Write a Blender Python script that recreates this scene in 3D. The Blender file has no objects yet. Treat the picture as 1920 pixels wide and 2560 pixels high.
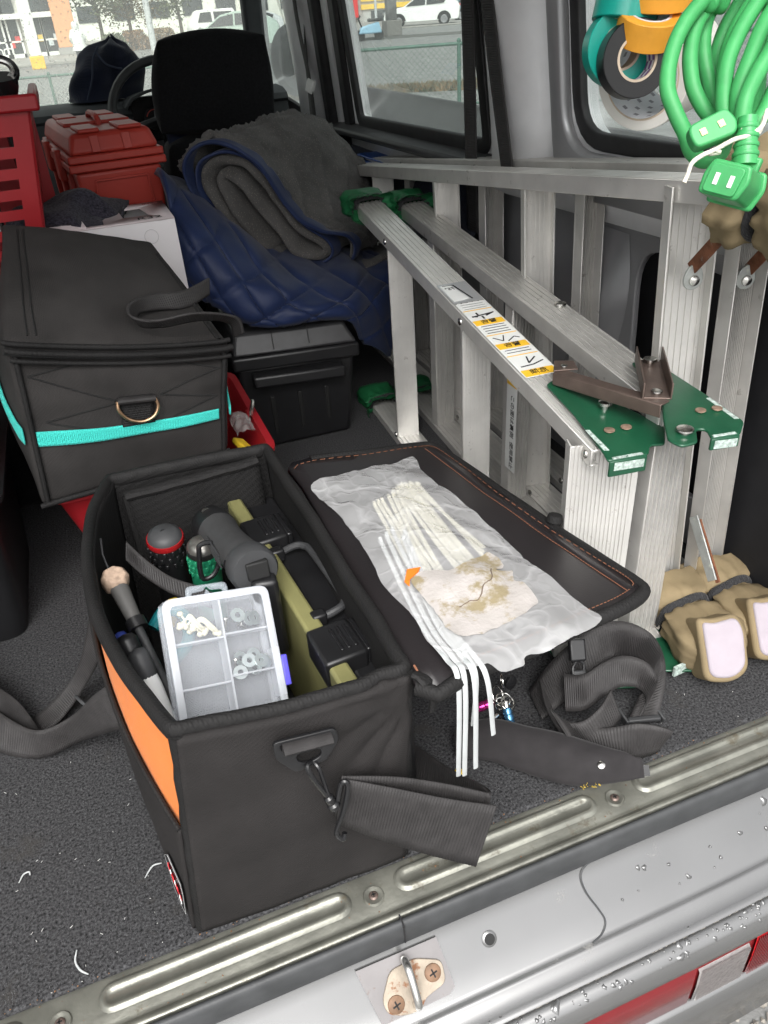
import bpy, bmesh, math, random
from math import sin, cos, pi, radians, sqrt
from mathutils import Vector, Matrix, noise, Euler
import numpy as np

random.seed(7)
S = bpy.context.scene
COL = S.collection
V = Vector

# ---------------------------------------------------------------- camera
cam_d = bpy.data.cameras.new("camera")
cam = bpy.data.objects.new("camera", cam_d)
COL.objects.link(cam)
S.camera = cam
cam_d.sensor_fit = 'VERTICAL'
cam_d.sensor_height = 24.0
cam_d.sensor_width = 18.0
cam_d.lens = 18.03
cam_d.clip_start = 0.02
cam_d.clip_end = 1500
yaw, pitch, roll = radians(18.8), radians(33.3), radians(4.2)
fw = V((sin(yaw) * cos(pitch), cos(yaw) * cos(pitch), -sin(pitch)))
rt = V((cos(yaw), -sin(yaw), 0))
dn = -(rt.cross(fw))
cr = rt * cos(roll) + dn * sin(roll)
cd = -rt * sin(roll) + dn * cos(roll)
m = Matrix((cr, -cd, -fw)).transposed().to_4x4()
m.translation = V((0, -0.485, 0.80))
cam.matrix_world = m

# ---------------------------------------------------------------- world and sun: an overcast, rainy day
W = bpy.data.worlds.new("World")
S.world = W
W.use_nodes = True
nt = W.node_tree
bg = nt.nodes["Background"]
sky = nt.nodes.new("ShaderNodeTexSky")
sky.sky_type = 'NISHITA'
sky.sun_disc = False
sky.sun_elevation = radians(52)
sky.sun_rotation = radians(200)
sky.air_density = 1.0
sky.dust_density = 6.0
sky.ozone_density = 1.0
hs = nt.nodes.new("ShaderNodeHueSaturation")
hs.inputs["Saturation"].default_value = 0.12
nt.links.new(sky.outputs[0], hs.inputs["Color"])
nt.links.new(hs.outputs[0], bg.inputs[0])
bg.inputs[1].default_value = 0.15

sun_d = bpy.data.lights.new("sun", 'SUN')
sun = bpy.data.objects.new("sun", sun_d)
COL.objects.link(sun)
sun_d.energy = 0.6
sun_d.angle = radians(50)
sun_d.color = (1.0, 0.97, 0.93)
sun.rotation_euler = (radians(38), 0, radians(-20))

S.view_settings.view_transform = 'Standard'
S.view_settings.look = 'None'
S.view_settings.exposure = 1.05
S.view_settings.gamma = 1.0
S.view_settings.use_curve_mapping = False
S.render.engine = 'CYCLES'
S.cycles.use_denoising = True
S.cycles.max_bounces = 10
S.cycles.diffuse_bounces = 5
S.cycles.transparent_max_bounces = 16
S.cycles.caustics_reflective = False
S.cycles.caustics_refractive = False

# ---------------------------------------------------------------- helpers
def thing(name, label, cat, loc=(0, 0, 0), group=None):
    o = bpy.data.objects.new(name, None)
    COL.objects.link(o)
    o.location = loc
    o.empty_display_size = 0.05
    o["label"] = label
    o["category"] = cat
    if group:
        o["group"] = group
    return o

def tag(o, label, cat, group=None):
    o["label"] = label
    o["category"] = cat
    if group:
        o["group"] = group
    return o

def attach(o, parent):
    if parent is not None:
        o.parent = parent
        p, off = parent, Matrix.Identity(4)
        chain = []
        while p is not None:
            chain.append(p)
            p = p.parent
        # every ancestor only carries a translation on its root
        root = chain[-1]
        if len(chain) == 1:
            o.matrix_parent_inverse = Matrix.Translation(-root.location)
        else:
            o.matrix_parent_inverse = Matrix.Identity(4)

class MB:
    """collects faces; build() links them as one mesh object (world coordinates)"""
    def __init__(s):
        s.v, s.f = [], []
    def add(s, vs, fs):
        n = len(s.v)
        s.v += [tuple(p) for p in vs]
        s.f += [tuple(i + n for i in f) for f in fs]
        return s
    def hexa(s, p):  # 4 bottom ccw, 4 top ccw
        return s.add(p, [(3, 2, 1, 0), (4, 5, 6, 7), (0, 1, 5, 4), (1, 2, 6, 5), (2, 3, 7, 6), (3, 0, 4, 7)])
    def box(s, c, d, R=None):
        c = V(c)
        hx, hy, hz = d[0] / 2, d[1] / 2, d[2] / 2
        q = [V(t) for t in ((-hx, -hy, -hz), (hx, -hy, -hz), (hx, hy, -hz), (-hx, hy, -hz), (-hx, -hy, hz), (hx, -hy, hz), (hx, hy, hz), (-hx, hy, hz))]
        if R is not None:
            q = [R @ t for t in q]
        return s.hexa([c + t for t in q])
    def b2(s, lo, hi):
        return s.box([(a + b) / 2 for a, b in zip(lo, hi)], [b - a for a, b in zip(lo, hi)])
    def bar(s, p0, p1, w, h, side=None):
        """box beam from p0 to p1, w across 'side', h across the other normal"""
        p0, p1 = V(p0), V(p1)
        u = (p1 - p0).normalized()
        sd = V(side) if side is not None else (u.cross(V((0, 0, 1))) if abs(u.z) < .95 else u.cross(V((0, 1, 0))))
        sd = (sd - u * sd.dot(u)).normalized()
        up = u.cross(sd).normalized()
        a, b = sd * w / 2, up * h / 2
        return s.hexa([p0 - a - b, p0 + a - b, p0 + a + b, p0 - a + b, p1 - a - b, p1 + a - b, p1 + a + b, p1 - a + b])
    def lathe(s, prof, origin, axis, n=24, cap=True):
        """prof: (radius, distance along axis)"""
        axis = V(axis).normalized()
        origin = V(origin)
        a = axis.orthogonal().normalized()
        b = axis.cross(a)
        vs, fs = [], []
        for r, t in prof:
            for k in range(n):
                an = 2 * pi * k / n
                vs.append(origin + axis * t + (a * cos(an) + b * sin(an)) * r)
        for i in range(len(prof) - 1):
            for k in range(n):
                k2 = (k + 1) % n
                fs.append((i * n + k, i * n + k2, (i + 1) * n + k2, (i + 1) * n + k))
        if cap:
            fs.append(tuple(range(n - 1, -1, -1)))
            fs.append(tuple((len(prof) - 1) * n + k for k in range(n)))
        return s.add(vs, fs)
    def cyl(s, p0, p1, r0, r1=None, n=20):
        p0, p1 = V(p0), V(p1)
        return s.lathe([(r0, 0), (r0 if r1 is None else r1, (p1 - p0).length)], p0, p1 - p0, n)
    def tube(s, path, r, n=10, closed=False, flat=None):
        """round (or flattened: flat=(ra, rb, up)) tube along a path; r may be a list"""
        P = [V(p) for p in path]
        m = len(P)
        vs, fs = [], []
        nrm = None
        for i, p in enumerate(P):
            if closed:
                t = (P[(i + 1) % m] - P[i - 1]).normalized()
            else:
                t = (P[min(i + 1, m - 1)] - P[max(i - 1, 0)]).normalized()
            if flat is not None:
                up = V(flat[2])
                nrm = (up - t * up.dot(t)).normalized()
                ra, rb = flat[0], flat[1]
            else:
                if nrm is None:
                    nrm = t.orthogonal().normalized()
                nrm = (nrm - t * nrm.dot(t)).normalized()
                ra = rb = (r[i] if hasattr(r, '__len__') else r)
            b = t.cross(nrm)
            for k in range(n):
                an = 2 * pi * k / n
                vs.append(p + b * cos(an) * ra + nrm * sin(an) * rb)
        seg = m if closed else m - 1
        for i in range(seg):
            j = (i + 1) % m
            for k in range(n):
                k2 = (k + 1) % n
                fs.append((i * n + k, i * n + k2, j * n + k2, j * n + k))
        if not closed:
            fs.append(tuple(range(n - 1, -1, -1)))
            fs.append(tuple((m - 1) * n + k for k in range(n)))
        return s.add(vs, fs)
    def prism(s, poly, d):
        """poly: list of 3-D points (planar), extruded by vector d"""
        d = V(d)
        n = len(poly)
        vs = [V(p) for p in poly] + [V(p) + d for p in poly]
        fs = [tuple(range(n - 1, -1, -1)), tuple(range(n, 2 * n))] + [(i, (i + 1) % n, n + (i + 1) % n, n + i) for i in range(n)]
        return s.add(vs, fs)
    def grid(s, fn, nu, nv, wrap=False):
        vs = [fn(i / nu, j / nv) for j in range(nv + 1) for i in range(nu + 1)]
        fs = []
        for j in range(nv):
            for i in range(nu):
                a = j * (nu + 1) + i
                fs.append((a, a + 1, a + nu + 2, a + nu + 1))
        return s.add(vs, fs)
    def build(s, name, mat, parent=None, smooth=35, bevel=0, seg=2, solid=0, soff=0, sub=0, merge=0, kind=None, fix=False):
        me = bpy.data.meshes.new(name)
        me.from_pydata(s.v, [], s.f)
        if merge or fix:
            bm = bmesh.new()
            bm.from_mesh(me)
            if merge:
                bmesh.ops.remove_doubles(bm, verts=bm.verts, dist=merge)
            bmesh.ops.recalc_face_normals(bm, faces=bm.faces)
            bm.to_mesh(me)
            bm.free()
        me.update()
        if smooth:
            me.shade_smooth()
            me.set_sharp_from_angle(angle=radians(smooth))
        me.materials.append(mat)
        o = bpy.data.objects.new(name, me)
        COL.objects.link(o)
        attach(o, parent)
        if bevel:
            mo = o.modifiers.new("bevel", 'BEVEL')
            mo.width, mo.segments, mo.limit_method, mo.angle_limit = bevel, seg, 'ANGLE', radians(35)
        if solid:
            mo = o.modifiers.new("solid", 'SOLIDIFY')
            mo.thickness, mo.offset = solid, soff
        if sub:
            mo = o.modifiers.new("sub", 'SUBSURF')
            mo.levels = mo.render_levels = sub
        if kind:
            o["kind"] = kind
        return o

def spl(pts, n=8, closed=False):
    """Catmull-Rom through the points"""
    P = [V(p) for p in pts]
    m = len(P)
    out = []
    rng = m if closed else m - 1
    for i in range(rng):
        p0 = P[i - 1] if (i > 0 or closed) else P[0] * 2 - P[1]
        p1, p2 = P[i], P[(i + 1) % m]
        p3 = P[(i + 2) % m] if (i + 2 < m or closed) else P[-1] * 2 - P[-2]
        for k in range(n):
            t = k / n
            out.append(.5 * ((2 * p1) + (p2 - p0) * t + (2 * p0 - 5 * p1 + 4 * p2 - p3) * t * t + (3 * p1 - p0 - 3 * p2 + p3) * t ** 3))
    if not closed:
        out.append(P[-1].copy())
    return out

def at(path, t):
    t = max(0., min(1., t)) * (len(path) - 1)
    i = min(int(t), len(path) - 2)
    return path[i].lerp(path[i + 1], t - i)

def lerp(a, b, t):
    return a + (b - a) * t

def nz(p, s=1.0, o=0.0):
    return noise.noise(V(p) * s + V((o, o * 1.7, -o)))

def rounded(pts, r, n=5):
    """2-D polygon with rounded corners; r number or list"""
    out = []
    m = len(pts)
    for i, p in enumerate(pts):
        p = V((p[0], p[1]))
        a = V(pts[i - 1][:2]) - p
        b = V(pts[(i + 1) % m][:2]) - p
        rr = r[i] if hasattr(r, '__len__') else r
        rr = min(rr, a.length * .49, b.length * .49)
        pa, pb = p + a.normalized() * rr, p + b.normalized() * rr
        for k in range(n + 1):
            t = k / n
            out.append(((1 - t) ** 2) * pa + 2 * t * (1 - t) * p + t * t * pb)
    return [(q.x, q.y) for q in out]

def sheet(outer, holes, fn, name, mat, parent, thick, off=0, bevel=0, smooth=35):
    """flat outline with holes (2-D), mapped to 3-D by fn, given thickness"""
    bm = bmesh.new()
    edges = []
    for loop in [outer] + holes:
        vs = [bm.verts.new((p[0], p[1], 0)) for p in loop]
        for i in range(len(vs)):
            edges.append(bm.edges.new((vs[i], vs[(i + 1) % len(vs)])))
    bmesh.ops.triangle_fill(bm, use_beauty=True, use_dissolve=False, edges=edges)
    bmesh.ops.recalc_face_normals(bm, faces=bm.faces)
    me = bpy.data.meshes.new(name)
    for v in bm.verts:
        v.co = fn(v.co.x, v.co.y)
    bm.to_mesh(me)
    bm.free()
    me.shade_smooth()
    me.set_sharp_from_angle(angle=radians(smooth))
    me.materials.append(mat)
    o = bpy.data.objects.new(name, me)
    COL.objects.link(o)
    attach(o, parent)
    mo = o.modifiers.new("solid", 'SOLIDIFY')
    mo.thickness, mo.offset = thick, off
    if bevel:
        mo = o.modifiers.new("bevel", 'BEVEL')
        mo.width, mo.segments, mo.limit_method = bevel, 2, 'ANGLE'
    return o

def ribbon(e1, e2, th=.0016, n=6, rib=.0034):
    """webbing between two edge polylines, with woven ribs across it"""
    a, b = spl(e1, n), spl(e2, n)
    L_ = sum((q - p).length for p, q in zip(a, a[1:]))
    m = max(12, min(700, int(L_ / (rib / 4))))
    rows, W8 = [], 6
    for i in range(m + 1):
        p, q = at(a, i / m), at(b, i / m)
        rows.append([p.lerp(q, k / W8) for k in range(W8 + 1)])
    mb = MB()
    vs = []
    for i, r_ in enumerate(rows):
        t = rows[min(i + 1, m)][3] - rows[max(i - 1, 0)][3]
        nn = t.cross(r_[-1] - r_[0])
        nn = nn.normalized() if nn.length > 1e-12 else V((0, 0, 1))
        for k, p in enumerate(r_):
            e = 1 if 0 < k < W8 else .3
            vs.append(p + nn * (.0009 * e * (abs(sin(pi * i / 4)) - .5)))
    fs = [(i * (W8 + 1) + k, i * (W8 + 1) + k + 1, (i + 1) * (W8 + 1) + k + 1, (i + 1) * (W8 + 1) + k) for i in range(m) for k in range(W8)]
    return mb.add(vs, fs)

def text_mesh(body, size, M, mat, parent, name="lettering", ext=.0002):
    cu = bpy.data.curves.new(name, 'FONT')
    cu.body, cu.size, cu.extrude = body, size, ext
    cu.align_x, cu.align_y = 'CENTER', 'CENTER'
    cu.resolution_u = 3
    o = bpy.data.objects.new(name, cu)
    COL.objects.link(o)
    dg = bpy.context.evaluated_depsgraph_get()
    me = bpy.data.meshes.new_from_object(o.evaluated_get(dg))
    bpy.data.objects.remove(o)
    me.name = name
    me.transform(M)
    me.materials.clear()
    me.materials.append(mat)
    ob = bpy.data.objects.new(name, me)
    COL.objects.link(ob)
    attach(ob, parent)
    return ob

def frame(origin, xdir, ydir):
    x = V(xdir).normalized()
    y = V(ydir)
    y = (y - x * y.dot(x)).normalized()
    z = x.cross(y)
    M = Matrix((x, y, z)).transposed().to_4x4()
    M.translation = V(origin)
    return M

# ---------------------------------------------------------------- materials
MATS = {}
def mat(name, col, rough=.5, metal=0., var=.12, vs=18., bump=0., bs=250., spec=.5, coat=0., sheen=0., detail=4., alpha=None, col2=None, spot=None, aniso=0., rvar=0.):
    if name in MATS:
        return MATS[name]
    ma = bpy.data.materials.new(name)
    ma.use_nodes = True
    t = ma.node_tree
    n, L = t.nodes, t.links
    P = n["Principled BSDF"]
    P.inputs["Roughness"].default_value = rough
    P.inputs["Metallic"].default_value = metal
    P.inputs["Specular IOR Level"].default_value = spec
    P.inputs["Coat Weight"].default_value = coat
    P.inputs["Sheen Weight"].default_value = sheen
    tc = n.new("ShaderNodeTexCoord")
    c1 = [max(0, min(1, c * (1 - var))) for c in col]
    c2 = [max(0, min(1, c * (1 + var))) for c in (col2 or col)]
    nz_ = n.new("ShaderNodeTexNoise")
    nz_.inputs["Scale"].default_value = vs
    nz_.inputs["Detail"].default_value = detail
    L.new(tc.outputs["Object"], nz_.inputs["Vector"])
    mx = n.new("ShaderNodeMix")
    mx.data_type = 'RGBA'
    mx.inputs[6].default_value = (*c1, 1)
    mx.inputs[7].default_value = (*c2, 1)
    rp = n.new("ShaderNodeMapRange")
    rp.inputs[1].default_value, rp.inputs[2].default_value = .3, .7
    L.new(nz_.outputs["Fac"], rp.inputs[0])
    L.new(rp.outputs[0], mx.inputs[0])
    out = mx.outputs[2]
    if spot:  # (colour, scale, threshold): dirt or rust patches with an outline of their own
        n2 = n.new("ShaderNodeTexNoise")
        n2.inputs["Scale"].default_value = spot[1]
        n2.inputs["Detail"].default_value = 6
        n2.inputs["Roughness"].default_value = .65
        L.new(tc.outputs["Object"], n2.inputs["Vector"])
        r2 = n.new("ShaderNodeMapRange")
        r2.inputs[1].default_value, r2.inputs[2].default_value = spot[2], spot[2] + .08
        L.new(n2.outputs["Fac"], r2.inputs[0])
        m2 = n.new("ShaderNodeMix")
        m2.data_type = 'RGBA'
        m2.inputs[7].default_value = (*spot[0], 1)
        L.new(r2.outputs[0], m2.inputs[0])
        L.new(out, m2.inputs[6])
        out = m2.outputs[2]
        if metal > 0:
            iv = n.new("ShaderNodeMapRange")
            iv.inputs[3].default_value, iv.inputs[4].default_value = metal, metal * .1
            L.new(r2.outputs[0], iv.inputs[0])
            L.new(iv.outputs[0], P.inputs["Metallic"])
    L.new(out, P.inputs["Base Color"])
    if rvar:
        rr = n.new("ShaderNodeMapRange")
        rr.inputs[3].default_value, rr.inputs[4].default_value = max(.03, rough - rvar), min(1, rough + rvar)
        L.new(nz_.outputs["Fac"], rr.inputs[0])
        L.new(rr.outputs[0], P.inputs["Roughness"])
    if bump:
        nb = n.new("ShaderNodeTexNoise")
        nb.inputs["Scale"].default_value = bs
        nb.inputs["Detail"].default_value = 3
        L.new(tc.outputs["Object"], nb.inputs["Vector"])
        bp = n.new("ShaderNodeBump")
        bp.inputs["Strength"].default_value = bump
        bp.inputs["Distance"].default_value = .6 / bs
        L.new(nb.outputs["Fac"], bp.inputs["Height"])
        L.new(bp.outputs[0], P.inputs["Normal"])
    if alpha is not None:
        P.inputs["Alpha"].default_value = alpha
    MATS[name] = ma
    return ma

def cloth(name, col, per=.0022, var=.2, rough=.9, bump=.5, sheen=.12, rot=.6):
    """woven fabric: two crossed wave bands for the threads plus soft wear"""
    ma = mat(name, col, rough, 0, var, 14, 0, 1, .25, 0, sheen)
    t = ma.node_tree
    n, L = t.nodes, t.links
    tc = [x for x in n if x.bl_idname == "ShaderNodeTexCoord"][0]
    P = n["Principled BSDF"]
    hs_ = []
    for k, ang in enumerate((rot, rot + 1.35)):
        mp = n.new("ShaderNodeMapping")
        mp.inputs["Rotation"].default_value = (.35 + k * .4, ang * .5, ang)
        L.new(tc.outputs["Object"], mp.inputs["Vector"])
        w = n.new("ShaderNodeTexWave")
        w.inputs["Scale"].default_value = .314 / per
        w.inputs["Distortion"].default_value = .6
        w.inputs["Detail"].default_value = 1
        L.new(mp.outputs[0], w.inputs["Vector"])
        hs_.append(w)
    ad = n.new("ShaderNodeMath")
    ad.operation = 'MULTIPLY'
    L.new(hs_[0].outputs["Fac"], ad.inputs[0])
    L.new(hs_[1].outputs["Fac"], ad.inputs[1])
    bp = n.new("ShaderNodeBump")
    bp.inputs["Strength"].default_value = bump
    bp.inputs["Distance"].default_value = per * .5
    L.new(ad.outputs[0], bp.inputs["Height"])
    L.new(bp.outputs[0], P.inputs["Normal"])
    return ma

def film(name, col, opac, rough=.3, tint=(1, 1, 1), bump=.0, bs=60, vary=0.):
    """thin clear or milky plastic / glass: part see-through, part surface"""
    ma = bpy.data.materials.new(name)
    ma.use_nodes = True
    t = ma.node_tree
    n, L = t.nodes, t.links
    P = n["Principled BSDF"]
    P.inputs["Base Color"].default_value = (*col, 1)
    P.inputs["Roughness"].default_value = rough
    tr = n.new("ShaderNodeBsdfTransparent")
    tr.inputs[0].default_value = (*tint, 1)
    mx = n.new("ShaderNodeMixShader")
    mx.inputs[0].default_value = opac
    L.new(tr.outputs[0], mx.inputs[1])
    L.new(P.outputs[0], mx.inputs[2])
    L.new(mx.outputs[0], n["Material Output"].inputs[0])
    tc = n.new("ShaderNodeTexCoord")
    if bump:
        nb = n.new("ShaderNodeTexNoise")
        nb.inputs["Scale"].default_value = bs
        nb.inputs["Detail"].default_value = 5
        L.new(tc.outputs["Object"], nb.inputs["Vector"])
        bp = n.new("ShaderNodeBump")
        bp.inputs["Strength"].default_value = bump
        bp.inputs["Distance"].default_value = .01
        L.new(nb.outputs["Fac"], bp.inputs["Height"])
        L.new(bp.outputs[0], P.inputs["Normal"])
        if vary:
            mr = n.new("ShaderNodeMapRange")
            mr.inputs[1].default_value, mr.inputs[2].default_value = .35, .7
            mr.inputs[3].default_value, mr.inputs[4].default_value = max(0, opac - vary), min(1, opac + vary)
            L.new(nb.outputs["Fac"], mr.inputs[0])
            L.new(mr.outputs[0], mx.inputs[0])
    return ma

def glass_pane(name, tint, veil=.0):
    ma = bpy.data.materials.new(name)
    ma.use_nodes = True
    t = ma.node_tree
    n, L = t.nodes, t.links
    n.remove(n["Principled BSDF"])
    tr = n.new("ShaderNodeBsdfTransparent")
    tr.inputs[0].default_value = (*tint, 1)
    gl = n.new("ShaderNodeBsdfGlossy")
    gl.inputs["Roughness"].default_value = .02
    lw = n.new("ShaderNodeLayerWeight")
    pw = n.new("ShaderNodeMath")
    pw.operation = 'POWER'
    pw.inputs[1].default_value = 4.0
    L.new(lw.outputs["Facing"], pw.inputs[0])
    fr = n.new("ShaderNodeMapRange")
    fr.inputs[3].default_value, fr.inputs[4].default_value = .04, .6
    L.new(pw.outputs[0], fr.inputs[0])
    mx = n.new("ShaderNodeMixShader")
    L.new(fr.outputs[0], mx.inputs[0])
    L.new(tr.outputs[0], mx.inputs[1])
    L.new(gl.outputs[0], mx.inputs[2])
    out = mx
    if veil:  # white translucence on the wet glass, put in for washed-out daylight haze
        tl = n.new("ShaderNodeBsdfTranslucent")
        tl.inputs[0].default_value = (.92, .95, .90, 1)
        m2 = n.new("ShaderNodeMixShader")
        m2.inputs[0].default_value = veil
        L.new(mx.outputs[0], m2.inputs[1])
        L.new(tl.outputs[0], m2.inputs[2])
        out = m2
    L.new(out.outputs[0], n["Material Output"].inputs[0])
    return ma

M_fab = cloth("black nylon", (.0205, .0187, .0184), .0016, .2, .8, .3, 0)
M_fab2 = cloth("charcoal polyester", (.0300, .0278, .0270), .002, .25, .85, .3, 0)
M_lin = cloth("black mesh lining", (.011, .0106, .0106), .003, .3, .8, .4, 0)
M_bind = cloth("black binding tape", (.013, .0125, .0125), .003, .2, .7, .3, 0)
M_web = mat("black webbing", (.031, .029, .029), .6, 0, .2, 60, .25, 900, .35)
M_lid = mat("coated lid fabric", (.018, .0155, .0165), .36, 0, .15, 9, .12, 500, .4)
M_orange = cloth("orange nylon", (.72, .185, .016), .002, .06, .8, .3, .1)
M_teal = cloth("turquoise tape", (.05, .56, .49), .002, .08, .75, .5, .1)
M_bplas = mat("black plastic", (.012, .012, .013), .38, 0, .15, 30, .08, 700, .5)
M_bplas2 = mat("dark grey plastic", (.045, .046, .048), .5, 0, .12, 30, .1, 900, .4)
M_gloss = mat("glossy black plastic", (.012, .012, .013), .22, 0, .1, 30)
M_olive = mat("olive plastic", (.215, .205, .085), .5, 0, .1, 25, .06, 600)
M_red = mat("red plastic", (.31, .011, .016), .42, 0, .1, 10, .05, 500, .45)
M_red2 = mat("dull red toolbox plastic", (.36, .036, .024), .48, 0, .12, 9, .08, 600, .4)
M_carpet = mat("grey needle felt", (.017, .017, .018), .98, 0, .6, 330, 1., 400, .1, 0, .05, 6, col2=(.050, .050, .052), spot=((.046, .044, .042), 9, .60))
M_alu = mat("worn aluminium", (.77, .755, .72), .38, .55, .07, 22, .05, 300, .5, rvar=.10, spot=((.46, .44, .41), 55, .64))
M_alu2 = mat("dull aluminium", (.66, .645, .615), .40, .55, .08, 26, .05, 300, .5, rvar=.10, spot=((.35, .33, .30), 50, .64))
M_steel = mat("bright steel", (.62, .61, .58), .25, 1., .08, 60)
M_zinc = mat("zinc washers", (.60, .66, .66), .3, .85, .1, 90)
M_rust = mat("rusty steel", (.21, .085, .045), .75, .2, .35, 70, .4, 300, .3, spot=((.30, .29, .27), 60, .60))
M_galv = mat("scuffed galvanised steel", (.50, .52, .50), .45, .6, .15, 60, .2, 200, spot=((.62, .64, .55), 70, .56))
M_brown = mat("brown zinc steel", (.155, .115, .098), .42, .55, .18, 40, .06, 300, .4, spot=((.07, .045, .035), 60, .66))
M_grn = mat("green hinge paint", (.010, .075, .036), .33, 0, .14, 30, .05, 300, .5, .2, spot=((.05, .03, .02), 60, .70))
M_scuff = mat("pale scraped paint", (.40, .48, .44), .8, 0, .45, 240, .5, 600, .3, spot=((.02, .10, .055), 130, .60))
M_sockg = mat("green sock cloth", (.012, .12, .042), .55, 0, .15, 30, .2, 500, .35)
M_sockk = mat("khaki sock cloth", (.235, .182, .105), .8, 0, .15, 20, .3, 700, .2)
M_pad = mat("white scuffed felt pad", (.36, .32, .355), .8, 0, .05, 40, .1, 300)
M_navy = cloth("navy quilted nylon", (.011, .021, .068), .002, .15, .5, .15, .1)
M_navy2 = cloth("dark navy denim", (.010, .014, .032), .003, .3, .9, .5, .3)
M_seat = mat("black seat cloth", (.008, .008, .009), .95, 0, .3, 200, .4, 500, .15, 0, .05)
M_seatb = mat("navy patterned seat cloth", (.010, .014, .035), .9, 0, .3, 90, .4, 300, .2, 0, .2)
M_silver = mat("silver body paint", (.235, .235, .234), .24, .75, .05, 8, .02, 900, .5, .3, rvar=.06, spot=((.21, .205, .195), 30, .67))
M_sillp = mat("weathered sill plate", (.215, .215, .185), .34, .55, .25, 22, .1, 160, .5, spot=((.10, .09, .065), 34, .60), rvar=.14)
M_trim = mat("silver painted pillar", (.80, .80, .81), .40, .3, .05, 20, .1, 900, .3)
M_inner = mat("grey painted inner panel", (.36, .36, .37), .36, .45, .06, 9, .05, 600, .5)
M_rub = mat("black rubber seal", (.022, .022, .023), .55, 0, .2, 40, .1, 500, .4)
M_rubg = mat("worn grey rubber", (.05, .052, .054), .5, 0, .2, 30, .1, 400, .4)
M_dkpan = mat("black trim panel", (.014, .014, .016), .7, 0, .15, 30, .3, 900, .3)
M_dash = mat("grey dashboard", (.058, .062, .066), .65, 0, .08, 40, .2, 900, .3)
M_white = mat("white plastic", (.78, .78, .76), .45, 0, .03, 20)
M_paper = mat("torn label paper", (.60, .54, .44), .85, 0, .16, 45, .25, 200, .2, col2=(.80, .75, .69))
M_card = mat("white carton", (.72, .69, .70), .6, 0, .04, 12, .05, 300, .3)
M_ink = mat("black print and recess shade", (.008, .008, .008), .7)
M_yel = mat("yellow print", (.85, .50, .03), .55, 0, .05)
M_sticker = mat("white sticker", (.75, .76, .74), .35, 0, .04, 40)
M_ties = mat("natural nylon ties", (.60, .58, .47), .4, 0, .06, 60)
M_ties2 = mat("clear white nylon", (.50, .52, .52), .32, 0, .04, 60)
M_cordg = mat("green cord rubber", (.052, .33, .10), .48, 0, .10, 60, .06, 400, .4, spot=((.035, .25, .07), 55, .67))
M_plugg = mat("green plug plastic", (.044, .315, .095), .38, 0, .10, 70, .06, 400, .5, spot=((.03, .22, .08), 70, .66))
M_twine = mat("white twine", (.72, .68, .58), .9, 0, .2, 300, .6, 500)
M_orstitch = mat("orange thread", (.26, .11, .06), .8, 0, .1)
M_glass = glass_pane("side window glass", (.84, .88, .86), .05)
M_wind = glass_pane("windscreen glass", (.95, .98, .94), .16)

# ================================================================ OUTSIDE
GZ = -0.65
def struct(o):
    o["kind"] = "structure"
    return o

M_asph = mat("wet asphalt", (.155, .155, .148), .55, 0, .25, 3, .5, 90, .5, col2=(.20, .20, .194), spot=((.12, .12, .118), .6, .62))
gmb = MB()
gmb.grid(lambda u, v: V((-220 + 440 * u, -120 + 420 * v, GZ)), 4, 4)
struct(gmb.build("ground", M_asph, smooth=0))
M_pave = mat("concrete pavement", (.30, .29, .27), .8, 0, .12, 1.5, .3, 60)
pm = MB()
pm.b2((-16, 46, GZ), (3.2, 70, GZ + .12))
struct(pm.build("pavement", M_pave, bevel=.02))
pm = MB()
pm.prism([(4.5, 64, GZ + .004), (60, 50, GZ + .004), (70, 95, GZ + .004), (4.5, 110, GZ + .004)], (0, 0, .10))
struct(pm.build("pavement_far", M_pave, bevel=.02))
ky = MB()
ky.prism([(14.5, 43.5, GZ + .004), (14.7, 43.4, GZ + .004), (22.4, 40.1, GZ + .004), (22.2, 40.0, GZ + .004)], (0, 0, .12))
struct(ky.build("kerb", mat("dark kerb stone", (.12, .12, .115), .8)))

# loose stones on the ground behind the bumper
M_peb = mat("gravel", (.26, .24, .21), .85, 0, .45, 60, .3, 200)
rng = random.Random(3)
pb = MB()
for k in range(2600):
    x, y = rng.uniform(.35, 1.15), rng.uniform(-.55, .15)
    r = rng.uniform(.003, .011)
    c = V((x, y, GZ + r * .5))
    vs = [c + V((rng.uniform(.6, 1.2) * r * a, rng.uniform(.6, 1.2) * r * b, rng.uniform(.5, 1) * r * d)) for a, b, d in ((1, 0, 0), (-1, 0, 0), (0, 1, 0), (0, -1, 0), (0, 0, 1), (0, 0, -1))]
    pb.add(vs, [(0, 2, 4), (2, 1, 4), (1, 3, 4), (3, 0, 4), (2, 0, 5), (1, 2, 5), (3, 1, 5), (0, 3, 5)])
g = pb.build("gravel", M_peb, smooth=0, kind="stuff")
g["label"] = "small grey brown gravel on the ground below the rear bumper"
g["category"] = "gravel"

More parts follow.
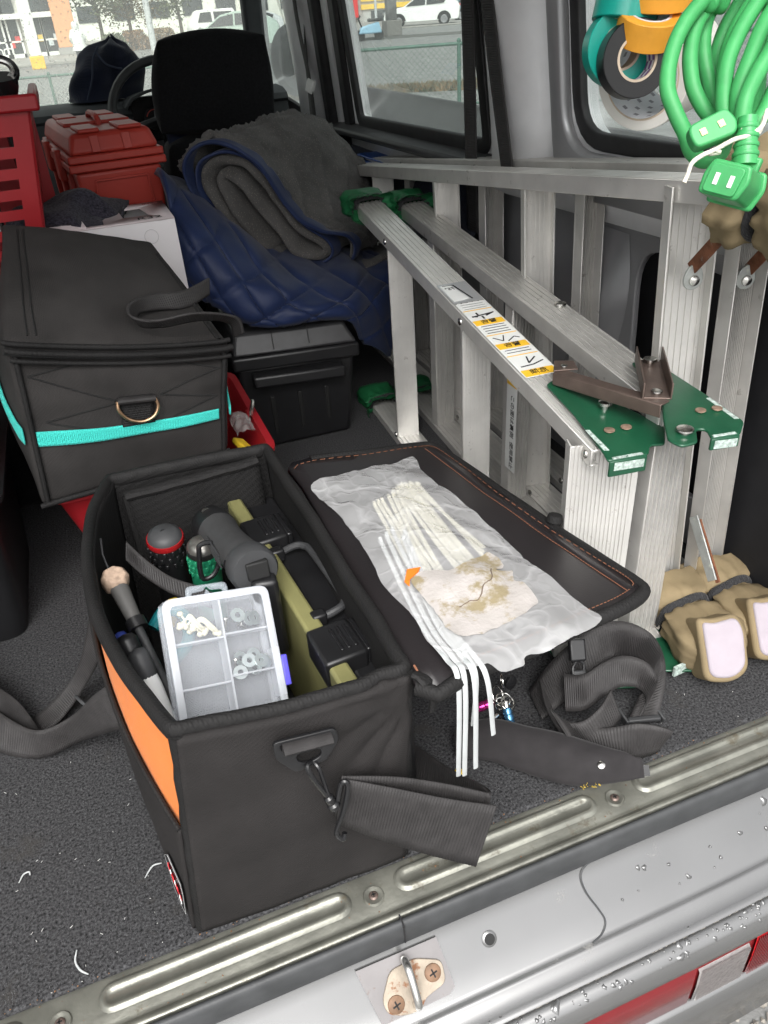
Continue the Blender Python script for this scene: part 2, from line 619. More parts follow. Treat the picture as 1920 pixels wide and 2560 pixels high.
# verge of dry grass
def tufts(name, label, pts, width, n, h, col, col2, seed):
    r = random.Random(seed)
    mb = MB()
    P = [V(p) for p in pts]
    for k in range(n):
        i = r.randrange(len(P) - 1)
        p = P[i].lerp(P[i + 1], r.random())
        d = (P[i + 1] - P[i]).normalized()
        s = V((-d.y, d.x, 0))
        p = p + s * r.uniform(-width / 2, width / 2)
        a = r.uniform(0, 2 * pi)
        q = V((cos(a), sin(a), 0)) * r.uniform(.02, .05)
        t = p + V((r.uniform(-.08, .08), r.uniform(-.08, .08), h * r.uniform(.4, 1)))
        mb.add([p - q, p + q, t], [(0, 1, 2)])
    o = mb.build(name, mat(name + " blades", col, .9, 0, .3, 6, col2=col2), smooth=0, kind="stuff")
    o["label"], o["category"] = label, "grass"
tufts("grass", "strip of dry brown grass along the road beyond the mesh fence", [(3.2, 17.0, GZ), (6.8, 15.6, GZ), (9.5, 13.7, GZ)], .9, 5000, .16, (.10, .095, .05), (.20, .13, .07), 4)

# wire mesh fences
M_fence = mat("green fence paint", (.045, .115, .085), .55, 0, .2, 8)
def fence(label, pts, top, spacing):
    f = thing("mesh_fence", label, "fence", (pts[0][0], pts[0][1], GZ))
    for (x0, y0), (x1, y1) in zip(pts, pts[1:]):
        a, b = V((x0, y0, 0)), V((x1, y1, 0))
        MB().cyl(a + V((0, 0, top)), b + V((0, 0, top)), .024, n=8).build("rail", M_fence, f)
        MB().cyl(a + V((0, 0, GZ + .10)), b + V((0, 0, GZ + .10)), .016, n=8).build("rail", M_fence, f)
        L = (b - a).length
        u = (b - a).normalized()
        w = MB()
        h = top - GZ - .1
        st = .085
        for sgn in (1, -1):
            k = -int(h / st) - 1
            while k * st < L:
                # diagonal wires clipped to the panel
                s0, s1 = k * st, k * st + h
                z0, z1 = 0., h
                if s0 < 0:
                    z0, s0 = -s0, 0.
                if s1 > L:
                    z1, s1 = h - (s1 - L), L
                if z1 > z0:
                    if sgn < 0:
                        p, q = a + u * s0 + V((0, 0, GZ + .1 + h - z0)), a + u * s1 + V((0, 0, GZ + .1 + h - z1))
                    else:
                        p, q = a + u * s0 + V((0, 0, GZ + .1 + z0)), a + u * s1 + V((0, 0, GZ + .1 + z1))
                    w.bar(p, q, .0032, .0032)
                k += 1
        w.build("wire_mesh", M_fence, f, smooth=0, kind="stuff")
    for x, y in pts:
        MB().cyl((x, y, GZ), (x, y, top + .03), .03, n=10).build("post", M_fence, f)
        MB().lathe([(.034, 0), (.034, .02), (.012, .045)], (x, y, top + .03), (0, 0, 1), 10).build("post_cap", M_fence, f)
        MB().box((x, y, GZ + .03), (.28, .28, .07)).build("footing", M_pave, f, bevel=.02)
fence("green wire mesh fence with a post seen through the sliding door window", [(3.05, 12.9), (5.93, 11.82), (8.3, 9.4), (10.0, 6.6), (11.2, 3.6)], .25, 2)
fence("low green wire mesh fence seen through the windscreen", [(-4.4, 19.8), (-2.2, 19.6), (.05, 19.4), (2.3, 19.3)], -.01, 2)

# ---- shop building seen through the windscreen
M_wall = mat("cream shop wall", (.62, .60, .55), .7, 0, .05, 1)
M_wht = mat("white painted steel", (.80, .80, .78), .5, 0, .03, 3)
M_orw = mat("apricot painted column", (.72, .36, .19), .7, 0, .05, 2)
M_shopg = mat("dark shop glass", (.05, .055, .06), .15, 0, .3, 1)
M_grp = mat("grey plinth", (.33, .32, .31), .8)
b = thing("shop_building", "cream shop with glass front and apricot end column, left in the windscreen", "building", (-5, 58, GZ))
MB().b2((-13, 58.3, GZ + .12), (2.3, 68, 4.6)).build("wall", M_wall, b)
MB().b2((-13.2, 57.6, 1.45), (1.3, 58.3, 1.72)).build("canopy_beam", M_wht, b, bevel=.02)
MB().b2((-13.2, 57.9, 2.9), (1.3, 58.3, 4.7)).build("fascia", mat("pink red fascia", (.46, .16, .15), .6), b, bevel=.02)
k = 0
for x0 in (-6.3, -4.6, -2.9, -1.75, -.45, .45):
    x1 = x0 + (1.0 if x0 > -2 else 1.55) * .9
    w = MB().b2((x0, 58.12, GZ + .32), (x1, 58.26, 1.42)).build("window", M_shopg, b)
    fr = MB()
    for (a0, a1, c0, c1) in ((x0 - .06, x0 + .05, GZ + .13, 1.45), (x1 - .05, x1 + .06, GZ + .13, 1.45), (x0 - .06, x1 + .06, GZ + .13, GZ + .34), (x0 - .06, x1 + .06, .28, .36)):
        fr.b2((a0, 58.05, c0), (a1, 58.2, c1))
    fr.build("window_frame", M_wht, w, smooth=0)
    pr = MB()
    for j, dx in enumerate((.2, .55)):
        pr.b2((x0 + dx, 58.06, .0 + .25 * j), (x0 + dx + .28, 58.11, .38 + .22 * j))
    pr.build("poster", mat("shop poster %d" % (k % 3), [(.60, .05, .05), (.75, .50, .10), (.55, .62, .66)][k % 3], .6), w)
    k += 1
    MB().b2((x0, 58.12, 1.78), (x1, 58.26, 2.85)).build("window", M_shopg, b)
MB().b2((1.15, 57.5, GZ + .5), (2.35, 58.4, 4.6)).build("column", M_orw, b, bevel=.03)
MB().b2((1.1, 57.45, GZ + .12), (2.4, 58.4, GZ + .5)).build("plinth", M_grp, b, bevel=.02)
rk = thing("bicycle_rack", "white bent tube rack in front of the shop glass", "rack", (-2, 56.8, GZ + .12))
for x in (-2.3, -1.7):
    MB().tube(spl([(x - .25, 56.8, GZ + .12), (x - .25, 56.8, -.1), (x - .15, 56.8, 0), (x + .15, 56.8, 0), (x + .25, 56.8, -.1), (x + .25, 56.8, GZ + .12)], 5), .035, 8).build("hoop", M_wht, rk)

c = thing("white_column", "tall white post with a yellow base in front of the shop", "post", (-.2, 42.5, GZ))
MB().b2((-.46, 42.25, GZ + .5), (.06, 42.75, 6)).build("shaft", M_wht, c, bevel=.03)
MB().b2((-.50, 42.2, GZ), (.10, 42.8, GZ + .5)).build("base", mat("yellow paint", (.80, .48, .03), .6), c, bevel=.03)
c = thing("lamp_post", "slim grey lamp post standing before the trees", "post", (5.3, 45, GZ))
MB().cyl((5.3, 45, GZ), (5.3, 45, 7), .16, .12).build("shaft", mat("pale grey steel", (.5, .52, .53), .5), c)
MB().cyl((5.3, 45, GZ), (5.3, 45, GZ + .3), .22).build("base", M_grp, c)

# ---- trees: trunk, limbs and leaf-sized faces
def tree(name, label, x, y, h, r, seed, cols, n=2600, trunk=.14):
    rg = random.Random(seed)
    t = thing(name, label, "tree", (x, y, GZ))
    tb = MB()
    base = V((x, y, GZ))
    top = base + V((rg.uniform(-.4, .4), rg.uniform(-.4, .4), h * .75))
    tb.tube(spl([base, base.lerp(top, .4) + V((.12, .1, 0)), top], 5), [trunk * (1 - .05 * i) for i in range(11)], 8)
    tips = []
    for k in range(9):
        p = base.lerp(top, rg.uniform(.35, .95))
        a = rg.uniform(0, 2 * pi)
        q = p + V((cos(a) * r * rg.uniform(.5, .95), sin(a) * r * rg.uniform(.5, .95), h * rg.uniform(.08, .25)))
        tb.tube(spl([p, p.lerp(q, .5) + V((0, 0, -.1)), q], 3), [trunk * .4 * (1 - .1 * i) for i in range(7)], 5)
        tips.append(q)
    tb.build("trunk", mat("bark", (.10, .075, .055), .9, 0, .3, 8), t)
    lf = MB()
    for k in range(n):
        q = rg.choice(tips)
        p = q + V((rg.gauss(0, r * .33), rg.gauss(0, r * .33), rg.gauss(0, h * .10)))
        s = rg.uniform(.07, .16)
        a = V((rg.uniform(-1, 1), rg.uniform(-1, 1), rg.uniform(-.6, .6))).normalized() * s
        b_ = V((rg.uniform(-1, 1), rg.uniform(-1, 1), rg.uniform(-1, 1))).normalized() * s
        lf.add([p - a, p + b_ * .6, p + a, p - b_ * .6], [(0, 1, 2, 3)])
    lf.build("crown", mat(name + " leaves %d" % seed, cols[0], .7, 0, .3, 1.2, col2=cols[1]), t, smooth=0)
G1 = ((.05, .075, .03), (.11, .12, .06))
G2 = ((.10, .085, .04), (.20, .14, .07))
tree("street_tree", "dark leafed tree right beside the apricot column", 3.9, 60, 5.4, 1.5, 11, G1)
tree("street_tree", "second leafy tree from the shop, behind the navy jacket", 6.0, 63, 5.6, 1.6, 12, G2)
tree("street_tree", "thin tree nearest the driver headrest", 9.3, 62, 5.5, 1.3, 13, G1, 1500)
def bush(label, x, y, r, h, seed, cols):
    rg = random.Random(seed)
    t = thing("roadside_bush", label, "bush", (x, y, GZ))
    lf = MB()
    for k in range(1500):
        a, z = rg.uniform(0, 2 * pi), rg.uniform(0, 1)
        rr = r * sqrt(rg.random()) * (1 - .5 * z)
        p = V((x + cos(a) * rr, y + sin(a) * rr, GZ + z * h))
        s = rg.uniform(.05, .12)
        q = V((rg.uniform(-1, 1), rg.uniform(-1, 1), rg.uniform(-1, 1))).normalized() * s
        w = V((rg.uniform(-1, 1), rg.uniform(-1, 1), rg.uniform(-1, 1))).normalized() * s
        lf.add([p - q, p + w * .6, p + q, p - w * .6], [(0, 1, 2, 3)])
    lf.build("foliage", mat("bush leaves %d" % seed, cols[0], .8, 0, .3, 2, col2=cols[1]), t, smooth=0)
    st = MB()
    for k in range(5):
        a = rg.uniform(0, 2 * pi)
        st.cyl((x, y, GZ), (x + cos(a) * r * .5, y + sin(a) * r * .5, GZ + h * .7), .025, .012, 6)
    st.build("stems", mat("bark", (.1, .08, .06)), t)
bush("green roadside bush below the leafy trees", 4.4, 58, 1.1, 1.0, 21, G1)
bush("brown roadside bush left of the lamp post", 5.9, 60, 1.3, 1.1, 22, ((.17, .10, .05), (.26, .16, .09)))
bush("brown roadside bush right of the lamp post", 7.8, 61, 1.4, 1.1, 23, ((.16, .095, .05), (.24, .17, .09)))

# ---- pale buildings far behind the trees
fb = thing("far_building", "pale far building behind the trees in the windscreen", "building", (14, 110, GZ))
MB().b2((3, 110, GZ), (34, 122, 9)).build("wall", mat("pale far wall", (.72, .73, .66), .8), fb)
for i in range(7):
    MB().b2((5 + i * 4, 109.9, 1.2), (7.4 + i * 4, 110.05, 2.8)).build("window", M_shopg, fb)
MB().b2((22, 109.7, 2.9), (30, 109.95, 4.6)).build("sign_board", mat("yellow sign", (.80, .52, .06), .6), fb)
fb = thing("yellow_shop", "shop with yellow and red signs behind the white car", "building", (38, 88, GZ))
sb_ = Matrix.Rotation(radians(-23), 4, 'Z')
def rot_box(mb, cx, cy, lo, hi):
    q = [(lo[0], lo[1], lo[2]), (hi[0], lo[1], lo[2]), (hi[0], hi[1], lo[2]), (lo[0], hi[1], lo[2]), (lo[0], lo[1], hi[2]), (hi[0], lo[1], hi[2]), (hi[0], hi[1], hi[2]), (lo[0], hi[1], hi[2])]
    return mb.hexa([V((cx, cy, 0)) + (sb_ @ V(p)) for p in q])
rot_box(MB(), 38, 88, (-9, 0, GZ), (14, 10, 6)).build("wall", mat("grey shop wall", (.45, .45, .43), .7), fb)
rot_box(MB(), 38, 88, (-6, -.2, .55), (7, -.01, 1.0)).build("sign_board", mat("yellow sign", (.80, .52, .06), .6), fb)
rot_box(MB(), 38, 88, (-6, -.2, 1.25), (7, -.01, 1.6)).build("sign_board", mat("yellow sign", (.80, .52, .06), .6), fb)
rot_box(MB(), 38, 88, (-7.2, -.6, -.1), (-6.3, -.1, 4)).build("sign_board", mat("red sign", (.70, .04, .04), .6), fb)
rot_box(MB(), 38, 88, (-5, -.1, GZ), (5, -.02, .4)).build("window", M_shopg, fb)

# ---- vehicles
M_tyre = mat("tyre rubber", (.02, .02, .021), .8)
M_rim = mat("alloy rim", (.32, .32, .33), .35, .8)
M_dglass = mat("dark car glass", (.02, .022, .025), .08)
def car(name, label, cat, pos, ang, sc, paint, prof, glass, wheels, wid=1.8):
    t = thing(name, label, cat, (pos[0], pos[1], GZ))
    R = Matrix.Rotation(ang, 3, 'Z')
    o = V((pos[0], pos[1], GZ))
    def P(x, y, z):
        return o + R @ (V((x, y, z)) * sc)
    n = len(prof)
    body = MB()
    ys = [(-1, .90), (-.93, 1.0), (.93, 1.0), (1, .90)]
    rings = []
    cz = .75
    for yy, s_ in ys:
        rings.append([P(x * (s_ if s_ < 1 else 1) if False else x * (.985 if s_ < 1 else 1), yy * wid / 2 * (1 - .13 * max(0, (z - .95)) / .7), cz + (z - cz) * (.97 if s_ < 1 else 1)) for x, z in prof])
    vs = [p for r_ in rings for p in r_]
    fs = [tuple(range(n)), tuple(3 * n + i for i in range(n - 1, -1, -1))]
    for a in range(3):
        for i in range(n):
            j = (i + 1) % n
            fs.append((a * n + j, a * n + i, (a + 1) * n + i, (a + 1) * n + j))
    body.add(vs, fs).build("body", paint, t, fix=True, smooth=30)
    for sd in (-1, 1):
        for poly in glass:
            y0 = sd * wid / 2
            MB().prism([P(x, y0 * (1 - .13 * max(0, (z - .95)) / .7) + sd * .012, z) for x, z in poly], R @ V((0, sd * .012, 0)) * sc).build("window", M_dglass, t, fix=True)
        for wx in wheels:
            w = MB().lathe([(.20, -.11), (.335, -.10), (.345, 0), (.335, .10), (.20, .11)], (0, 0, 0), (0, 1, 0), 24)
            w.v = [tuple(P(wx + v[0], sd * (wid / 2 - .08) + v[1], .345 + v[2])) for v in w.v]
            tw = w.build("wheel", M_tyre, t)
            w = MB().lathe([(.03, 0), (.20, .01), (.215, 0)], (0, 0, 0), (0, 1, 0), 20)
            w.v = [tuple(P(wx + v[0], sd * (wid / 2 + .032) + v[1] * sd, .345 + v[2])) for v in w.v]
            w.build("rim", M_rim, tw)
            ar = [P(wx + cos(a) * .42, sd * (wid / 2 + .004), .345 + sin(a) * .42) for a in [pi * k / 12 for k in range(13)]]
            MB().prism(ar, R @ V((0, sd * .012, 0)) * sc).build("wheel_arch", M_rub, t, fix=True)
    return t, P, R
M_carw = mat("white car paint", (.80, .80, .78), .25, 0, .02, 4, coat=.5)
suv_p = [(-2.28, .30), (-2.33, .55), (-2.25, .82), (-1.95, .98), (-1.05, 1.10), (-.35, 1.53), (.3, 1.65), (1.1, 1.62), (1.75, 1.42), (2.2, 1.18), (2.32, .95), (2.28, .45), (2.2, .30)]
t, P, R = car("parked_car", "white sport utility car parked in front of the yellow shop", "car", (26.3, 60.2), radians(-23.5), 1.17, M_carw, suv_p,
    [[(-.95, 1.09), (-.35, 1.46), (.25, 1.55), (.22, 1.12)], [(.30, 1.12), (.33, 1.56), (1.0, 1.54), (1.5, 1.38), (1.35, 1.16)]], (-1.4, 1.35))
for s_ in (-1, 1):
    MB().box(P(-2.24, s_ * .62, .80), (.25, .35, .16)).build("headlight", M_rim, t, bevel=.03)
    MB().box(P(2.24, s_ * .62, 1.02), (.2, .35, .13)).build("tail_lamp", mat("red lamp", (.45, .02, .02), .3), t, bevel=.03)
van_p = [(-1.68, .28), (-1.7, .75), (-1.6, 1.05), (-1.1, 1.75), (-.8, 1.86), (1.55, 1.86), (1.68, 1.7), (1.7, .35), (1.65, .28)]
M_carb = mat("slate blue car paint", (.10, .17, .22), .3, 0, .05, coat=.5)
car("parked_van", "slate blue van half hidden behind the white car", "van", (33.6, 66.0), radians(-20), 1.15, M_carb, van_p, [[(-1.3, 1.1), (-1.0, 1.68), (-.2, 1.7), (-.2, 1.1)], [(0, 1.1), (0, 1.7), (1.4, 1.68), (1.45, 1.1)]], (-1.15, 1.15), 1.6)
car("parked_van", "white van left of the driver headrest, furthest of two", "van", (13.6, 74), radians(10), 1.1, M_carw, van_p, [[(-1.3, 1.1), (-1.0, 1.68), (-.2, 1.7), (-.2, 1.1)], [(0, 1.1), (0, 1.7), (1.4, 1.68), (1.45, 1.1)]], (-1.15, 1.15), 1.6)
car("parked_car", "pale car just above the driver headrest", "car", (16.6, 72), radians(8), 1.0, mat("pale grey car paint", (.6, .63, .64), .3), suv_p, [[(-.95, 1.09), (-.35, 1.46), (.25, 1.55), (.22, 1.12)], [(.30, 1.12), (.33, 1.56), (1.0, 1.54), (1.5, 1.38), (1.35, 1.16)]], (-1.4, 1.35))
car("passing_car", "small pale green car seen through the driver door window", "car", (8.6, 42), radians(-15), 1.0, mat("pale green car paint", (.42, .52, .46), .3), suv_p, [[(-.95, 1.09), (-.35, 1.46), (.25, 1.55), (.22, 1.12)], [(.30, 1.12), (.33, 1.56), (1.0, 1.54), (1.5, 1.38), (1.35, 1.16)]], (-1.4, 1.35))

# ---- street furniture seen through the sliding door window
c = thing("sign_post", "grey post with tan board and yellow sleeve behind the fence", "post", (13.2, 25.6, GZ))
MB().cyl((13.2, 25.6, GZ), (13.2, 25.6, 5.5), .075).build("shaft", mat("galvanised post", (.33, .33, .32), .5, .4), c)
MB().cyl((13.2, 25.6, GZ + .35), (13.2, 25.6, GZ + .85), .10).build("sleeve", mat("yellow paint", (.8, .48, .03)), c)
c = thing("utility_box", "dark control box on a post before the white car", "utility box", (18.3, 46, GZ))
MB().b2((18.05, 45.8, GZ + .75), (18.6, 46.2, GZ + 1.9)).build("cabinet", mat("dark grey steel", (.10, .10, .10), .5), c, bevel=.03)
MB().b2((17.9, 45.6, GZ), (18.8, 46.4, GZ + .75)).build("base", mat("stone base", (.17, .165, .155), .9), c, bevel=.05)
MB().cyl((17.6, 46.4, GZ), (17.6, 46.4, 6), .07).build("shaft", mat("pale grey steel", (.5, .52, .53)), c)
c = thing("tan_notice_board", "small tan notice board hung on the mesh fence side", "notice board", (10.2, 19.9, GZ))
MB().b2((10.0, 19.85, -.15), (10.36, 19.93, .62)).build("board", mat("tan board", (.62, .44, .24), .7), c, bevel=.02)
MB().cyl((10.4, 19.95, GZ), (10.4, 19.95, .66), .03).build("leg", M_fence, c)
M_rw = mat("red barrier paint", (.62, .07, .05), .5)
c = thing("road_barrier", "red and white striped tube barrier near the parked vans", "barrier", (18.5, 36.4, GZ))
for x in (18.15, 18.95):
    for j in range(4):
        MB().cyl((x, 36.4, GZ + j * .25), (x, 36.4, GZ + j * .25 + .25), .04, n=8).build("tube", M_rw if j % 2 else M_wht, c)
MB().cyl((18.1, 36.4, GZ + 1.0), (19.0, 36.4, GZ + 1.0), .04, n=8).build("crossbar", M_wht, c)
c = thing("motor_scooter", "light blue motor scooter at the left of the sliding window", "scooter", (15.6, 42.4, GZ))
for x in (15.2, 16.2):
    MB().lathe([(.14, -.05), (.24, -.04), (.24, .04), (.14, .05)], (x, 42.4, GZ + .24), (.2, 1, 0), 16).build("wheel", M_tyre, c)
MB().hexa([V(p) for p in ((15.1, 42.25, -.35), (16.35, 42.25, -.35), (16.35, 42.55, -.35), (15.1, 42.55, -.35), (15.25, 42.27, -.05), (16.2, 42.27, .15), (16.2, 42.53, .15), (15.25, 42.53, -.05))]).build("body", mat("light blue scooter paint", (.28, .48, .62), .3), c, bevel=.06)
MB().tube([(15.3, 42.4, -.05), (15.15, 42.4, .3), (15.15, 42.15, .42)], .04, 8).build("handlebar", M_rub, c)
MB().box((16.0, 42.4, .22), (.7, .3, .14)).build("seat", M_rub, c, bevel=.05)

# ---- person walking in a white raincoat
pm_ = bpy.data.meshes.new("person")
jn = {'pel': (0, 0, .88, .17), 'chest': (.02, 0, 1.22, .23), 'neck': (.03, 0, 1.40, .10), 'head': (.05, 0, 1.52, .13), 'top': (.05, 0, 1.62, .10),
      'shl': (0, .20, 1.30, .11), 'ell': (-.02, .29, 1.05, .10), 'hal': (.10, .28, .86, .06), 'shr': (0, -.20, 1.30, .11), 'elr': (.02, -.29, 1.05, .10), 'har': (.14, -.26, .86, .06),
      'hil': (0, .10, .78, .16), 'knl': (.10, .10, .46, .10), 'anl': (.10, .10, .08, .07), 'tol': (.24, .10, .05, .05), 'hir': (0, -.10, .78, .16), 'knr': (0, -.10, .46, .10), 'anr': (-.20, -.10, .10, .07), 'tor': (-.08, -.10, .05, .05)}
ks = list(jn)
ed = [('pel', 'chest'), ('chest', 'neck'), ('neck', 'head'), ('head', 'top'), ('chest', 'shl'), ('shl', 'ell'), ('ell', 'hal'), ('chest', 'shr'), ('shr', 'elr'), ('elr', 'har'), ('pel', 'hil'), ('hil', 'knl'), ('knl', 'anl'), ('anl', 'tol'), ('pel', 'hir'), ('hir', 'knr'), ('knr', 'anr'), ('anr', 'tor')]
pm_.from_pydata([V((1.75, 43, GZ)) + V((-jn[k][1], jn[k][0], jn[k][2])) for k in ks], [(ks.index(a), ks.index(b)) for a, b in ed], [])
pr_ = bpy.data.objects.new("person", pm_)
COL.objects.link(pr_)
pr_.modifiers.new("skin", 'SKIN')
for i, k in enumerate(ks):
    pm_.skin_vertices[0].data[i].radius = (jn[k][3], jn[k][3])
pm_.skin_vertices[0].data[0].use_root = True
mo = pr_.modifiers.new("sub", 'SUBSURF')
mo.levels = mo.render_levels = 2
M_rain = mat("white raincoat", (.76, .78, .76), .5, 0, .08, 9)
pm_.materials.append(M_rain)
tag(pr_, "person in a hooded white raincoat walking by the apricot column", "person")
sk = MB()
sk.lathe([(.20, 1.35), (.27, 1.15), (.26, .9), (.33, .58), (.32, .57), (.2, .8)], (1.75, 43, GZ), (0, 0, 1), 16, cap=False)
sk.build("coat", M_rain, pr_, solid=.01)
hd = MB().lathe([(.02, .2), (.13, .14), (.16, .02), (.15, -.1), (.12, -.16)], (1.75, 43.0, GZ + 1.52), (0, -.1, 1), 14, cap=False)
hd.build("hood", M_rain, pr_, solid=.01)
lg = MB()
for x_, dy in ((1.65, .12), (1.85, -.12)):
    lg.cyl((x_, 43 + dy * .3, GZ + .7), (x_, 43 + dy, GZ + .1), .125, .10, 12)
lg.build("trousers", mat("dark trousers", (.05, .055, .08), .8), pr_)

# ================================================================ THE VAN
van = thing("van", "silver van with its rear door open, seen over the loading sill", "van", (0, 0, GZ))

# ---- loading floor with felt carpet
cp = MB()
cp.b2((-.80, 0, -.012), (.86, 2.3, 0))
carpet = cp.build("carpet", M_carpet, van, bevel=.004)
carpet["label"] = "dark grey felt carpet on the loading floor"
fb_ = MB()
rg = random.Random(5)
for k in range(52000):
    if k < 42000:
        x, y = rg.uniform(-.33, .75), rg.uniform(.002, .55)
    else:
        x, y = rg.uniform(-.45, .85), rg.uniform(.5, 1.2)
    L_ = rg.uniform(.0018, .005)
    a = rg.uniform(0, 2 * pi)
    d = V((cos(a), sin(a), rg.uniform(.05, .9))).normalized() * L_
    w = V((-sin(a), cos(a), 0)) * .00028
    p = V((x, y, -.0002))
    fb_.add([p - w, p + w, p + d], [(0, 1, 2)])
fb_.build("fibres", mat("felt fibres", (.028, .028, .03), .9, 0, .6, 900, col2=(.095, .095, .10)), carpet, smooth=0, kind="stuff")

# ---- sill plate with pressed beads and screws
def extrude_x(prof, x0, x1, nx=1, curve=None):
    mb = MB()
    n = len(prof)
    vs, fs = [], []
    for i in range(nx + 1):
        x = x0 + (x1 - x0) * i / nx
        for y, z in prof:
            vs.append((x, y + (curve(x) if curve else 0), z))
    for i in range(nx):
        for k in range(n - 1):
            a = i * n + k
            fs.append((a, a + n, a + n + 1, a + 1))
    return mb.add(vs, fs)
sp = extrude_x([(.01, -.013), (.002, -.006), (-.004, -.005), (-.0445, -.007), (-.0475, -.0085), (-.050, -.0075), (-.0535, -.0025), (-.0575, -.0018), (-.0605, -.0045), (-.062, -.010), (-.063, -.03)], -.86, .86)
sill = sp.build("sill_plate", M_sillp, van, smooth=60)
def capsule(x0, x1, yc, r, n=8):
    pts = [(x0 + r - cos(a) * r, yc - sin(a) * r) for a in [(-pi / 2 + pi * k / n) for k in range(n + 1)]]
    pts += [(x1 - r + cos(a) * r, yc + sin(a) * r) for a in [(-pi / 2 + pi * k / n) for k in range(n + 1)]]
    return pts
for x0, x1 in ((-.62, -.245), (-.178, .088), (.138, .396), (.450, .735)):
    mb = MB()
    rings = []
    for off, z in ((0.0, -.0052), (.0028, -.0022), (.0052, -.0012), (.0085, -.0026), (.0105, -.0045)):
        rings.append([(x, y, z) for x, y in capsule(x0 + off, x1 - off, -.0215, .0155 - off)])
    n = len(rings[0])
    for r_ in rings:
        mb.v += r_
    for a in range(len(rings) - 1):
        for i in range(n):
            j = (i + 1) % n
            mb.f.append((a * n + i, a * n + j, (a + 1) * n + j, (a + 1) * n + i))
    mb.f.append(tuple((len(rings) - 1) * n + i for i in range(n)))
    mb.build("pressed_bead", M_sillp, sill, smooth=60)
for x in (-.214, .112, .420):
    s_ = MB().lathe([(.0005, .0005), (.006, .0005), (.0085, .002), (.0105, .0022), (.012, 0)], (x, -.026, -.0062), (0, 0, 1), 20, cap=False).build("screw_cup", M_sillp, sill)
    MB().lathe([(.0005, .0024), (.0035, .0022), (.0052, .0008), (.0052, 0)], (x, -.026, -.0055), (0, 0, 1), 14, cap=False).build("screw_head", M_brown, sill)
    MB().box((x, -.026, -.0029), (.005, .0012, .0008)).box((x, -.026, -.0029), (.0012, .005, .0008)).build("screw_slot", M_ink, sill, smooth=0)
# rust crumbs and scuffs along the plate
rg = random.Random(9)
cr_ = MB()
for k in range(150):
    x, y = rg.uniform(-.3, .72), rg.choice((rg.uniform(-.05, -.002), rg.uniform(-.004, .004)))
    r_ = rg.uniform(.0004, .0013)
    p = V((x, y, -.0043 if y < -.003 else .0005))
    cr_.add([p + V((r_, 0, 0)), p + V((-r_ * .5, r_, 0)), p + V((-r_ * .6, -r_ * .8, 0)), p + V((0, 0, r_))], [(0, 1, 3), (1, 2, 3), (2, 0, 3)])
cr_.build("dirt_crumbs", mat("rust crumbs", (.22, .11, .05), .9, 0, .5, 300), sill, smooth=0, kind="stuff")
# rubber seal
rb = extrude_x([(-.061, -.028), (-.0625, -.004), (-.0645, .0015), (-.0675, .0022), (-.0705, .0005), (-.0725, -.004), (-.0735, -.020), (-.0725, -.034)], -.86, .86)
rb.build("rear_seal", M_rubg, van, smooth=70)
MB().b2((.128, -.0742, -.03), (.1295, -.060, .0027)).build("seal_joint", M_rub, van)

# ---- painted rear panel and bumper
cv = lambda x: .10 * max(0, abs(x) - .42) ** 2
pn = extrude_x([(-.068, -.022), (-.0715, -.030), (-.082, -.042), (-.104, -.066), (-.122, -.083), (-.1275, -.0865), (-.1305, -.0855), (-.1335, -.0875), (-.137, -.0905), (-.150, -.0960), (-.1535, -.0955), (-.157, -.0985)], -.9, .9, 24, cv)
pn.build("rear_panel", M_silver, van, smooth=60)
bm_ = extrude_x([(-.155, -.110), (-.1568, -.101), (-.160, -.1005), (-.1665, -.1035), (-.1725, -.110), (-.1768, -.120), (-.1785, -.131), (-.1765, -.135), (-.1700, -.136), (-.170, -.226), (-.1765, -.227), (-.181, -.232), (-.186, -.25), (-.186, -.33), (-.15, -.40)], -.9, .9, 24, cv)
bumper = bm_.build("bumper", M_silver, van, smooth=50)
M_lampr = mat("red lamp lens", (.15, .005, .008), .16, 0, .05, 30, .25, 500, .6, .3)
M_lampc = mat("clear lamp lens", (.26, .24, .235), .2, 0, .1, 200, .5, 260, .6, .3)
def lampseg(name, x0, x1, m_, z0=-.2245, z1=-.137, y=-.1765):
    mb = extrude_x([(y + .006, z1 + .002), (y, z1 - .004), (y - .001, (z0 + z1) / 2), (y, z0 + .004), (y + .006, z0 - .002)], x0, x1, 8, cv)
    return mb.build(name, m_, lamp, smooth=60)
lamp = extrude_x([(-.1715, -.136), (-.1735, -.14), (-.1735, -.222), (-.1715, -.226)], .16, .90, 10, cv).build("tail_lamp", mat("dark red lamp housing", (.16, .01, .012), .35), van, smooth=60)
lampseg("red_lens", .205, .442, M_lampr)
lampseg("clear_lens", .448, .522, M_lampc, -.2215, -.150)
lampseg("reflector_lens", .529, .90, mat("bright red reflector", (.42, .006, .010), .2, 0, .1, 90, .5, 220, .6, .3))
rbm = MB()
for k in range(60):
    x = .452 + k * .00115
    rbm.b2((x, -.1790 + cv(x), -.2195), (x + .0005, -.1772 + cv(x), -.152))
rbm.build("lens_ribs", M_lampc, lamp, smooth=0, kind="stuff")
rbm = MB()
for k in range(110):
    x = .531 + k * .003
    rbm.b2((x, -.1788 + cv(x), -.222), (x + .0012, -.1772 + cv(x), -.139))
rbm.build("lens_ribs", M_lampr, lamp, smooth=0, kind="stuff")
# seam of the corner panel
MB().tube(spl([(.372, -.0705, -.0285), (.350, -.0735, -.0315), (.341, -.080, -.0385), (.342, -.092, -.0515), (.350, -.106, -.067), (.353, -.116, -.0765), (.345, -.1235, -.0835), (.330, -.1275, -.086)], 6), .0011, 6).build("panel_seam", M_rubg, van)
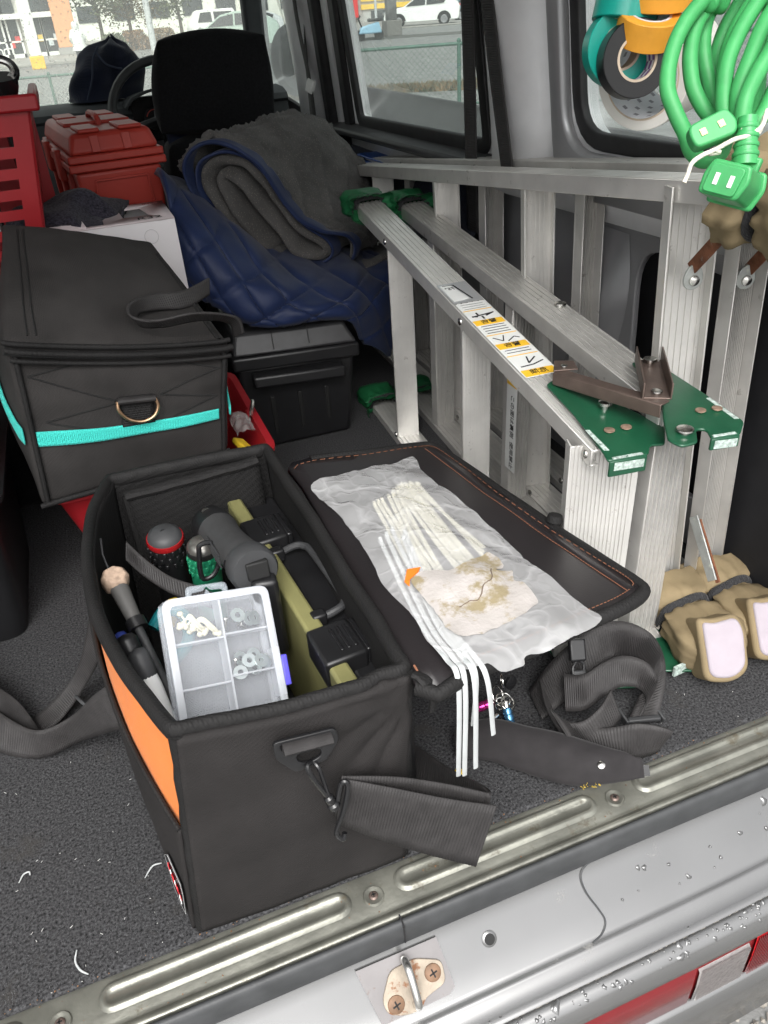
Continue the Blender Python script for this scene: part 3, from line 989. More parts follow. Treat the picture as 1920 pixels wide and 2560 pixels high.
# drain hole
hol = frame((.218, -.0935, -.0540), (1, 0, 0), (0, .68, .735))
mb = MB().lathe([(.0060, .0014), (.0074, .0011), (.0088, 0)], (0, 0, 0), (0, 0, 1), 20, cap=False)
mb.v = [tuple(hol @ V(p)) for p in mb.v]
mb.build("hole_rim", M_silver, van, smooth=60)
mb = MB().lathe([(.0066, .0008), (.0064, .0004)], (0, 0, 0), (0, 0, 1), 20)
mb.v = [tuple(hol @ V(p)) for p in mb.v]
mb.build("drain_hole", M_ink, van)
# striker on its rusty plate in a recess
sd = V((0, -.72, -.69)).normalized()
nrm = V((0, -.69, .72)).normalized()
def sp3(x, d, h=0):
    return V((x, -.0765, -.0365)) + sd * d + nrm * h
ripc = mat("rusty striker plate", (.34, .29, .23), .55, .25, .25, 50, .15, 200, .4, spot=((.20, .085, .035), 60, .52))
mb = MB()
mb.prism([sp3(.070, .0, .0022), sp3(.162, .0, .0022), sp3(.166, .052, .0022), sp3(.158, .057, .0022), sp3(.082, .058, .0022)], nrm * .0008)
mb.build("striker_recess", mat("stained grey paint", (.20, .19, .19), .5, .2, .08, 30, .05, 300, .4, spot=((.15, .11, .09), 60, .62)), van, fix=True)
stp = MB()
pl = rounded([(.088, .036), (.104, .012), (.132, .010), (.160, .022), (.158, .044), (.132, .050), (.126, .058), (.112, .058), (.104, .056), (.090, .050)], .007, 4)
stp.prism([sp3(x, d, .0025) for x, d in pl], nrm * .0028)
striker = stp.build("striker_plate", ripc, van, fix=True, bevel=.0006)
MB().tube(spl([sp3(.121, .008, .003), sp3(.121, .006, .014), sp3(.121, .014, .023), sp3(.121, .034, .024), sp3(.121, .048, .020), sp3(.121, .051, .008), sp3(.121, .050, .003)], 6), .0042, 12).build("striker_loop", M_steel, striker)
for x, d in ((.101, .044), (.147, .030)):
    mb = MB().lathe([(.0004, .003), (.006, .0026), (.0088, .0012), (.0092, 0)], sp3(x, d, .0053), nrm, 18, cap=False)
    sc_ = mb.build("screw", mat("rusty screw", (.20, .12, .075), .6, .3, .3, 90, .2, 400), striker)
    R_ = frame(sp3(x, d, .0083), (1, .2, .1), sd).to_3x3()
    MB().box(sp3(x, d, .0083), (.009, .0016, .0006), R_).box(sp3(x, d, .0083), (.0016, .009, .0006), R_).build("screw_slot", M_ink, striker, smooth=0)
# rain drops
rg = random.Random(21)
dr = MB()
prof_b = [(-.140, -.0915), (-.150, -.0957), (-.160, -.1005), (-.1665, -.1035), (-.1725, -.110)]
for k in range(215):
    x = rg.uniform(-.05, .85)
    if k < 190:
        i = rg.choice((1, 2, 2, 2, 3, 3))
        a, b_ = V((0, *prof_b[i])), V((0, *prof_b[i + 1]))
    else:
        a, b_ = V((0, -.082, -.042)), V((0, -.122, -.083))
        x = rg.uniform(.36, .85)
    t_ = rg.random()
    p = a.lerp(b_, t_)
    p.x = x
    p.y += cv(x)
    n_ = V((0, (b_ - a).z, -(b_ - a).y)).normalized()
    if n_.z < 0:
        n_ = -n_
    r_ = rg.uniform(.0008, .0026) * (1.9 if rg.random() < .16 else 1)
    ex = rg.uniform(.8, 1.7)
    ang = rg.uniform(0, 3)
    tx = V((cos(ang), 0, 0)) + (b_ - a).normalized() * sin(ang)
    ty = n_.cross(tx)
    base = len(dr.v)
    vs = [p + n_ * r_ * .5]
    for ring, (rr, hh) in enumerate(((.6, .38), (1.0, 0.))):
        for q in range(8):
            an = 2 * pi * q / 8
            w_ = 1 + .25 * sin(3 * an + k)
            vs.append(p + (tx * cos(an) * ex + ty * sin(an)) * r_ * rr * w_ + n_ * r_ * hh)
    fs = [(0, 1 + q, 1 + (q + 1) % 8) for q in range(8)] + [(1 + q, 9 + q, 9 + (q + 1) % 8, 1 + (q + 1) % 8) for q in range(8)]
    dr.add(vs, fs)
M_drop = mat("water beads on paint", (.17, .17, .17), .06, .6, .05)
dr.build("rain_drops", M_drop, bumper, smooth=80, kind="stuff")

# ---- right body side
def xw(z):
    return .80 - .10 * max(0, z - .55)
def wy(y, z, o=0.0):
    return V((xw(z) - o, y, z))
rw = rounded([(.02, 1.06), (.70, 1.05), (.682, .60), (.02, .615)], [.06, .06, .07, .06], 6)
sw = rounded([(1.03, 1.09), (1.80, 1.09), (1.775, .530), (1.0, .548)], .035, 5)
dw = rounded([(2.22, 1.08), (2.60, 1.06), (2.88, .56), (2.26, .50)], .04, 5)
outer = [(-.02, .505), (3.0, .42), (3.0, .60), (2.62, 1.14), (2.5, 1.22), (-.02, 1.22)]
sheet(outer, [rw, sw, dw], wy, "side_wall", M_trim, van, .035, 0)
def win(poly, name="window", tint=None, border=.022, parent=van, fn=wy):
    c = V((sum(p[0] for p in poly) / len(poly), sum(p[1] for p in poly) / len(poly)))
    def grow(d):
        out = []
        m_ = len(poly)
        for i, p in enumerate(poly):
            a, b_ = V(poly[i - 1]), V(poly[(i + 1) % m_])
            t_ = (b_ - a)
            t_ = t_.normalized() if t_.length else V((1, 0))
            nn = V((t_.y, -t_.x))
            if nn.dot(V(p) - c) < 0:
                nn = -nn
            q = V(p) + nn * d
            out.append((q.x, q.y))
        return out
    w = sheet(grow(.004), [], lambda y, z: fn(y, z, -.004), name, tint or M_glass, parent, .003)
    sheet(grow(.012), [grow(-border)], lambda y, z: fn(y, z, .016), "window_seal", M_rub, w, .014, 0, .003)
    return w
win(rw, border=.014)
win(sw, border=.02)
win(dw, border=.02)
# inner window ledge of the rear quarter window
sheet(rounded([(-.02, 1.12), (.76, 1.12), (.735, .515), (-.02, .53)], .08, 6), [[(p[0], p[1]) for p in rounded([(.0, 1.075), (.715, 1.07), (.70, .585), (.0, .60)], .07, 6)]], lambda y, z: wy(y, z, .028), "window_surround", M_inner, van, .02, 0, .006)
# lower inner panel with a lightening hole
hole = rounded([(.30, .455), (.545, .46), (.525, .10), (.30, .10)], [.05, .07, .06, .05], 6)
sheet([(.24, .012), (2.2, .012), (2.2, .505), (.24, .505)], [hole], lambda y, z: V((.815, y, z)), "inner_panel", M_inner, van, .012, 0, .003)
MB().b2((.875, -.05, -.02), (.89, 2.4, .6)).build("outer_skin", M_dkpan, van)
# pressed swage on the panel and a rubber plug
mb = MB()
def swage(u, v):
    y = lerp(.575, .70, u)
    z = lerp(.05, .47, v)
    w = sin(pi * u) ** .7 * min(1, 4 * v, 4 * (1 - v))
    return V((.808 - .035 * w, y + .02 * sin(6 * v), z))
mb.grid(swage, 10, 16).build("pressed_rib", M_inner, van, smooth=80)
MB().lathe([(.012, 0), (.012, .004), (.008, .006)], (.808, .50, .49), (-1, 0, 0), 16).build("rubber_plug", M_inner, van)
MB().b2((.80, -.05, 0), (.83, .285, .60)).build("black_trim_panel", M_dkpan, van, bevel=.008)
# sliding door trim
mb = MB()
def trimf(u, v):
    y = lerp(.99, 1.86, u)
    z = lerp(.30, .522, v)
    return V((.80 - .045 * sin(pi * min(1, v * 1.25) ** .8) - .012, y, z))
mb.grid(trimf, 12, 10).build("door_trim", M_seatb, van, smooth=80)
MB().prism([(.79, .985, .525), (.735, .985, .515), (.735, 1.93, .497), (.79, 1.93, .507)], (0, 0, .018)).build("door_ledge", M_bplas2, van, bevel=.006)
MB().b2((.745, 1.86, .30), (.80, 2.06, .50)).build("latch_trim", M_bplas, van, bevel=.012)
MB().b2((.738, 1.885, .40), (.748, 1.905, .475)).build("latch_handle", M_steel, van, bevel=.003)
# pillar weatherstrips and door edge
for nme, y0, y1, m_, o_ in (("door_seal", 1.955, 2.01, M_rub, .045), ("door_edge", 1.90, 1.95, M_trim, .025), ("window_channel", 1.815, 1.875, M_rub, .03)):
    mb = MB()
    mb.hexa([wy(y0, .50, o_), wy(y0, .50, 0.01), wy(y1, .50, 0.01), wy(y1, .50, o_), wy(y0 - .03, 1.2, o_), wy(y0 - .03, 1.2, 0.01), wy(y1 - .03, 1.2, 0.01), wy(y1 - .03, 1.2, o_)])
    mb.build(nme, m_, van, bevel=.012, fix=True)
MB().b2((.74, 2.0, .02), (.80, 2.22, .50)).build("pillar_foot", M_dash, van, bevel=.01)
# rounded painted pillars
def pillar(name, y0, y1, z0, z1, bulge, m_, lean=0.):
    def fn(u, v):
        z = lerp(z0, z1, v)
        w = (1 - abs(2 * u - 1) ** 2.2)
        return V((xw(z) - .012 - bulge * w, lerp(y0, y1, u) + lean * (z - z0), z))
    return MB().grid(fn, 18, 6).build(name, m_, van, smooth=80, solid=.004)
pillar("quarter_pillar", .745, .965, .50, 1.21, .055, M_trim, .02)
pillar("centre_pillar", 2.02, 2.19, .50, 1.21, .075, M_trim, -.04)
# seat belts
def belt(e1, e2, name="seat_belt"):
    return ribbon(e1, e2).build(name, M_web, van, solid=.0016, smooth=60)
belt([(.715, 1.035, 1.15), (.735, 1.03, .8), (.742, 1.02, .40)], [(.715, .985, 1.15), (.735, .98, .8), (.742, .97, .40)])
belt([(.690, .955, 1.15), (.705, .900, .82), (.715, .82, .52)], [(.690, .910, 1.15), (.705, .855, .82), (.715, .775, .52)])
belt([(.715, 2.10, 1.15), (.725, 2.07, .80), (.70, 1.98, .45)], [(.715, 2.065, 1.15), (.725, 2.04, .80), (.70, 1.95, .45)])
MB().tube(spl([(.70, 2.06, 1.1), (.70, 2.02, .80), (.695, 1.93, .62), (.69, 1.90, .40)], 5), .0, 6, flat=(.010, .0015, (1, .3, 0))).build("seat_belt", M_web, van)
MB().box((.695, 1.93, .62), (.012, .03, .035), Euler((.3, .2, .4)).to_matrix()).build("belt_tongue", M_white, van, bevel=.003)

# ---- left body side, roof, tailgate
fl = lambda y, z, o=0.0: V((-(xw(z) - o), y, z))
sheet([(p[0], p[1]) for p in [(-.02, 0), (3.0, 0), (3.0, .60), (2.62, 1.14), (2.5, 1.22), (-.02, 1.22)]], [rw, sw, dw], fl, "side_wall", M_trim, van, .035, 0)
for w_ in (rw, sw, dw):
    win(w_, fn=fl)
MB().hexa([V(p) for p in ((-.74, 0, 1.215), (.74, 0, 1.215), (.74, 2.55, 1.215), (-.74, 2.55, 1.215), (-.72, 0, 1.25), (.72, 0, 1.25), (.72, 2.55, 1.25), (-.72, 2.55, 1.25))]).build("roof", M_trim, van, bevel=.01)
tg = MB().hexa([V(p) for p in ((-.68, -.04, 1.24), (.68, -.04, 1.24), (.62, -.50, 1.95), (-.62, -.50, 1.95), (-.68, -.04, 1.275), (.68, -.04, 1.275), (.62, -.47, 1.965), (-.62, -.47, 1.965))])
tg.build("tailgate", M_trim, van, bevel=.01)
MB().b2((-.80, 2.28, -.60), (.80, 3.0, 0)).build("front_floor", M_dkpan, van)
# ---- windscreen, pillars, dashboard
wn = sheet([(-.74, 0), (.74, 0), (.68, 1), (-.68, 1)], [], lambda x, t: V((x, lerp(2.97, 2.58, t), lerp(.545, 1.2, t))), "windscreen", M_wind, van, .004)
rg = random.Random(31)
rd = MB()
for k in range(2600):
    x, t_ = rg.uniform(-.45, .72), rg.uniform(0.02, .98)
    p = V((x, lerp(2.97, 2.58, t_) + .005, lerp(.545, 1.2, t_) + .003))
    r_ = rg.uniform(.0008, .0030)
    n_ = V((0, .86, .51))
    a, b_ = V((1, 0, 0)), V((0, -.51, .86))
    vs = [p + n_ * r_ * .6] + [p + (a * cos(2 * pi * q / 6) + b_ * sin(2 * pi * q / 6) * 1.25) * r_ for q in range(6)]
    rd.add(vs, [(0, 1 + q, 1 + (q + 1) % 6) for q in range(6)])
rd.build("rain_drops", film("lit rain drops", (.86, .88, .86), .55, .05), wn, smooth=80, kind="stuff")
for s_ in (1, -1):
    MB().bar((s_ * .775, 2.93, .45), (s_ * .70, 2.54, 1.2), .07, .06, (1, 0, 0)).build("front_pillar", M_dash, van, bevel=.012)
mb = extrude_x([(2.98, .20), (2.98, .545), (2.90, .572), (2.60, .590), (2.50, .585), (2.455, .572), (2.445, .555), (2.46, .545), (2.44, .47), (2.40, .38), (2.45, 0.1)], -.76, .76, 2)
dash = mb.build("dashboard", M_dash, van, smooth=40)
MB().b2((-.02, 2.425, .495), (.12, 2.45, .548)).build("air_vent", M_gloss, dash, bevel=.006)
for i in range(4):
    MB().b2((-.012, 2.418, .502 + i * .011), (.112, 2.428, .506 + i * .011)).build("vent_slat", M_bplas2, dash)
MB().b2((.135, 2.43, .503), (.172, 2.455, .548)).build("hazard_button", mat("red button", (.62, .07, .05), .45), dash, bevel=.004)
MB().b2((.185, 2.43, .508), (.215, 2.455, .54)).build("switch", M_bplas2, dash, bevel=.004)
mb = MB()
mb.grid(lambda u, v: V((lerp(.21, .55, u), lerp(2.36, 2.6, v), .575 + .055 * sin(pi * u) ** .5 * (1 - .4 * v))), 14, 6)
mb.build("cluster_hood", M_dash, dash, solid=.008, smooth=70)
MB().b2((.23, 2.43, .47), (.53, 2.45, .60)).build("instrument_cluster", M_gloss, dash)
for x in (.30, .40):
    MB().lathe([(.034, 0), (.036, .004), (.032, .005)], (x, 2.428, .535), (0, -1, .2), 20).build("gauge", M_dkpan, dash)
    MB().tube([V((x, 2.421, .535)) + V((cos(a) * .028, 0, sin(a) * .028)) for a in [pi * (.1 + .8 * k / 10) for k in range(11)]], .0016, 6).build("gauge_ring", mat("red gauge print", (.6, .08, .06), .5), dash)
# steering wheel
sc = V((.345, 2.28, .555))
ax = V((0, -.80, .60)).normalized()
ux, uy = V((1, 0, 0)), ax.cross(V((1, 0, 0)))
ring = [sc + (ux * cos(a) + uy * sin(a)) * .185 for a in [2 * pi * k / 40 for k in range(40)]]
stw = MB().tube(ring, .0135, 10, True).build("steering_wheel", M_bplas2, van)
MB().lathe([(.05, 0), (.062, .012), (.05, .03), (.02, .034)], sc - ax * .02, ax, 20).build("hub", M_bplas2, stw)
for a in (-.25, pi + .25, 1.5 * pi):
    MB().bar(sc, sc + (ux * cos(a) + uy * sin(a)) * .178, .03, .014, ax).build("spoke", M_bplas2, stw, bevel=.004)
MB().cyl(sc - ax * .02, sc - ax * .16, .035).build("column", M_bplas, stw)

# ---- driver seat
def puff(c8, n, bulge, pw=.8):
    """closed soft box from 8 corners (4 bottom ccw, 4 top ccw), faces bulged outward"""
    c8 = [V(p) for p in c8]
    cen = sum(c8, V()) / 8
    mb = MB()
    for q in ((0, 1, 5, 4), (1, 2, 6, 5), (2, 3, 7, 6), (3, 0, 4, 7), (4, 5, 6, 7), (3, 2, 1, 0)):
        a, b_, c_, d_ = (c8[i] for i in q)
        nn = (b_ - a).cross(d_ - a).normalized()
        if nn.dot((a + c_) / 2 - cen) < 0:
            nn = -nn
        def fn(u, v, a=a, b_=b_, c_=c_, d_=d_, nn=nn):
            p = a.lerp(b_, u).lerp(d_.lerp(c_, u), v)
            return p + nn * bulge * (sin(pi * u) * sin(pi * v)) ** pw
        mb.grid(fn, n, n)
    return mb
mb = puff([(.225, 1.70, 0), (.615, 1.70, 0), (.615, 1.86, 0), (.225, 1.86, 0), (.245, 1.70, .535), (.615, 1.70, .545), (.615, 1.82, .545), (.245, 1.82, .535)], 14, .035)
seat = mb.build("driver_seat", M_seat, van, merge=1e-4, smooth=0, sub=0)
seat.modifiers.new("bevel", 'BEVEL').width = .03
seat.data.shade_smooth()
mb = puff([(.232, 1.70, .565), (.525, 1.70, .562), (.520, 1.80, .57), (.24, 1.80, .57), (.268, 1.725, .762), (.532, 1.725, .758), (.52, 1.79, .762), (.275, 1.79, .762)], 12, .018)
hr = mb.build("headrest", M_seat, seat, merge=1e-4, smooth=0)
b_ = hr.modifiers.new("bevel", 'BEVEL')
b_.width, b_.segments, b_.limit_method, b_.angle_limit = .028, 4, 'ANGLE', radians(40)
hr.data.shade_smooth()
for x in (.33, .46):
    MB().cyl((x, 1.76, .48), (x, 1.765, .58), .007).build("headrest_post", M_steel, seat)
mb = MB().grid(lambda u, v: V((lerp(.25, .61, u), lerp(1.692, 1.76, v) - .016 * sin(pi * u), lerp(.44, .566, v) + .012 * sin(pi * u))), 12, 6)
mb.build("shoulder_panel", M_seatb, seat, solid=.006, smooth=80)
# folded rear seat that carries the load on the left
mb = MB().b2((-.74, .99, 0), (.165, 1.66, .27))
rs = mb.build("folded_rear_seat", M_seat, van, bevel=.03, seg=3)
MB().b2((-.70, 1.13, .268), (.18, 1.66, .415)).build("folded_backrest", M_seat, rs, bevel=.025, seg=3)
# outside mirror
mi = MB().lathe([(.02, 0), (.07, .01), (.085, .05), (.08, .10), (.03, .125)], (.93, 2.90, .64), (0, 1, 0), 20)
mi.v = [(v[0], v[1], .64 + (v[2] - .64) * 1.5) for v in mi.v]
mi.build("door_mirror", M_bplas2, van)
# hanger rail under the roof lining
MB().cyl((.60, -.02, 1.08), (.66, 1.0, 1.08), .008).build("hanger_rail", M_steel, van)
for y_, x_ in ((0.0, .601), (.98, .659)):
    MB().cyl((x_, y_, 1.07), (x_, y_, 1.22), .006).build("rail_bracket", M_steel, van)

# ================================================================ LADDERS
def section(root, Pl, Pu, steps, nrm, rail_w=.052, rail_t=.024, mat_r=None, tread=.05, last=None, grooves=5, flip=1, face=1):
    """one half of a step ladder lying on its side.  Pl, Pu: (foot, hinge) ends of the lower and upper rail."""
    nrm = V(nrm).normalized()
    mr = mat_r or M_alu
    for (a, b), up in ((Pl, 1), (Pu, 1)):
        a, b = V(a), V(b)
        u = (b - a).normalized()
        n_ = (nrm - u * nrm.dot(u)).normalized()
        w_ = u.cross(n_).normalized()
        if w_.z < 0:
            w_ = -w_
        mb = MB()
        # channel: web plus two flanges, ridges along the web
        mb.bar(a, b, rail_w, .004, n_)
        for s_ in (-1, 1):
            off = n_ * s_ * (rail_w / 2 + .0005) - w_ * (rail_t / 2 - .003)
            mb.bar(a + off, b + off, .003, rail_t, n_)
            off2 = n_ * s_ * (rail_w / 2 - .0045) - w_ * (rail_t - .004)
            mb.bar(a + off2, b + off2, .011, .0028, n_)
        r_ = mb.build("rail", mr, root, bevel=.0007, seg=1, smooth=30)
        rg_ = MB()
        for k in range(grooves):
            o_ = n_ * rail_w * (-.36 + .72 * k / (grooves - 1)) + w_ * .0026
            rg_.bar(a + o_, b + o_, rail_w * .72 / (grooves - 1) * .52, .0016, n_)
        rg_.build("rail_ridges", mr, r_, smooth=0)
    for i, (t, wdt) in enumerate(steps):
        a = V(Pl[0]).lerp(V(Pl[1]), t)
        b = V(Pu[0]).lerp(V(Pu[1]), t)
        u = (V(Pl[1]) - V(Pl[0])).normalized()
        d = (b - a).normalized()
        a = a + d * .002
        b = b - d * .0025
        n_ = (nrm - d * nrm.dot(d)).normalized()
        tn = n_.cross(d).normalized()
        if tn.dot(u) < 0:
            tn = -tn
        # tread tilts against the rails as it would stand level
        n2 = (n_ * cos(radians(14 * flip)) + tn * sin(radians(14 * flip))).normalized()
        t2 = n2.cross(d).normalized()
        if t2.dot(u) < 0:
            t2 = -t2
        mb = MB()
        mb.bar(a, b, wdt, .003, n2)
        for s_ in (-1, 1):
            o_ = n2 * s_ * (wdt / 2 - .0012) - t2 * .0095
            mb.bar(a + o_, b + o_, .0024, .018, n2)
        st = mb.build("step", mr, root, bevel=.0006, seg=1, smooth=30)
        rg_ = MB()
        g = 7 if wdt < .07 else 15
        for k in range(g):
            o_ = n2 * wdt * (-.42 + .84 * k / (g - 1)) + t2 * .0022 * face
            rg_.bar(a + o_, b + o_, wdt * .84 / (g - 1) * .55, .0016, n2)
        rg_.build("step_ridges", mr, st, smooth=0)
        # rivets on the rail and gusset
        for e, q in ((b, 1), (a, -1)):
            MB().lathe([(.0062, 0), (.0055, .002), (.002, .0034)], e + d * (.0015 if q > 0 else -.0015) * 0 + d * q * .004 - nrm * (rail_w / 2 + .0015) * flip - d * q * .012, -nrm * flip, 12).build("rivet", M_steel, st)

def sock(root, c, d, up, L, w, h, m_, m_el, seed, pad=False, tie=.72):
    """gathered cloth cover pulled over a rail end: c = closed end centre, d = towards the open end"""
    c, d, up = V(c), V(d).normalized(), V(up)
    up = (up - d * up.dot(d)).normalized()
    sd_ = d.cross(up)
    mb = MB()
    nu, nv = 40, 26
    def rad(t):
        if t < .08:
            return .80 + t * 2.5
        k = 1.0 + .07 * sin(t * 9)
        k -= .34 * math.exp(-((t - tie) / .06) ** 2)
        if t > .9:
            k *= 1.0 + (t - .9) * 1.2
        return k
    def fn(u, v):
        a = 2 * pi * u
        r_ = rad(v)
        sq = (abs(cos(a)) ** 4 + abs(sin(a)) ** 4) ** -.25
        g = .05 * sin(9 * a + seed + 1.5 * sin(2 * a)) * v + .07 * sin(13 * a + seed + 2 * sin(5 * v)) * (math.exp(-((v - tie) / .16) ** 2) + .25) + .10 * nz((cos(a) * 2, sin(a) * 2, v * 5), 1.3, seed)
        k = r_ * (1 + g * 1.25)
        return c + d * (v * L + .004 * nz((cos(a) * 3, sin(a) * 3, v * 3), 1, seed)) + sd_ * cos(a) * sq * w / 2 * k + up * sin(a) * sq * h / 2 * k
    mb.grid(fn, nu, nv)
    n0 = len(mb.v)
    mb.v.append(tuple(c - d * .004))
    for i in range(nu):
        mb.f.append((n0, i + 1, i))
    s_ = mb.build("foot_cover", m_, root, merge=1e-5, smooth=80)
    el = MB()
    ring = []
    for k in range(36):
        a = 2 * pi * k / 36
        sq = (abs(cos(a)) ** 4 + abs(sin(a)) ** 4) ** -.25
        ring.append(c + d * (tie * L + .004 * sin(a * 2)) + sd_ * cos(a) * sq * w / 2 * .78 + up * sin(a) * sq * h / 2 * .78)
    el.tube(ring, .006, 8, True, flat=None)
    el.build("elastic_band", m_el, s_, smooth=80)
    return s_

M_elast = cloth("black elastic", (.03, .03, .032), .003, .2, .85, .8)
# ---------------- front ladder: green hinges, green foot covers
LA = thing("step_ladder", "front aluminium step ladder lying on its side with green hinge plates", "ladder", (.56, .6, 0))
section(LA, ((.553, 1.10, .012), (.508, .165, .012)), ((.553, 1.10, .462), (.508, .165, .354)), ((.205, .046), (.588, .046), (.985, .086)), (1, -.06, 0), flip=1)
section(LA, ((.648, 1.10, .012), (.604, .165, .012)), ((.648, 1.10, .448), (.604, .165, .380)), ((.19, .046), (.56, .046), (.985, .062)), (1, -.05, 0), mat_r=M_alu2, flip=-1)
for c_, sd_ in (((.556, 1.165, .455), 1), ((.652, 1.165, .441), 2), ((.556, 1.165, .012), 3), ((.652, 1.165, .012), 4)):
    sock(LA, c_, (-.055, -1, 0 if c_[2] < .1 else .03), (0, 0, 1), .115, .082, .05, M_sockg, M_elast, sd_)
# hinge plates on top of the upper rails (and a pair below on the floor side)
def plate(parent, name, pts, z, th, m_, r=.012, tilt=None):
    pl_ = rounded(pts, r, 4)
    f_ = tilt or (lambda x, y: z)
    mb = MB()
    mb.prism([(x, y, f_(x, y)) for x, y in pl_], (0, 0, th))
    return mb.build(name, m_, parent, fix=True, bevel=.0012)
tA = lambda x, y: .3585 + (y - .15) * .1155
tB = lambda x, y: .3835 + (y - .14) * .0727
hpA = plate(LA, "hinge_plate", [(.502, .306), (.536, .322), (.547, .272), (.573, .191), (.580, .166), (.558, .137), (.541, .142), (.529, .128), (.479, .134), (.484, .152), (.497, .235)], .36, .0035, M_grn, .005, tA)
hpB = plate(LA, "hinge_plate", [(.612, .282), (.640, .256), (.640, .172), (.637, .106), (.615, .087), (.580, .092), (.588, .110), (.578, .115), (.562, .092), (.541, .092), (.536, .109), (.560, .149), (.588, .188)], .366, .0035, M_grn, .006, tB)
def lip(hp, p0, p1, fz, dz=.020):
    a, b = V((*p0, fz(*p0))), V((*p1, fz(*p1)))
    d = (b - a).normalized()
    MB().bar(a + V((0, 0, -dz / 2 + .002)), b + V((0, 0, -dz / 2 + .002)), .0035, dz, d.cross(V((0, 0, 1)))).build("folded_lip", M_grn, hp, bevel=.001)
    n_ = V((d.y, -d.x, 0))
    if n_.y > 0:
        n_ = -n_
    MB().bar(a.lerp(b, .12) + n_ * .0022 + V((0, 0, -.005)), a.lerp(b, .92) + n_ * .0022 + V((0, 0, -.006)), .0006, .010, n_).build("scraped_paint", M_scuff, hp)
    MB().bar(a.lerp(b, .10) - n_ * .002 + V((0, 0, .0040)), a.lerp(b, .9) - n_ * .002 + V((0, 0, .0040)), .0045, .0006, n_).build("scraped_paint", M_scuff, hp)
lip(hpA, (.481, .1338), (.527, .1285), tA)
lip(hpB, (.580, .0925), (.614, .0872), tB, .014)
def flatp(hp, pts, fz):
    MB().prism([V((x, y, fz(x, y) + .0036)) for x, y in pts], (0, 0, .0005)).build("scraped_paint", M_scuff, hp, fix=True)
flatp(hpA, [(.489, .196), (.494, .194), (.492, .150), (.486, .152)], tA)
flatp(hpB, [(.633, .165), (.638, .164), (.635, .112), (.630, .114)], tB)
def rivet(parent, x, y, z, r, h, m_, name="rivet"):
    MB().lathe([(r * .62, 0), (r * .62, h * .5), (r, h * .55), (r * .96, h * .85), (r * .6, h), (.0003, h)], (x, y, z), (0, 0, 1), 20, cap=False).build(name, m_, parent, smooth=50)
rv = mat("rusted rivet", (.32, .22, .16), .5, .4, .35, 120)
rivet(hpA, .538, .228, tA(0, .228) + .003, .0085, .011, M_steel, "bolt_head")
for x, y in ((.514, .183), (.536, .181)):
    rivet(hpA, x, y, tA(x, y) + .003, .0066, .0035, rv)
for x, y in ((.607, .143), (.627, .139)):
    rivet(hpB, x, y, tB(x, y) + .003, .0062, .0035, rv)
rivet(hpB, .562, .114, tB(0, .114) + .003, .0098, .006, M_steel, "pivot_bolt")
# brown lock bars
lb = MB()
a, b = V((.508, .300, .389)), V((.556, .150, .396))
d = (b - a).normalized()
sd_ = V((-d.y, d.x, 0)) * -1
if sd_.x < 0:
    sd_ = -sd_
lb.bar(a, b, .0022, .016, sd_)
lb.bar(a + sd_ * .008 + V((0, 0, .0075)), b + sd_ * .008 + V((0, 0, .0075)), .016, .0022, sd_)
lb.prism([a + V((.0, .0, .0088)), a + V((.018, .028, .0088)), a + V((.040, .016, .0088)), a + V((.030, -.010, .0088))], (0, 0, .0022))
lk = lb.build("lock_bar", M_brown, LA, bevel=.0008)
rivet(lk, a.x + .018, a.y + .004, .3995, .0045, .003, M_steel)
lb = MB()
a, b = V((.622, .262, .404)), V((.562, .166, .404))
d = (b - a).normalized()
sd_ = V((d.y, -d.x, 0))
lb.bar(a, b, .030, .0025, sd_)
for s_ in (-1, 1):
    lb.bar(a + sd_ * s_ * .0155 + V((0, 0, .009)), b + sd_ * s_ * .0155 + V((0, 0, .009)), .0022, .020, sd_)
lk = lb.build("lock_bar", M_brown, LA, bevel=.0008)
rivet(lk, .617, .252, .4055, .0085, .007, M_steel)
rivet(lk, .569, .176, .4055, .0065, .004, M_steel)
rivet(LA, .634, .488, .4045, .009, .009, M_steel, "bolt_head")
# lower hinge plates resting on the carpet
plate(LA, "hinge_plate", [(.47, .34), (.53, .33), (.60, .12), (.545, .100), (.475, .128)], .004, .0035, M_grn, .008)
hq = plate(LA, "hinge_plate", [(.60, .34), (.65, .33), (.676, .105), (.64, .085), (.585, .11)], .0085, .0035, M_grn, .008)
MB().bar((.60, .098, .014), (.672, .104, .014), .004, .016, (0, -1, 0)).build("folded_lip", M_scuff, hq)
# stickers on the near upper rail
a, b = V((.553, 1.10, .462)), V((.508, .165, .354))
u = (b - a).normalized()
n_ = (V((1, -.06, 0)) - u * V((1, -.06, 0)).dot(u)).normalized()
w_ = n_.cross(u).normalized()
if w_.z < 0:
    w_ = -w_
def onrail(t, s, h=.0044):
    return a.lerp(b, t) + n_ * s + w_ * h
def patch(parent, t0, t1, s0, s1, h, m_, name):
    return MB().prism([onrail(t0, s0, h), onrail(t1, s0, h), onrail(t1, s1, h), onrail(t0, s1, h)], w_ * .0003).build(name, m_, parent, smooth=0, fix=True)
M_silvst = mat("silver sticker", (.55, .56, .57), .3, .5, .04)
stk = patch(LA, .475, .555, -.025, .025, .0038, M_silvst, "sticker")
MB().prism([onrail(.482, -.022, .0043), onrail(.548, -.022, .0043), onrail(.545, .006, .0043), onrail(.482, -.004, .0043)], w_ * .0002).build("print_panel", M_sticker, stk, smooth=0, fix=True)
MB().bar(onrail(.484, .0, .0046), onrail(.546, .010, .0046), .0022, .0003, n_).build("print_line", M_ink, stk)
MB().bar(onrail(.484, -.018, .0046), onrail(.484, .0, .0046), .0012, .0003, u).build("print_line", M_ink, stk)
MT = lambda t, s, h=.0047: frame(onrail(t, s, h), n_, -u)
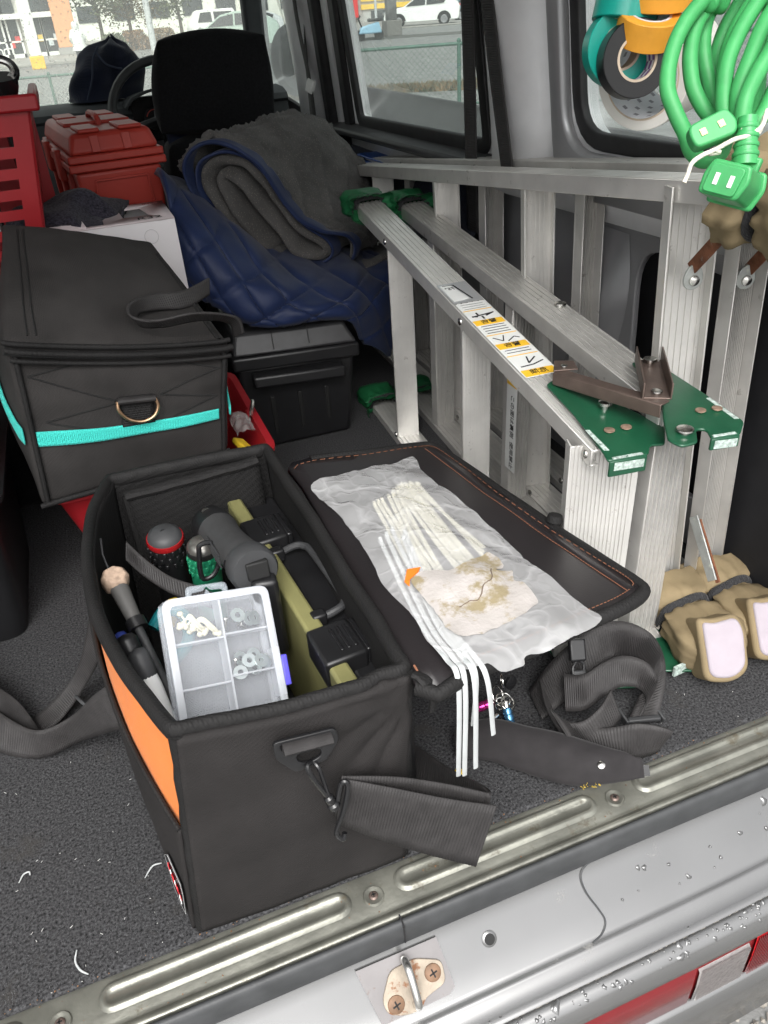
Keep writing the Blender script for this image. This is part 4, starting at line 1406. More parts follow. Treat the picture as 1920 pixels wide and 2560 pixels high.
def flipM(t, s, h=.0047):
    # print reads from the far end, so it stands on its head for the camera
    return frame(onrail(t, s, h), -n_, -w_.cross(-n_))
text_mesh("75\u00b0", .012, flipM(.498, -.010), M_ink, stk)
stk = patch(LA, .558, .815, -.025, .025, .0038, M_sticker, "sticker")
for (t0, t1) in ((.626, .643), (.710, .727), (.795, .813)):
    patch(stk, t0, t1, -.0235, .0235, .0042, M_yel, "warning_stripe")
def strokes(t0, t1, lines, wdt=.0014):
    for (p, q) in lines:
        MB().bar(onrail(lerp(t0, t1, p[1]), -.022 + .044 * p[0], .0044), onrail(lerp(t0, t1, q[1]), -.022 + .044 * q[0], .0044), wdt, .0003, n_).build("print_line", M_ink, stk, smooth=0)
for (t, wd) in ((.634, "警告"), (.718, "警告"), (.803, "危険")):
    text_mesh(wd, .013, flipM(t, .0), M_ink, stk)
strokes(.596, .624, [((.35, .1), (.35, .4)), ((.45, .6), (.45, .95)), ((.1, .55), (.9, .35)), ((.1, .5), (.3, .6)), ((.6, .6), (.95, .3))], .003)
strokes(.68, .708, [((.1, .3), (.35, .8)), ((.35, .8), (.5, .2)), ((.5, .9), (.8, .5)), ((.8, .5), (.95, .7))], .0018)
strokes(.755, .792, [((.55, .1), (.45, .6)), ((.45, .6), (.8, .2)), ((.1, .8), (.55, .75)), ((.55, .75), (.95, .55))], .0022)
for t in (.566, .574, .582, .648, .656, .664, .672, .733, .741):
    strokes(t, t + .002, [((.08, 0), (.92, 0))], .0009)
for t in (.5875, .6785, .7495):
    patch(stk, t, t + .0018, -.0235, .0235, .0042, M_yel, "print_rule")
# upright sticker on the middle step of the rear half
sp_a = V((.648, 1.10, .012)).lerp(V((.602, .14, .012)), .55)
sp_b = V((.648, 1.10, .448)).lerp(V((.602, .14, .378)), .55)
d_ = (sp_b - sp_a).normalized()
nn = V((-1, -.16, 0)).normalized()
tt = nn.cross(d_).normalized()
fr_o = V((.589, sp_a.y - .030, 0))
def up_st(s, h, o=0.0):
    return sp_a + d_ * h + V((-.027 - o, -.016, 0)) + V((.0, -1, 0)) * s
MB().prism([up_st(-.017, .085), up_st(.017, .085), up_st(.017, .272), up_st(-.017, .272)], (-.0004, 0, 0)).build("sticker", M_sticker, LA, fix=True, smooth=0)
Mu = frame(up_st(.004, .262, .0006), d_, V((0, 1, 0)) * 1.0)
Mu = frame(up_st(.003, .160, .0007), -d_, V((0, -1, 0)))
text_mesh("この面は裏側  使用禁止", .0135, Mu, M_ink, LA)
MB().prism([up_st(-.016, .246, .0005), up_st(.016, .246, .0005), up_st(.016, .270, .0005), up_st(-.016, .270, .0005)], (-.0003, 0, 0)).build("warning_stripe", M_yel, LA, fix=True, smooth=0)

# ---------------- rear ladder: khaki foot covers, rusty stays
LB = thing("step_ladder", "taller rear aluminium step ladder by the wall with khaki foot covers", "ladder", (.70, .8, 0))
section(LB, ((.672, .10, .012), (.700, 1.62, .012)), ((.652, .13, .630), (.700, 1.62, .452)), ((.095, .062), (.335, .05), (.58, .05), (.84, .05)), (1, .02, 0), flip=-1, face=-1)
section(LB, ((.748, .10, .012), (.765, 1.62, .012)), ((.735, .13, .636), (.765, 1.62, .462)), ((.09, .07), (.32, .05), (.55, .05), (.82, .05)), (1, .02, 0), mat_r=M_alu2, flip=1, face=-1)
for x in (.700, .765):
    plate(LB, "hinge_plate", [(x - .03, 1.45), (x + .03, 1.45), (x + .04, 1.66), (x - .04, 1.66)], .468 if x > .73 else .458, .0035, mat("blue hinge paint", (.02, .08, .32), .4))
for c_, L_, d_, w_s, h_s, sd_ in (((.662, .082, .034), .145, (.10, 1, .02), .092, .062, 5), ((.752, .088, .032), .145, (.05, 1, .02), .092, .062, 6), ((.642, .050, .606), .125, (.08, 1, .10), .088, .088, 7), ((.728, .050, .614), .125, (.08, 1, .10), .088, .088, 8)):
    s_ = sock(LB, c_, d_, (0, .1, 1), L_, w_s, h_s, M_sockk, M_elast, sd_, tie=.62)
    if sd_ in (5, 6):
        pn_ = V((-.22, -.72, .62)).normalized()
        px_ = V((1, -.30, 0)).normalized()
        py_ = pn_.cross(px_)
        c = V(c_) + V((-.004, .012, .012))
        pt = rounded([(-.024, -.040), (.006, -.044), (.026, -.030), (.029, .018), (.022, .036), (-.010, .030), (-.025, .034)], .012, 5)
        mb = MB()
        mb.prism([c + px_ * x + py_ * z * (1 if py_.z > 0 else -1) + pn_ * .0 for x, z in pt], pn_ * .030)
        mb.build("sole_pad", M_pad, s_, fix=True, bevel=.006, seg=3)
        mb = MB()
        pt2 = rounded([(-.031, -.045), (.006, -.050), (.031, -.036), (.033, .022), (.024, .041), (-.012, .036), (-.031, .040)], .014, 5)
        mb.prism([c + px_ * x + py_ * z * (1 if py_.z > 0 else -1) - pn_ * .02 for x, z in pt2], pn_ * .047)
        mb.build("sole_edge", M_sockk, s_, fix=True, bevel=.008, seg=3)
# stays
def stay(p0, p1, w, m_):
    p0, p1 = V(p0), V(p1)
    mb = MB()
    mb.bar(p0, p1, w, .0025, (0, 1, .3))
    return mb.build("stay_bar", m_, LB, bevel=.0006)
stay((.650, .242, .520), (.618, .160, .588), .015, M_rust)
stay((.735, .240, .505), (.700, .150, .590), .015, M_rust)
sb1 = stay((.700, .216, .170), (.690, .150, .105), .015, M_galv)
MB().bar((.707, .212, .165), (.697, .146, .102), .006, .003, (0, 1, .3)).build("rust_edge", M_rust, sb1)
for x, y, z in ((.650, .250, .508), (.730, .250, .495), (.648, .25, .20)):
    pt = [(cos(a_) * .0115, sin(a_) * .0115 * (1.6 if sin(a_) > 0 else 1)) for a_ in [2 * pi * k / 20 for k in range(20)]]
    mb = MB().prism([V((x + px_, y - .012 - .25 * px_, z + pz_)) for px_, pz_ in pt], (-.0005, -.003, 0))
    pv = mb.build("stay_pivot", M_galv, LB, fix=True, bevel=.0006)
    MB().lathe([(.0065, 0), (.006, .003), (.002, .005)], (x, y - .015, z), (-.25, -1, 0), 14).build("rivet", M_steel, pv)

# ================================================================ ORANGE AND BLACK TOOL BAG
TB = thing("tool_bag", "open black tool bag with an orange side panel standing on the carpet", "tool bag", (.05, .25, 0))
bFL, bFR, bRR, bRL = V((-.068, .012, .002)), V((.160, .007, .002)), V((.166, .475, .002)), V((-.078, .500, .002))
tFL, tFR, tRR, tRL = V((-.036, .012, .286)), V((.180, .012, .270)), V((.163, .498, .277)), V((-.057, .522, .272))
RIML = spl([tFL, (-.053, .059, .284), (-.068, .107, .281), (-.082, .166, .278), (-.093, .237, .276), (-.096, .314, .274), (-.092, .386, .273), (-.080, .458, .272), tRL], 6)
BOTL = spl([bFL, (-.076, .06, .002), (-.088, .15, .002), (-.096, .25, .002), (-.096, .36, .002), bRL], 6)
def wall(b0, b1, t0, t1, out, bulge, sag, seed, wr=.0022, nu=30, nv=24, off=0., top=None):
    out = V(out).normalized()
    def fn(u, v):
        b_ = b0.lerp(b1, u)
        t_ = t0.lerp(t1, u) + V((0, 0, -sag * sin(pi * u)))
        vv = v * (top(u) if top else 1)
        p = b_.lerp(t_, vv)
        k = sin(pi * u) * sin(pi * min(1, vv * .85 + .08))
        w = nz((u * 3, vv * 3, seed), 1.2) + .5 * nz((u * 7 + vv * 4, vv * 5, seed), 1.3)
        edge = min(1, 6 * u, 6 * (1 - u))
        return p + out * (bulge * k + wr * w * edge + off)
    mb = MB()
    mb.grid(fn, nu, nv)
    return mb, fn
# front panel with drag folds towards its upper right corner
def ffold(u, v):
    d = (u - .95) * .55 + (v - 1.0)
    r_ = sqrt((u - 1.02) ** 2 + (v - .93) ** 2)
    a = math.atan2(v - .93, u - 1.02)
    return .0035 * sin(a * 16) * math.exp(-(r_ / .42) ** 2) * min(1, 5 * r_)
mbf, fnF0 = wall(bFL, bFR, tFL, tFR, (0, -1, 0), .006, .008, 1, .0022)
fnF = lambda u, v: fnF0(u, v) + V((0, -1, 0)) * ffold(u, v)
MB().grid(fnF, 44, 36).build("front_panel", M_fab, TB, solid=.009, soff=-1 if False else 1, smooth=80, fix=True)
def leftwall(off, top=None, wr=.002, seed=2):
    def fn(u, v):
        vv = v * (top(u) if top else 1)
        p = at(BOTL, u).lerp(at(RIML, u), vv)
        edge = min(1, 6 * u, 6 * (1 - u))
        return p + V((-1, -.12, 0)) * (off + .006 * sin(pi * vv) * sin(pi * u) + wr * edge * (nz((u * 3, vv * 3, seed), 1.2) + .5 * nz((u * 8, vv * 6, seed), 1.2)))
    return fn
fnL = leftwall(0)
MB().grid(fnL, 36, 24).build("side_panel", M_orange, TB, solid=.005, smooth=80)
MB().grid(leftwall(-.0065), 36, 24).build("lining", M_lin, TB, solid=.003, smooth=80)
topL = lambda u: [(0, .56), (.12, .66), (.3, .78), (.5, .88), (.7, .95), (1, .99)]
def pk(u):
    T = [(0, .56), (.12, .60), (.3, .66), (.45, .74), (.6, .85), (.75, .94), (1, .985)]
    for (a, h0), (b, h1) in zip(T, T[1:]):
        if u <= b:
            return lerp(h0, h1, (u - a) / (b - a))
    return .985
fnP = leftwall(.007, pk, .003, 3)
pocket = MB().grid(fnP, 36, 24).build("side_pocket", M_fab, TB, solid=.004, smooth=80)
MB().tube([fnP(k / 24, 1) + V((-.001, 0, .001)) for k in range(25)], .0028, 8).build("pocket_binding", M_bind, pocket)
mbr, fnR = wall(bFR, bRR, tFR, tRR, (1, 0, 0), .008, .0, 4, .0018)
mbr.build("side_panel", M_lin, TB, solid=.008, smooth=80)
mbk, fnK = wall(bRL, bRR, tRL, tRR, (0, 1, 0), .006, -.002, 5, .002)
mbk.build("back_panel", M_lin, TB, solid=.009, smooth=80)
MB().hexa([bFL + V((.004, .004, 0)), bFR + V((-.004, .004, 0)), bRR + V((-.004, -.004, 0)), bRL + V((.004, -.004, 0)), bFL + V((.004, .004, .008)), bFR + V((-.004, .004, .008)), bRR + V((-.004, -.004, .008)), bRL + V((.004, -.004, .008))]).build("base", M_lin, TB)
# top rim binding, ribbed grosgrain
rim = [fnF(k / 20, 1) for k in range(21)] + [fnR(k / 24, 1) for k in range(1, 25)] + [fnK(1 - k / 16, 1) for k in range(1, 17)] + [fnL(1 - k / 24, 1) for k in range(1, 24)]
rim = [p + V((0, .004 if i < 21 else 0, -.002)) for i, p in enumerate(rim)]
rim_s = spl(rim, 2, True)
MB().tube(rim_s, 0, 10, True, flat=(.0075, .011, (0, 0, 1))).build("rim_binding", M_bind, TB, smooth=80)
for fn_, u_ in ((fnF, 0.0), (fnF, 1.0), (fnK, 0.0)):
    MB().tube([fn_(u_, k / 16) + V((0, -.002 if fn_ is fnF else .002, 0)) for k in range(17)], [.0062 + .0008 * sin(k * 2.1) for k in range(17)], 8).build("corner_binding", M_bind, TB, smooth=80)
MB().tube([fnF(k / 20, 0) + V((0, -.001, .002)) for k in range(21)], .005, 8).build("bottom_binding", M_bind, TB)
# stitched seams on the front
def dashes(path, n, r_, frac=.6):
    mb = MB()
    L_ = len(path) - 1
    for k in range(n):
        a, b_ = at(path, (k) / n), at(path, (k + frac) / n)
        mb.bar(a, b_, r_ * 2, r_ * 1.6)
    return mb
sq = [[(.16, .82), (.16, .93)], [(.16, .82), (.55, .845), (.80, .875)], [(.80, .875), (.80, .955)], [(.21, .24), (.17, .58)], [(.33, .22), (.30, .56)], [(.21, .24), (.33, .22)]]
sm = MB()
for ln in sq:
    P_ = [fnF(u, v) + V((0, -.0012, 0)) for u, v in [(lerp(a[0], b[0], t / 10), lerp(a[1], b[1], t / 10)) for a, b in zip(ln, ln[1:]) for t in range(11)]]
    d_ = dashes(P_, max(8, int(40 * (len(ln) - 1))), .0008)
    sm.add(d_.v, d_.f)
sm.build("stitching", mat("black sewing thread", (.004, .004, .004), .9), TB, smooth=0, kind="stuff")
# inner divider flap at the back
def dv(u, v):
    a = lerp(-.040, .145, u)
    return V((a, lerp(.494, .482, u) - .012 * (1 - v) - .004 * sin(pi * u), lerp(.135, .258, v) + .016 * u - .003 * nz((u * 4, v * 3, 2), 1)))
div = MB().grid(dv, 20, 12).build("divider_flap", M_lin, TB, solid=.010, smooth=80)
MB().tube([dv(k / 20, 1) + V((0, -.002, 0)) for k in range(21)], 0, 10, flat=(.009, .007, (0, 0, 1))).build("flap_binding", M_bind, div)
MB().tube([dv(.0, k / 10) for k in range(11)], .006, 8).build("flap_binding", M_bind, div)
# D-bracket, swivel hook
br = MB()
fy = -.0135
ol = rounded([(.041, .262), (.099, .2555), (.1005, .241), (.086, .222), (.056, .2195), (.0405, .243)], .005, 3)
i1 = rounded([(.0475, .2565), (.0935, .2515), (.0935, .2455), (.0475, .250)], .0015, 2)
i2 = rounded([(.060, .2405), (.082, .2385), (.0825, .230), (.0755, .2265), (.0645, .227), (.059, .233)], .004, 3)
sheet(ol, [i1, i2], lambda x, z: V((x, fy - .0 + (z - .24) * .10, z)), "strap_bracket", M_bplas, TB, .004, 0, .0008)
MB().tube([(.0485, fy - .003, .2545), (.0935, fy - .003, .2495)], 0, 10, flat=(.0075, .0045, (0, 0, 1))).build("bracket_webbing", M_web, TB)
hk = MB()
h0 = V((.0705, fy - .004, .2285))
hk.tube(spl([h0 + V((.002, .003, -.004)), h0 + V((-.004, -.003, -.001)), h0 + V((-.002, -.007, -.012)), h0 + V((.004, -.008, -.030)), h0 + V((.010, -.009, -.047))], 5), .0026, 8)
hk.tube(spl([h0 + V((.003, .003, -.004)), h0 + V((.006, -.004, -.008)), h0 + V((.008, -.007, -.024)), h0 + V((.0105, -.009, -.046))], 5), .0022, 8)
hook = hk.build("swivel_hook", M_gloss, TB)
MB().lathe([(.0025, 0), (.0048, .002), (.0052, .008), (.0040, .011), (.0062, .013), (.0062, .018), (.003, .021)], h0 + V((.009, -.009, -.044)), (.30, -.05, -1), 12).build("swivel", M_gloss, hook)
MB().tube(spl([h0 + V((.0155, -.010, -.062)), h0 + V((.024, -.006, -.038)), h0 + V((.030, -.008, -.040)), h0 + V((.022, -.010, -.072)), h0 + V((.012, -.010, -.100)), h0 + V((.017, -.012, -.112)), h0 + V((.020, -.010, -.106))], 5), .0026, 8).build("wire_loop", M_gloss, hook)
# label patch on the pocket
lp = [(.030, .20), (.11, .43), (.145, .42), (.150, .33), (.060, .12), (.030, .12)]
onP = leftwall(.0115, None, .003, 3)
pt = [onP(u, v) for u, v in [(.02, .08), (.10, .08), (.13, .14), (.14, .30), (.11, .33), (.03, .24), (.02, .20)]]
lab = MB().prism(pt, (-.0012, 0, 0)).build("label_patch", M_gloss, TB, fix=True, smooth=0)
MB().tube(spl([p + V((-.001, 0, 0)) for p in pt], 1, True), .00035, 6, True).build("label_border", mat("grey edging", (.35, .35, .35), .6), lab)
rg = random.Random(2)
for k in range(9):
    u = .03 + k * .010
    c0 = onP(u, .15 + rg.uniform(-.01, .02) + k * .012) + V((-.0022, 0, 0))
    MB().box(c0, (.0008, .004, .010), Euler((rg.uniform(-.5, .5), 0, 0)).to_matrix()).build("label_print", M_white if k % 3 == 1 else mat("red print", (.65, .03, .04), .5), lab, smooth=0)

# ---- lid folded out to the right
def lz(x, y):
    return .262 - (x - .185) * (.02 + .36 * max(y, 0))
lid_o = [(.184, -.004), (.24, -.006), (.30, -.003), (.38, .008), (.43, .016), (.462, .028), (.468, .045), (.462, .10), (.452, .22), (.440, .36), (.430, .47), (.422, .497), (.40, .500), (.30, .482), (.19, .464), (.186, .40), (.184, .2)]
lid_p = spl([(x, y, 0) for x, y in lid_o], 3, True)
def lidfn(x, y):
    ed = 0
    return V((x, y, lz(x, y) + .0035 * nz((x * 9, y * 9, 3), 1)))
bm = bmesh.new()
# gridded lid surface clipped to the outline
vs_ = [bm.verts.new((p.x, p.y, 0)) for p in lid_p]
f_ = bm.faces.new(vs_)
for i in range(1, 12):
    bmesh.ops.bisect_plane(bm, geom=bm.faces[:] + bm.edges[:] + bm.verts[:], plane_co=(.18 + .29 * i / 12, 0, 0), plane_no=(1, 0, 0))
for i in range(1, 18):
    bmesh.ops.bisect_plane(bm, geom=bm.faces[:] + bm.edges[:] + bm.verts[:], plane_co=(0, -.01 + .52 * i / 18, 0), plane_no=(0, 1, 0))
for v in bm.verts:
    v.co = lidfn(v.co.x, v.co.y)
bmesh.ops.recalc_face_normals(bm, faces=bm.faces)
me = bpy.data.meshes.new("lid")
bm.to_mesh(me)
bm.free()
me.shade_smooth()
me.materials.append(M_lid)
lid = bpy.data.objects.new("lid", me)
COL.objects.link(lid)
attach(lid, TB)
mo = lid.modifiers.new("solid", 'SOLIDIFY')
mo.thickness, mo.offset = .010, 0
lb_ = [lidfn(p.x, p.y) for p in lid_p]
MB().tube(lb_[:-9], 0, 10, flat=(.0075, .0085, (0, 0, 1))).build("lid_binding", M_bind, lid, smooth=80)
cenl = V((.32, .24, 0))
def inset(p, d):
    q = cenl - V((p.x, p.y, 0))
    q = V((p.x, p.y, 0)) + q.normalized() * d
    return lidfn(q.x, q.y) + V((0, 0, .0062))
d_ = dashes([inset(p, .012) for p in lid_p[2:44]], 120, .0004)
d_.build("stitching", M_orstitch, lid, smooth=0, kind="stuff")
sl = spl([(.445, .034, 0), (.438, .10, 0), (.425, .22, 0), (.412, .36, 0), (.402, .48, 0)], 8)
d_ = dashes([lidfn(p.x, p.y) + V((0, 0, .006)) for p in sl], 90, .0004, .7)
d_.build("stitching", M_orstitch, lid, smooth=0, kind="stuff")
MB().tube([lidfn(p.x + .006, p.y) + V((0, 0, .0035)) for p in sl], 0, 8, flat=(.007, .004, (0, 0, 1))).build("lid_piping", M_lid, lid, smooth=80)
# hinge tab with orange thread at the near corner
MB().tube(spl([(.184, .004, .272), (.192, -.006, .268), (.197, -.012, .255), (.196, -.010, .235)], 4), 0, 8, flat=(.008, .004, (1, -1, 0))).build("hinge_tab", M_bind, lid)
MB().box((.188, .008, .2745), (.002, .008, .001)).build("hinge_thread", M_orstitch, lid)
MB().lathe([(.009, 0), (.011, .004), (.009, .012), (.003, .014)], (.458, .20, lz(.458, .20) + .004), (.2, .1, 1), 10).build("cord_knot", M_bind, lid)
# ---- straps that belong to the bag
def strap(e1, e2, name="strap", parent=TB, th=.0018, n=6):
    return ribbon(e1, e2, n=n).build(name, M_web, parent, solid=th, smooth=70)
strap([(.100, -.021, .192), (.144, -.031, .167), (.193, -.041, .137), (.246, -.051, .108)], [(.085, -.021, .133), (.125, -.032, .096), (.168, -.046, .066), (.219, -.058, .029)], "shoulder_strap")
strap([(.098, -.018, .194), (.15, -.022, .170), (.20, -.028, .140), (.244, -.036, .112), (.250, -.010, .09), (.238, .05, .055), (.218, .12, .035)],
      [(.085, -.018, .140), (.14, -.022, .118), (.19, -.030, .092), (.238, -.040, .066), (.246, -.012, .05), (.222, .034, .022), (.200, .092, .012)], "shoulder_strap")
strap([(-.100, .232, .170), (-.131, .262, .13), (-.173, .303, .07), (-.222, .329, .042), (-.271, .391, .036), (-.324, .475, .032), (-.36, .53, .03)],
      [(-.099, .204, .120), (-.129, .247, .08), (-.173, .297, .03), (-.226, .314, .006), (-.278, .349, .004), (-.328, .41, .004), (-.365, .46, .004)], "carry_handle")
strap([(-.108, .365, .20), (-.134, .373, .13), (-.167, .391, .06), (-.214, .388, .022), (-.243, .389, .008)],
      [(-.104, .343, .16), (-.122, .353, .11), (-.160, .381, .04), (-.200, .364, .012), (-.238, .353, .004)], "carry_handle")
strap([(-.42, .60, .05), (-.305, .475, .056), (-.268, .424, .051), (-.242, .391, .036), (-.221, .345, .012)],
      [(-.42, .56, .01), (-.316, .435, .012), (-.279, .387, .008), (-.249, .357, .005), (-.231, .322, .004)], "carry_handle")
MB().tube(spl([(-.158, .31, .095), (-.150, .29, .10), (-.141, .285, .085), (-.146, .30, .075)], 4, True), .0022, 8, True).build("strap_slider", M_bplas2, TB)

# ================================================================ THINGS IN THE TOOL BAG
# hard case with olive frame
HC = thing("tool_case", "slim olive and black hard case with two latches inside the tool bag", "case", (.125, .28, .01))
cA, cB = V((.0910, .490, 0)), V((.130, .045, 0))
ud = (cB - cA).normalized()
nd = V((-ud.y, ud.x, 0))
if nd.x < 0:
    nd = -nd
def cs(t, s, z):
    return cA + ud * t + nd * s + V((0, 0, z))
Lc = (cB - cA).length
def cbox(t0, t1, s0, s1, z0, z1):
    return MB().hexa([cs(t0, s0, z0), cs(t1, s0, z0), cs(t1, s1, z0), cs(t0, s1, z0), cs(t0, s0, z1), cs(t1, s0, z1), cs(t1, s1, z1), cs(t0, s1, z1)])
cbox(.004, Lc, .020, .072, .012, .205).build("lid_shell", M_bplas, HC, bevel=.008, fix=True)
cbox(0, Lc + .004, -.002, .0195, .011, .222).build("body_shell", M_olive, HC, bevel=.004, fix=True)
for t0 in (.085, .335):
    la = cbox(t0, t0 + .062, -.005, .045, .188, .2275).build("latch", M_bplas, HC, bevel=.004, fix=True)
    for k in range(3):
        cbox(t0 + .012, t0 + .050, .018 + k * .008, .022 + k * .008, .2265, .2295).build("latch_rib", M_gloss, la, bevel=.001, fix=True)
    cbox(t0 + .003, t0 + .059, .044, .052, .195, .226).build("latch_lip", M_gloss, la, bevel=.002, fix=True)
hp_ = [cs(.165, .020, .214), cs(.165, .045, .219), cs(.172, .056, .2195), cs(.19, .060, .220), cs(.285, .060, .220), cs(.303, .056, .2195), cs(.310, .045, .219), cs(.310, .020, .214)]
MB().tube(spl(hp_, 5), .0048, 10).build("handle", M_bplas2, HC)
for t in (.158, .302):
    cbox(t, t + .015, .012, .03, .205, .224).build("handle_mount", M_bplas, HC, bevel=.003, fix=True)

# cordless screwdriver
CD = thing("cordless_screwdriver", "dark grey cordless screwdriver leaning beside the olive case", "power tool", (.07, .3, .2))
d0, d1 = V((.058, .398, .238)), V((.083, .235, .268))
dd = (d1 - d0).normalized()
mb = MB().lathe([(.010, -.012), (.021, -.008), (.0255, .004), (.0265, .03), (.0235, .055), (.0225, .08), (.0235, .11), (.0255, .135), (.0265, .155), (.0255, .168), (.022, .172)], d0, dd, 28)
mb.build("housing", mat("grey rubber grip", (.045, .045, .046), .62, 0, .15, 50, .15, 900, .35), CD, smooth=50)
MB().lathe([(.004, -.018), (.018, -.0145), (.0262, -.004), (.0280, .012), (.0270, .030)], d0, dd, 24).build("rear_cap", M_bplas, CD, smooth=50)
MB().lathe([(.0065, 0), (.005, .002), (.0005, .0025)], d0 + V((-.004, -.006, .0265)), (-.1, -.25, 1), 14, cap=False).build("power_button", M_steel, CD)
MB().lathe([(.0275, .145), (.029, .150), (.029, .168), (.026, .173), (.016, .174)], d0, dd, 24).build("front_collar", M_bplas2, CD, smooth=50)
MB().box(d1 + V((.003, -.006, .004)), (.026, .010, .022), frame((0, 0, 0), (1, 0, 0), dd).to_3x3()).build("battery_slot", M_ink, CD, bevel=.002)
MB().lathe([(.005, 0), (.005, .0015), (.0025, .0016)], d1 + V((-.028, .020, .004)), (-1, -.2, .5), 14).build("led_window", M_gloss, CD)
mb = MB().hexa([V(p) for p in ((.072, .228, .14), (.106, .222, .14), (.108, .243, .14), (.074, .249, .14), (.074, .216, .262), (.104, .211, .262), (.106, .236, .262), (.076, .24, .262))])
mb.build("pistol_grip", M_bplas, CD, bevel=.006)
for k in range(4):
    MB().tube([d0 + dd * (.062 + .0 * k) + V((-.022, 0, .012 - .006 * k)), d0 + dd * .085 + V((-.0235, 0, .010 - .006 * k)), d0 + dd * .115 + V((-.024, 0, .006 - .006 * k))], .0012, 6).build("grip_rib", M_bplas2, CD)

# two socket-holder caps
def capknob(name, label, c, r, ring, side, topm, h=.05):
    t = thing(name, label, "tool holder", (c[0], c[1], c[2] - .15))
    ax_ = V((.03, -.18, 1)).normalized()
    MB().lathe([(r * .95, -.15), (r * .98, -h), (r * .98, -.006)], c, ax_, 28).build("barrel", side, t, smooth=50)
    MB().lathe([(r * 1.0, -.006), (r * 1.04, -.003), (r * 1.0, .002)], c, ax_, 28).build("ring", ring, t, smooth=60)
    MB().lathe([(r * .97, .000), (r * .90, .006), (r * .6, .0115), (.0006, .014)], c, ax_, 28, cap=False).build("cap", topm, t, smooth=60)
    kn = MB()
    for rr in range(3):
        for k in range(14):
            a_ = 2 * pi * (k + .5 * (rr % 2)) / 14
            b_ = V((cos(a_), sin(a_), 0))
            kn.box(V(c) + b_ * r * .985 - ax_ * (.014 + rr * .011), (.004, .004, .007), Matrix.Rotation(a_, 3, 'Z'))
    kn.build("knurling", side, t, bevel=.001, kind="stuff")
    return t
M_ringr = mat("red anodised ring", (.55, .02, .025), .25, .5)
M_kg = mat("green grip", (.015, .22, .11), .45)
tk = capknob("socket_holder", "black socket holder with a red ring and domed grey cap", (-.004, .388, .243), .0235, M_ringr, M_bplas, M_bplas2)
for a_ in (.3, 1.2, 2.2):
    MB().prism([V((-.004, .385, .2555)) + V((cos(a_ + k) * .010, sin(a_ + k) * .010, -.0035)) for k in (0, .55, .55 + .5)] + [V((-.004, .385, .2565))], (0, 0, .0015)).build("cap_lug", M_gloss, tk, fix=True)
capknob("socket_holder", "green socket holder with a silver domed cap", (.037, .352, .238), .0200, mat("black ring", (.02, .02, .02), .3), M_kg, mat("scuffed chrome cap", (.28, .27, .25), .3, .8, .3, 80))
# carabiner
cb = thing("carabiner", "black steel carabiner hooked between the green holder and the parts box", "carabiner", (.036, .36, .2))
cc = V((.038, .318, .243))
q = [(-.011, -.022), (-.007, .012), (-.003, .019), (.008, .019), (.013, .012), (.015, -.004), (.004, -.022)]
MB().tube(spl([cc + V((x, .25 * z, z)) for x, z in q], 5, True), .0032, 10, True).build("frame", M_gloss, cb)
MB().lathe([(.0048, 0), (.0048, .012)], cc + V((.0135, -.001, -.006)), (.1, .2, 1), 10).build("gate", M_bplas, cb)
# webbing loop inside
wl = ribbon([(-.050, .372, .262), (-.034, .352, .244), (-.010, .318, .232), (.020, .290, .226), (.040, .272, .218)], [(-.056, .358, .244), (-.038, .336, .226), (-.012, .303, .215), (.018, .276, .208), (.038, .262, .200)]).build("tool_lanyard", M_web, solid=.0016, smooth=70)
tag(wl, "flat grey webbing lanyard lying across the bag opening", "lanyard")
# tan headed tool
tt_ = thing("pin_punch", "tool with a tan eight sided head and grey tapered neck", "hand tool", (-.06, .3, .1))
h0 = V((-.0715, .318, .247))
hd_ = V((.030, -.130, -.075)).normalized()
MB().lathe([(.0135, -.012), (.0165, -.008), (.0165, .006), (.0125, .012)], h0, (.15, -.35, 1), 8).build("head", mat("weathered tan wood", (.40, .29, .215), .8, 0, .3, 140, .3, 500), tt_, bevel=.0015)
MB().box(h0 + V((-.004, .008, .011)), (.003, .012, .004)).build("head_slot", M_ink, tt_)
MB().lathe([(.0100, .010), (.0112, .014), (.0085, .056), (.0080, .058)], h0, hd_, 18).build("neck", mat("grey nylon", (.085, .083, .080), .6), tt_)
MB().lathe([(.0115, .057), (.0115, .070)], h0, hd_, 18).build("ferrule", M_bplas, tt_)
MB().lathe([(.0050, .070), (.0050, .175)], h0, hd_, 14).build("shaft", M_bplas2, tt_)
MB().tube([h0 + V((-.004, .006, .012)), h0 + V((-.006, .016, .030)), h0 + V((-.003, .022, .048))], .0012, 6).build("cord_tail", M_bplas, tt_)
# cutter knives and grips
def grip(name, label, cat, p0, p1, r, m_, m2=None):
    t = thing(name, label, cat, p1)
    p0, p1 = V(p0), V(p1)
    L_ = (p1 - p0).length
    MB().lathe([(.0006, -.004), (r * .7, -.0025), (r, .003), (r * 1.02, .022), (r * .92, .03)], p0, p1 - p0, 20, cap=False).build("end_cap", m_, t, smooth=60)
    MB().lathe([(r * .92, .029), (r, .04), (r * .9, L_)], p0, p1 - p0, 16).build("handle", m2 or m_, t, smooth=60)
    return t
t = grip("cutter_knife", "white handled cutter knife with a black end cap", "knife", (-.062, .196, .232), (-.040, .10, .10), .0115, M_bplas2, M_white)
for k in range(2):
    MB().box((-.0665 + .003 * k, .168 - .013 * k, .204 - .016 * k), (.010, .007, .008), Euler((.8, 0, .2)).to_matrix()).build("grip_hole", M_ink, t, bevel=.003)
grip("screwdriver", "black handled screwdriver next to the white knife", "screwdriver", (-.073, .233, .226), (-.05, .15, .10), .0125, M_bplas)
grip("screwdriver", "blue handled screwdriver deep behind the black one", "screwdriver", (-.080, .258, .212), (-.06, .19, .09), .0085, mat("blue grip", (.03, .05, .25), .4))
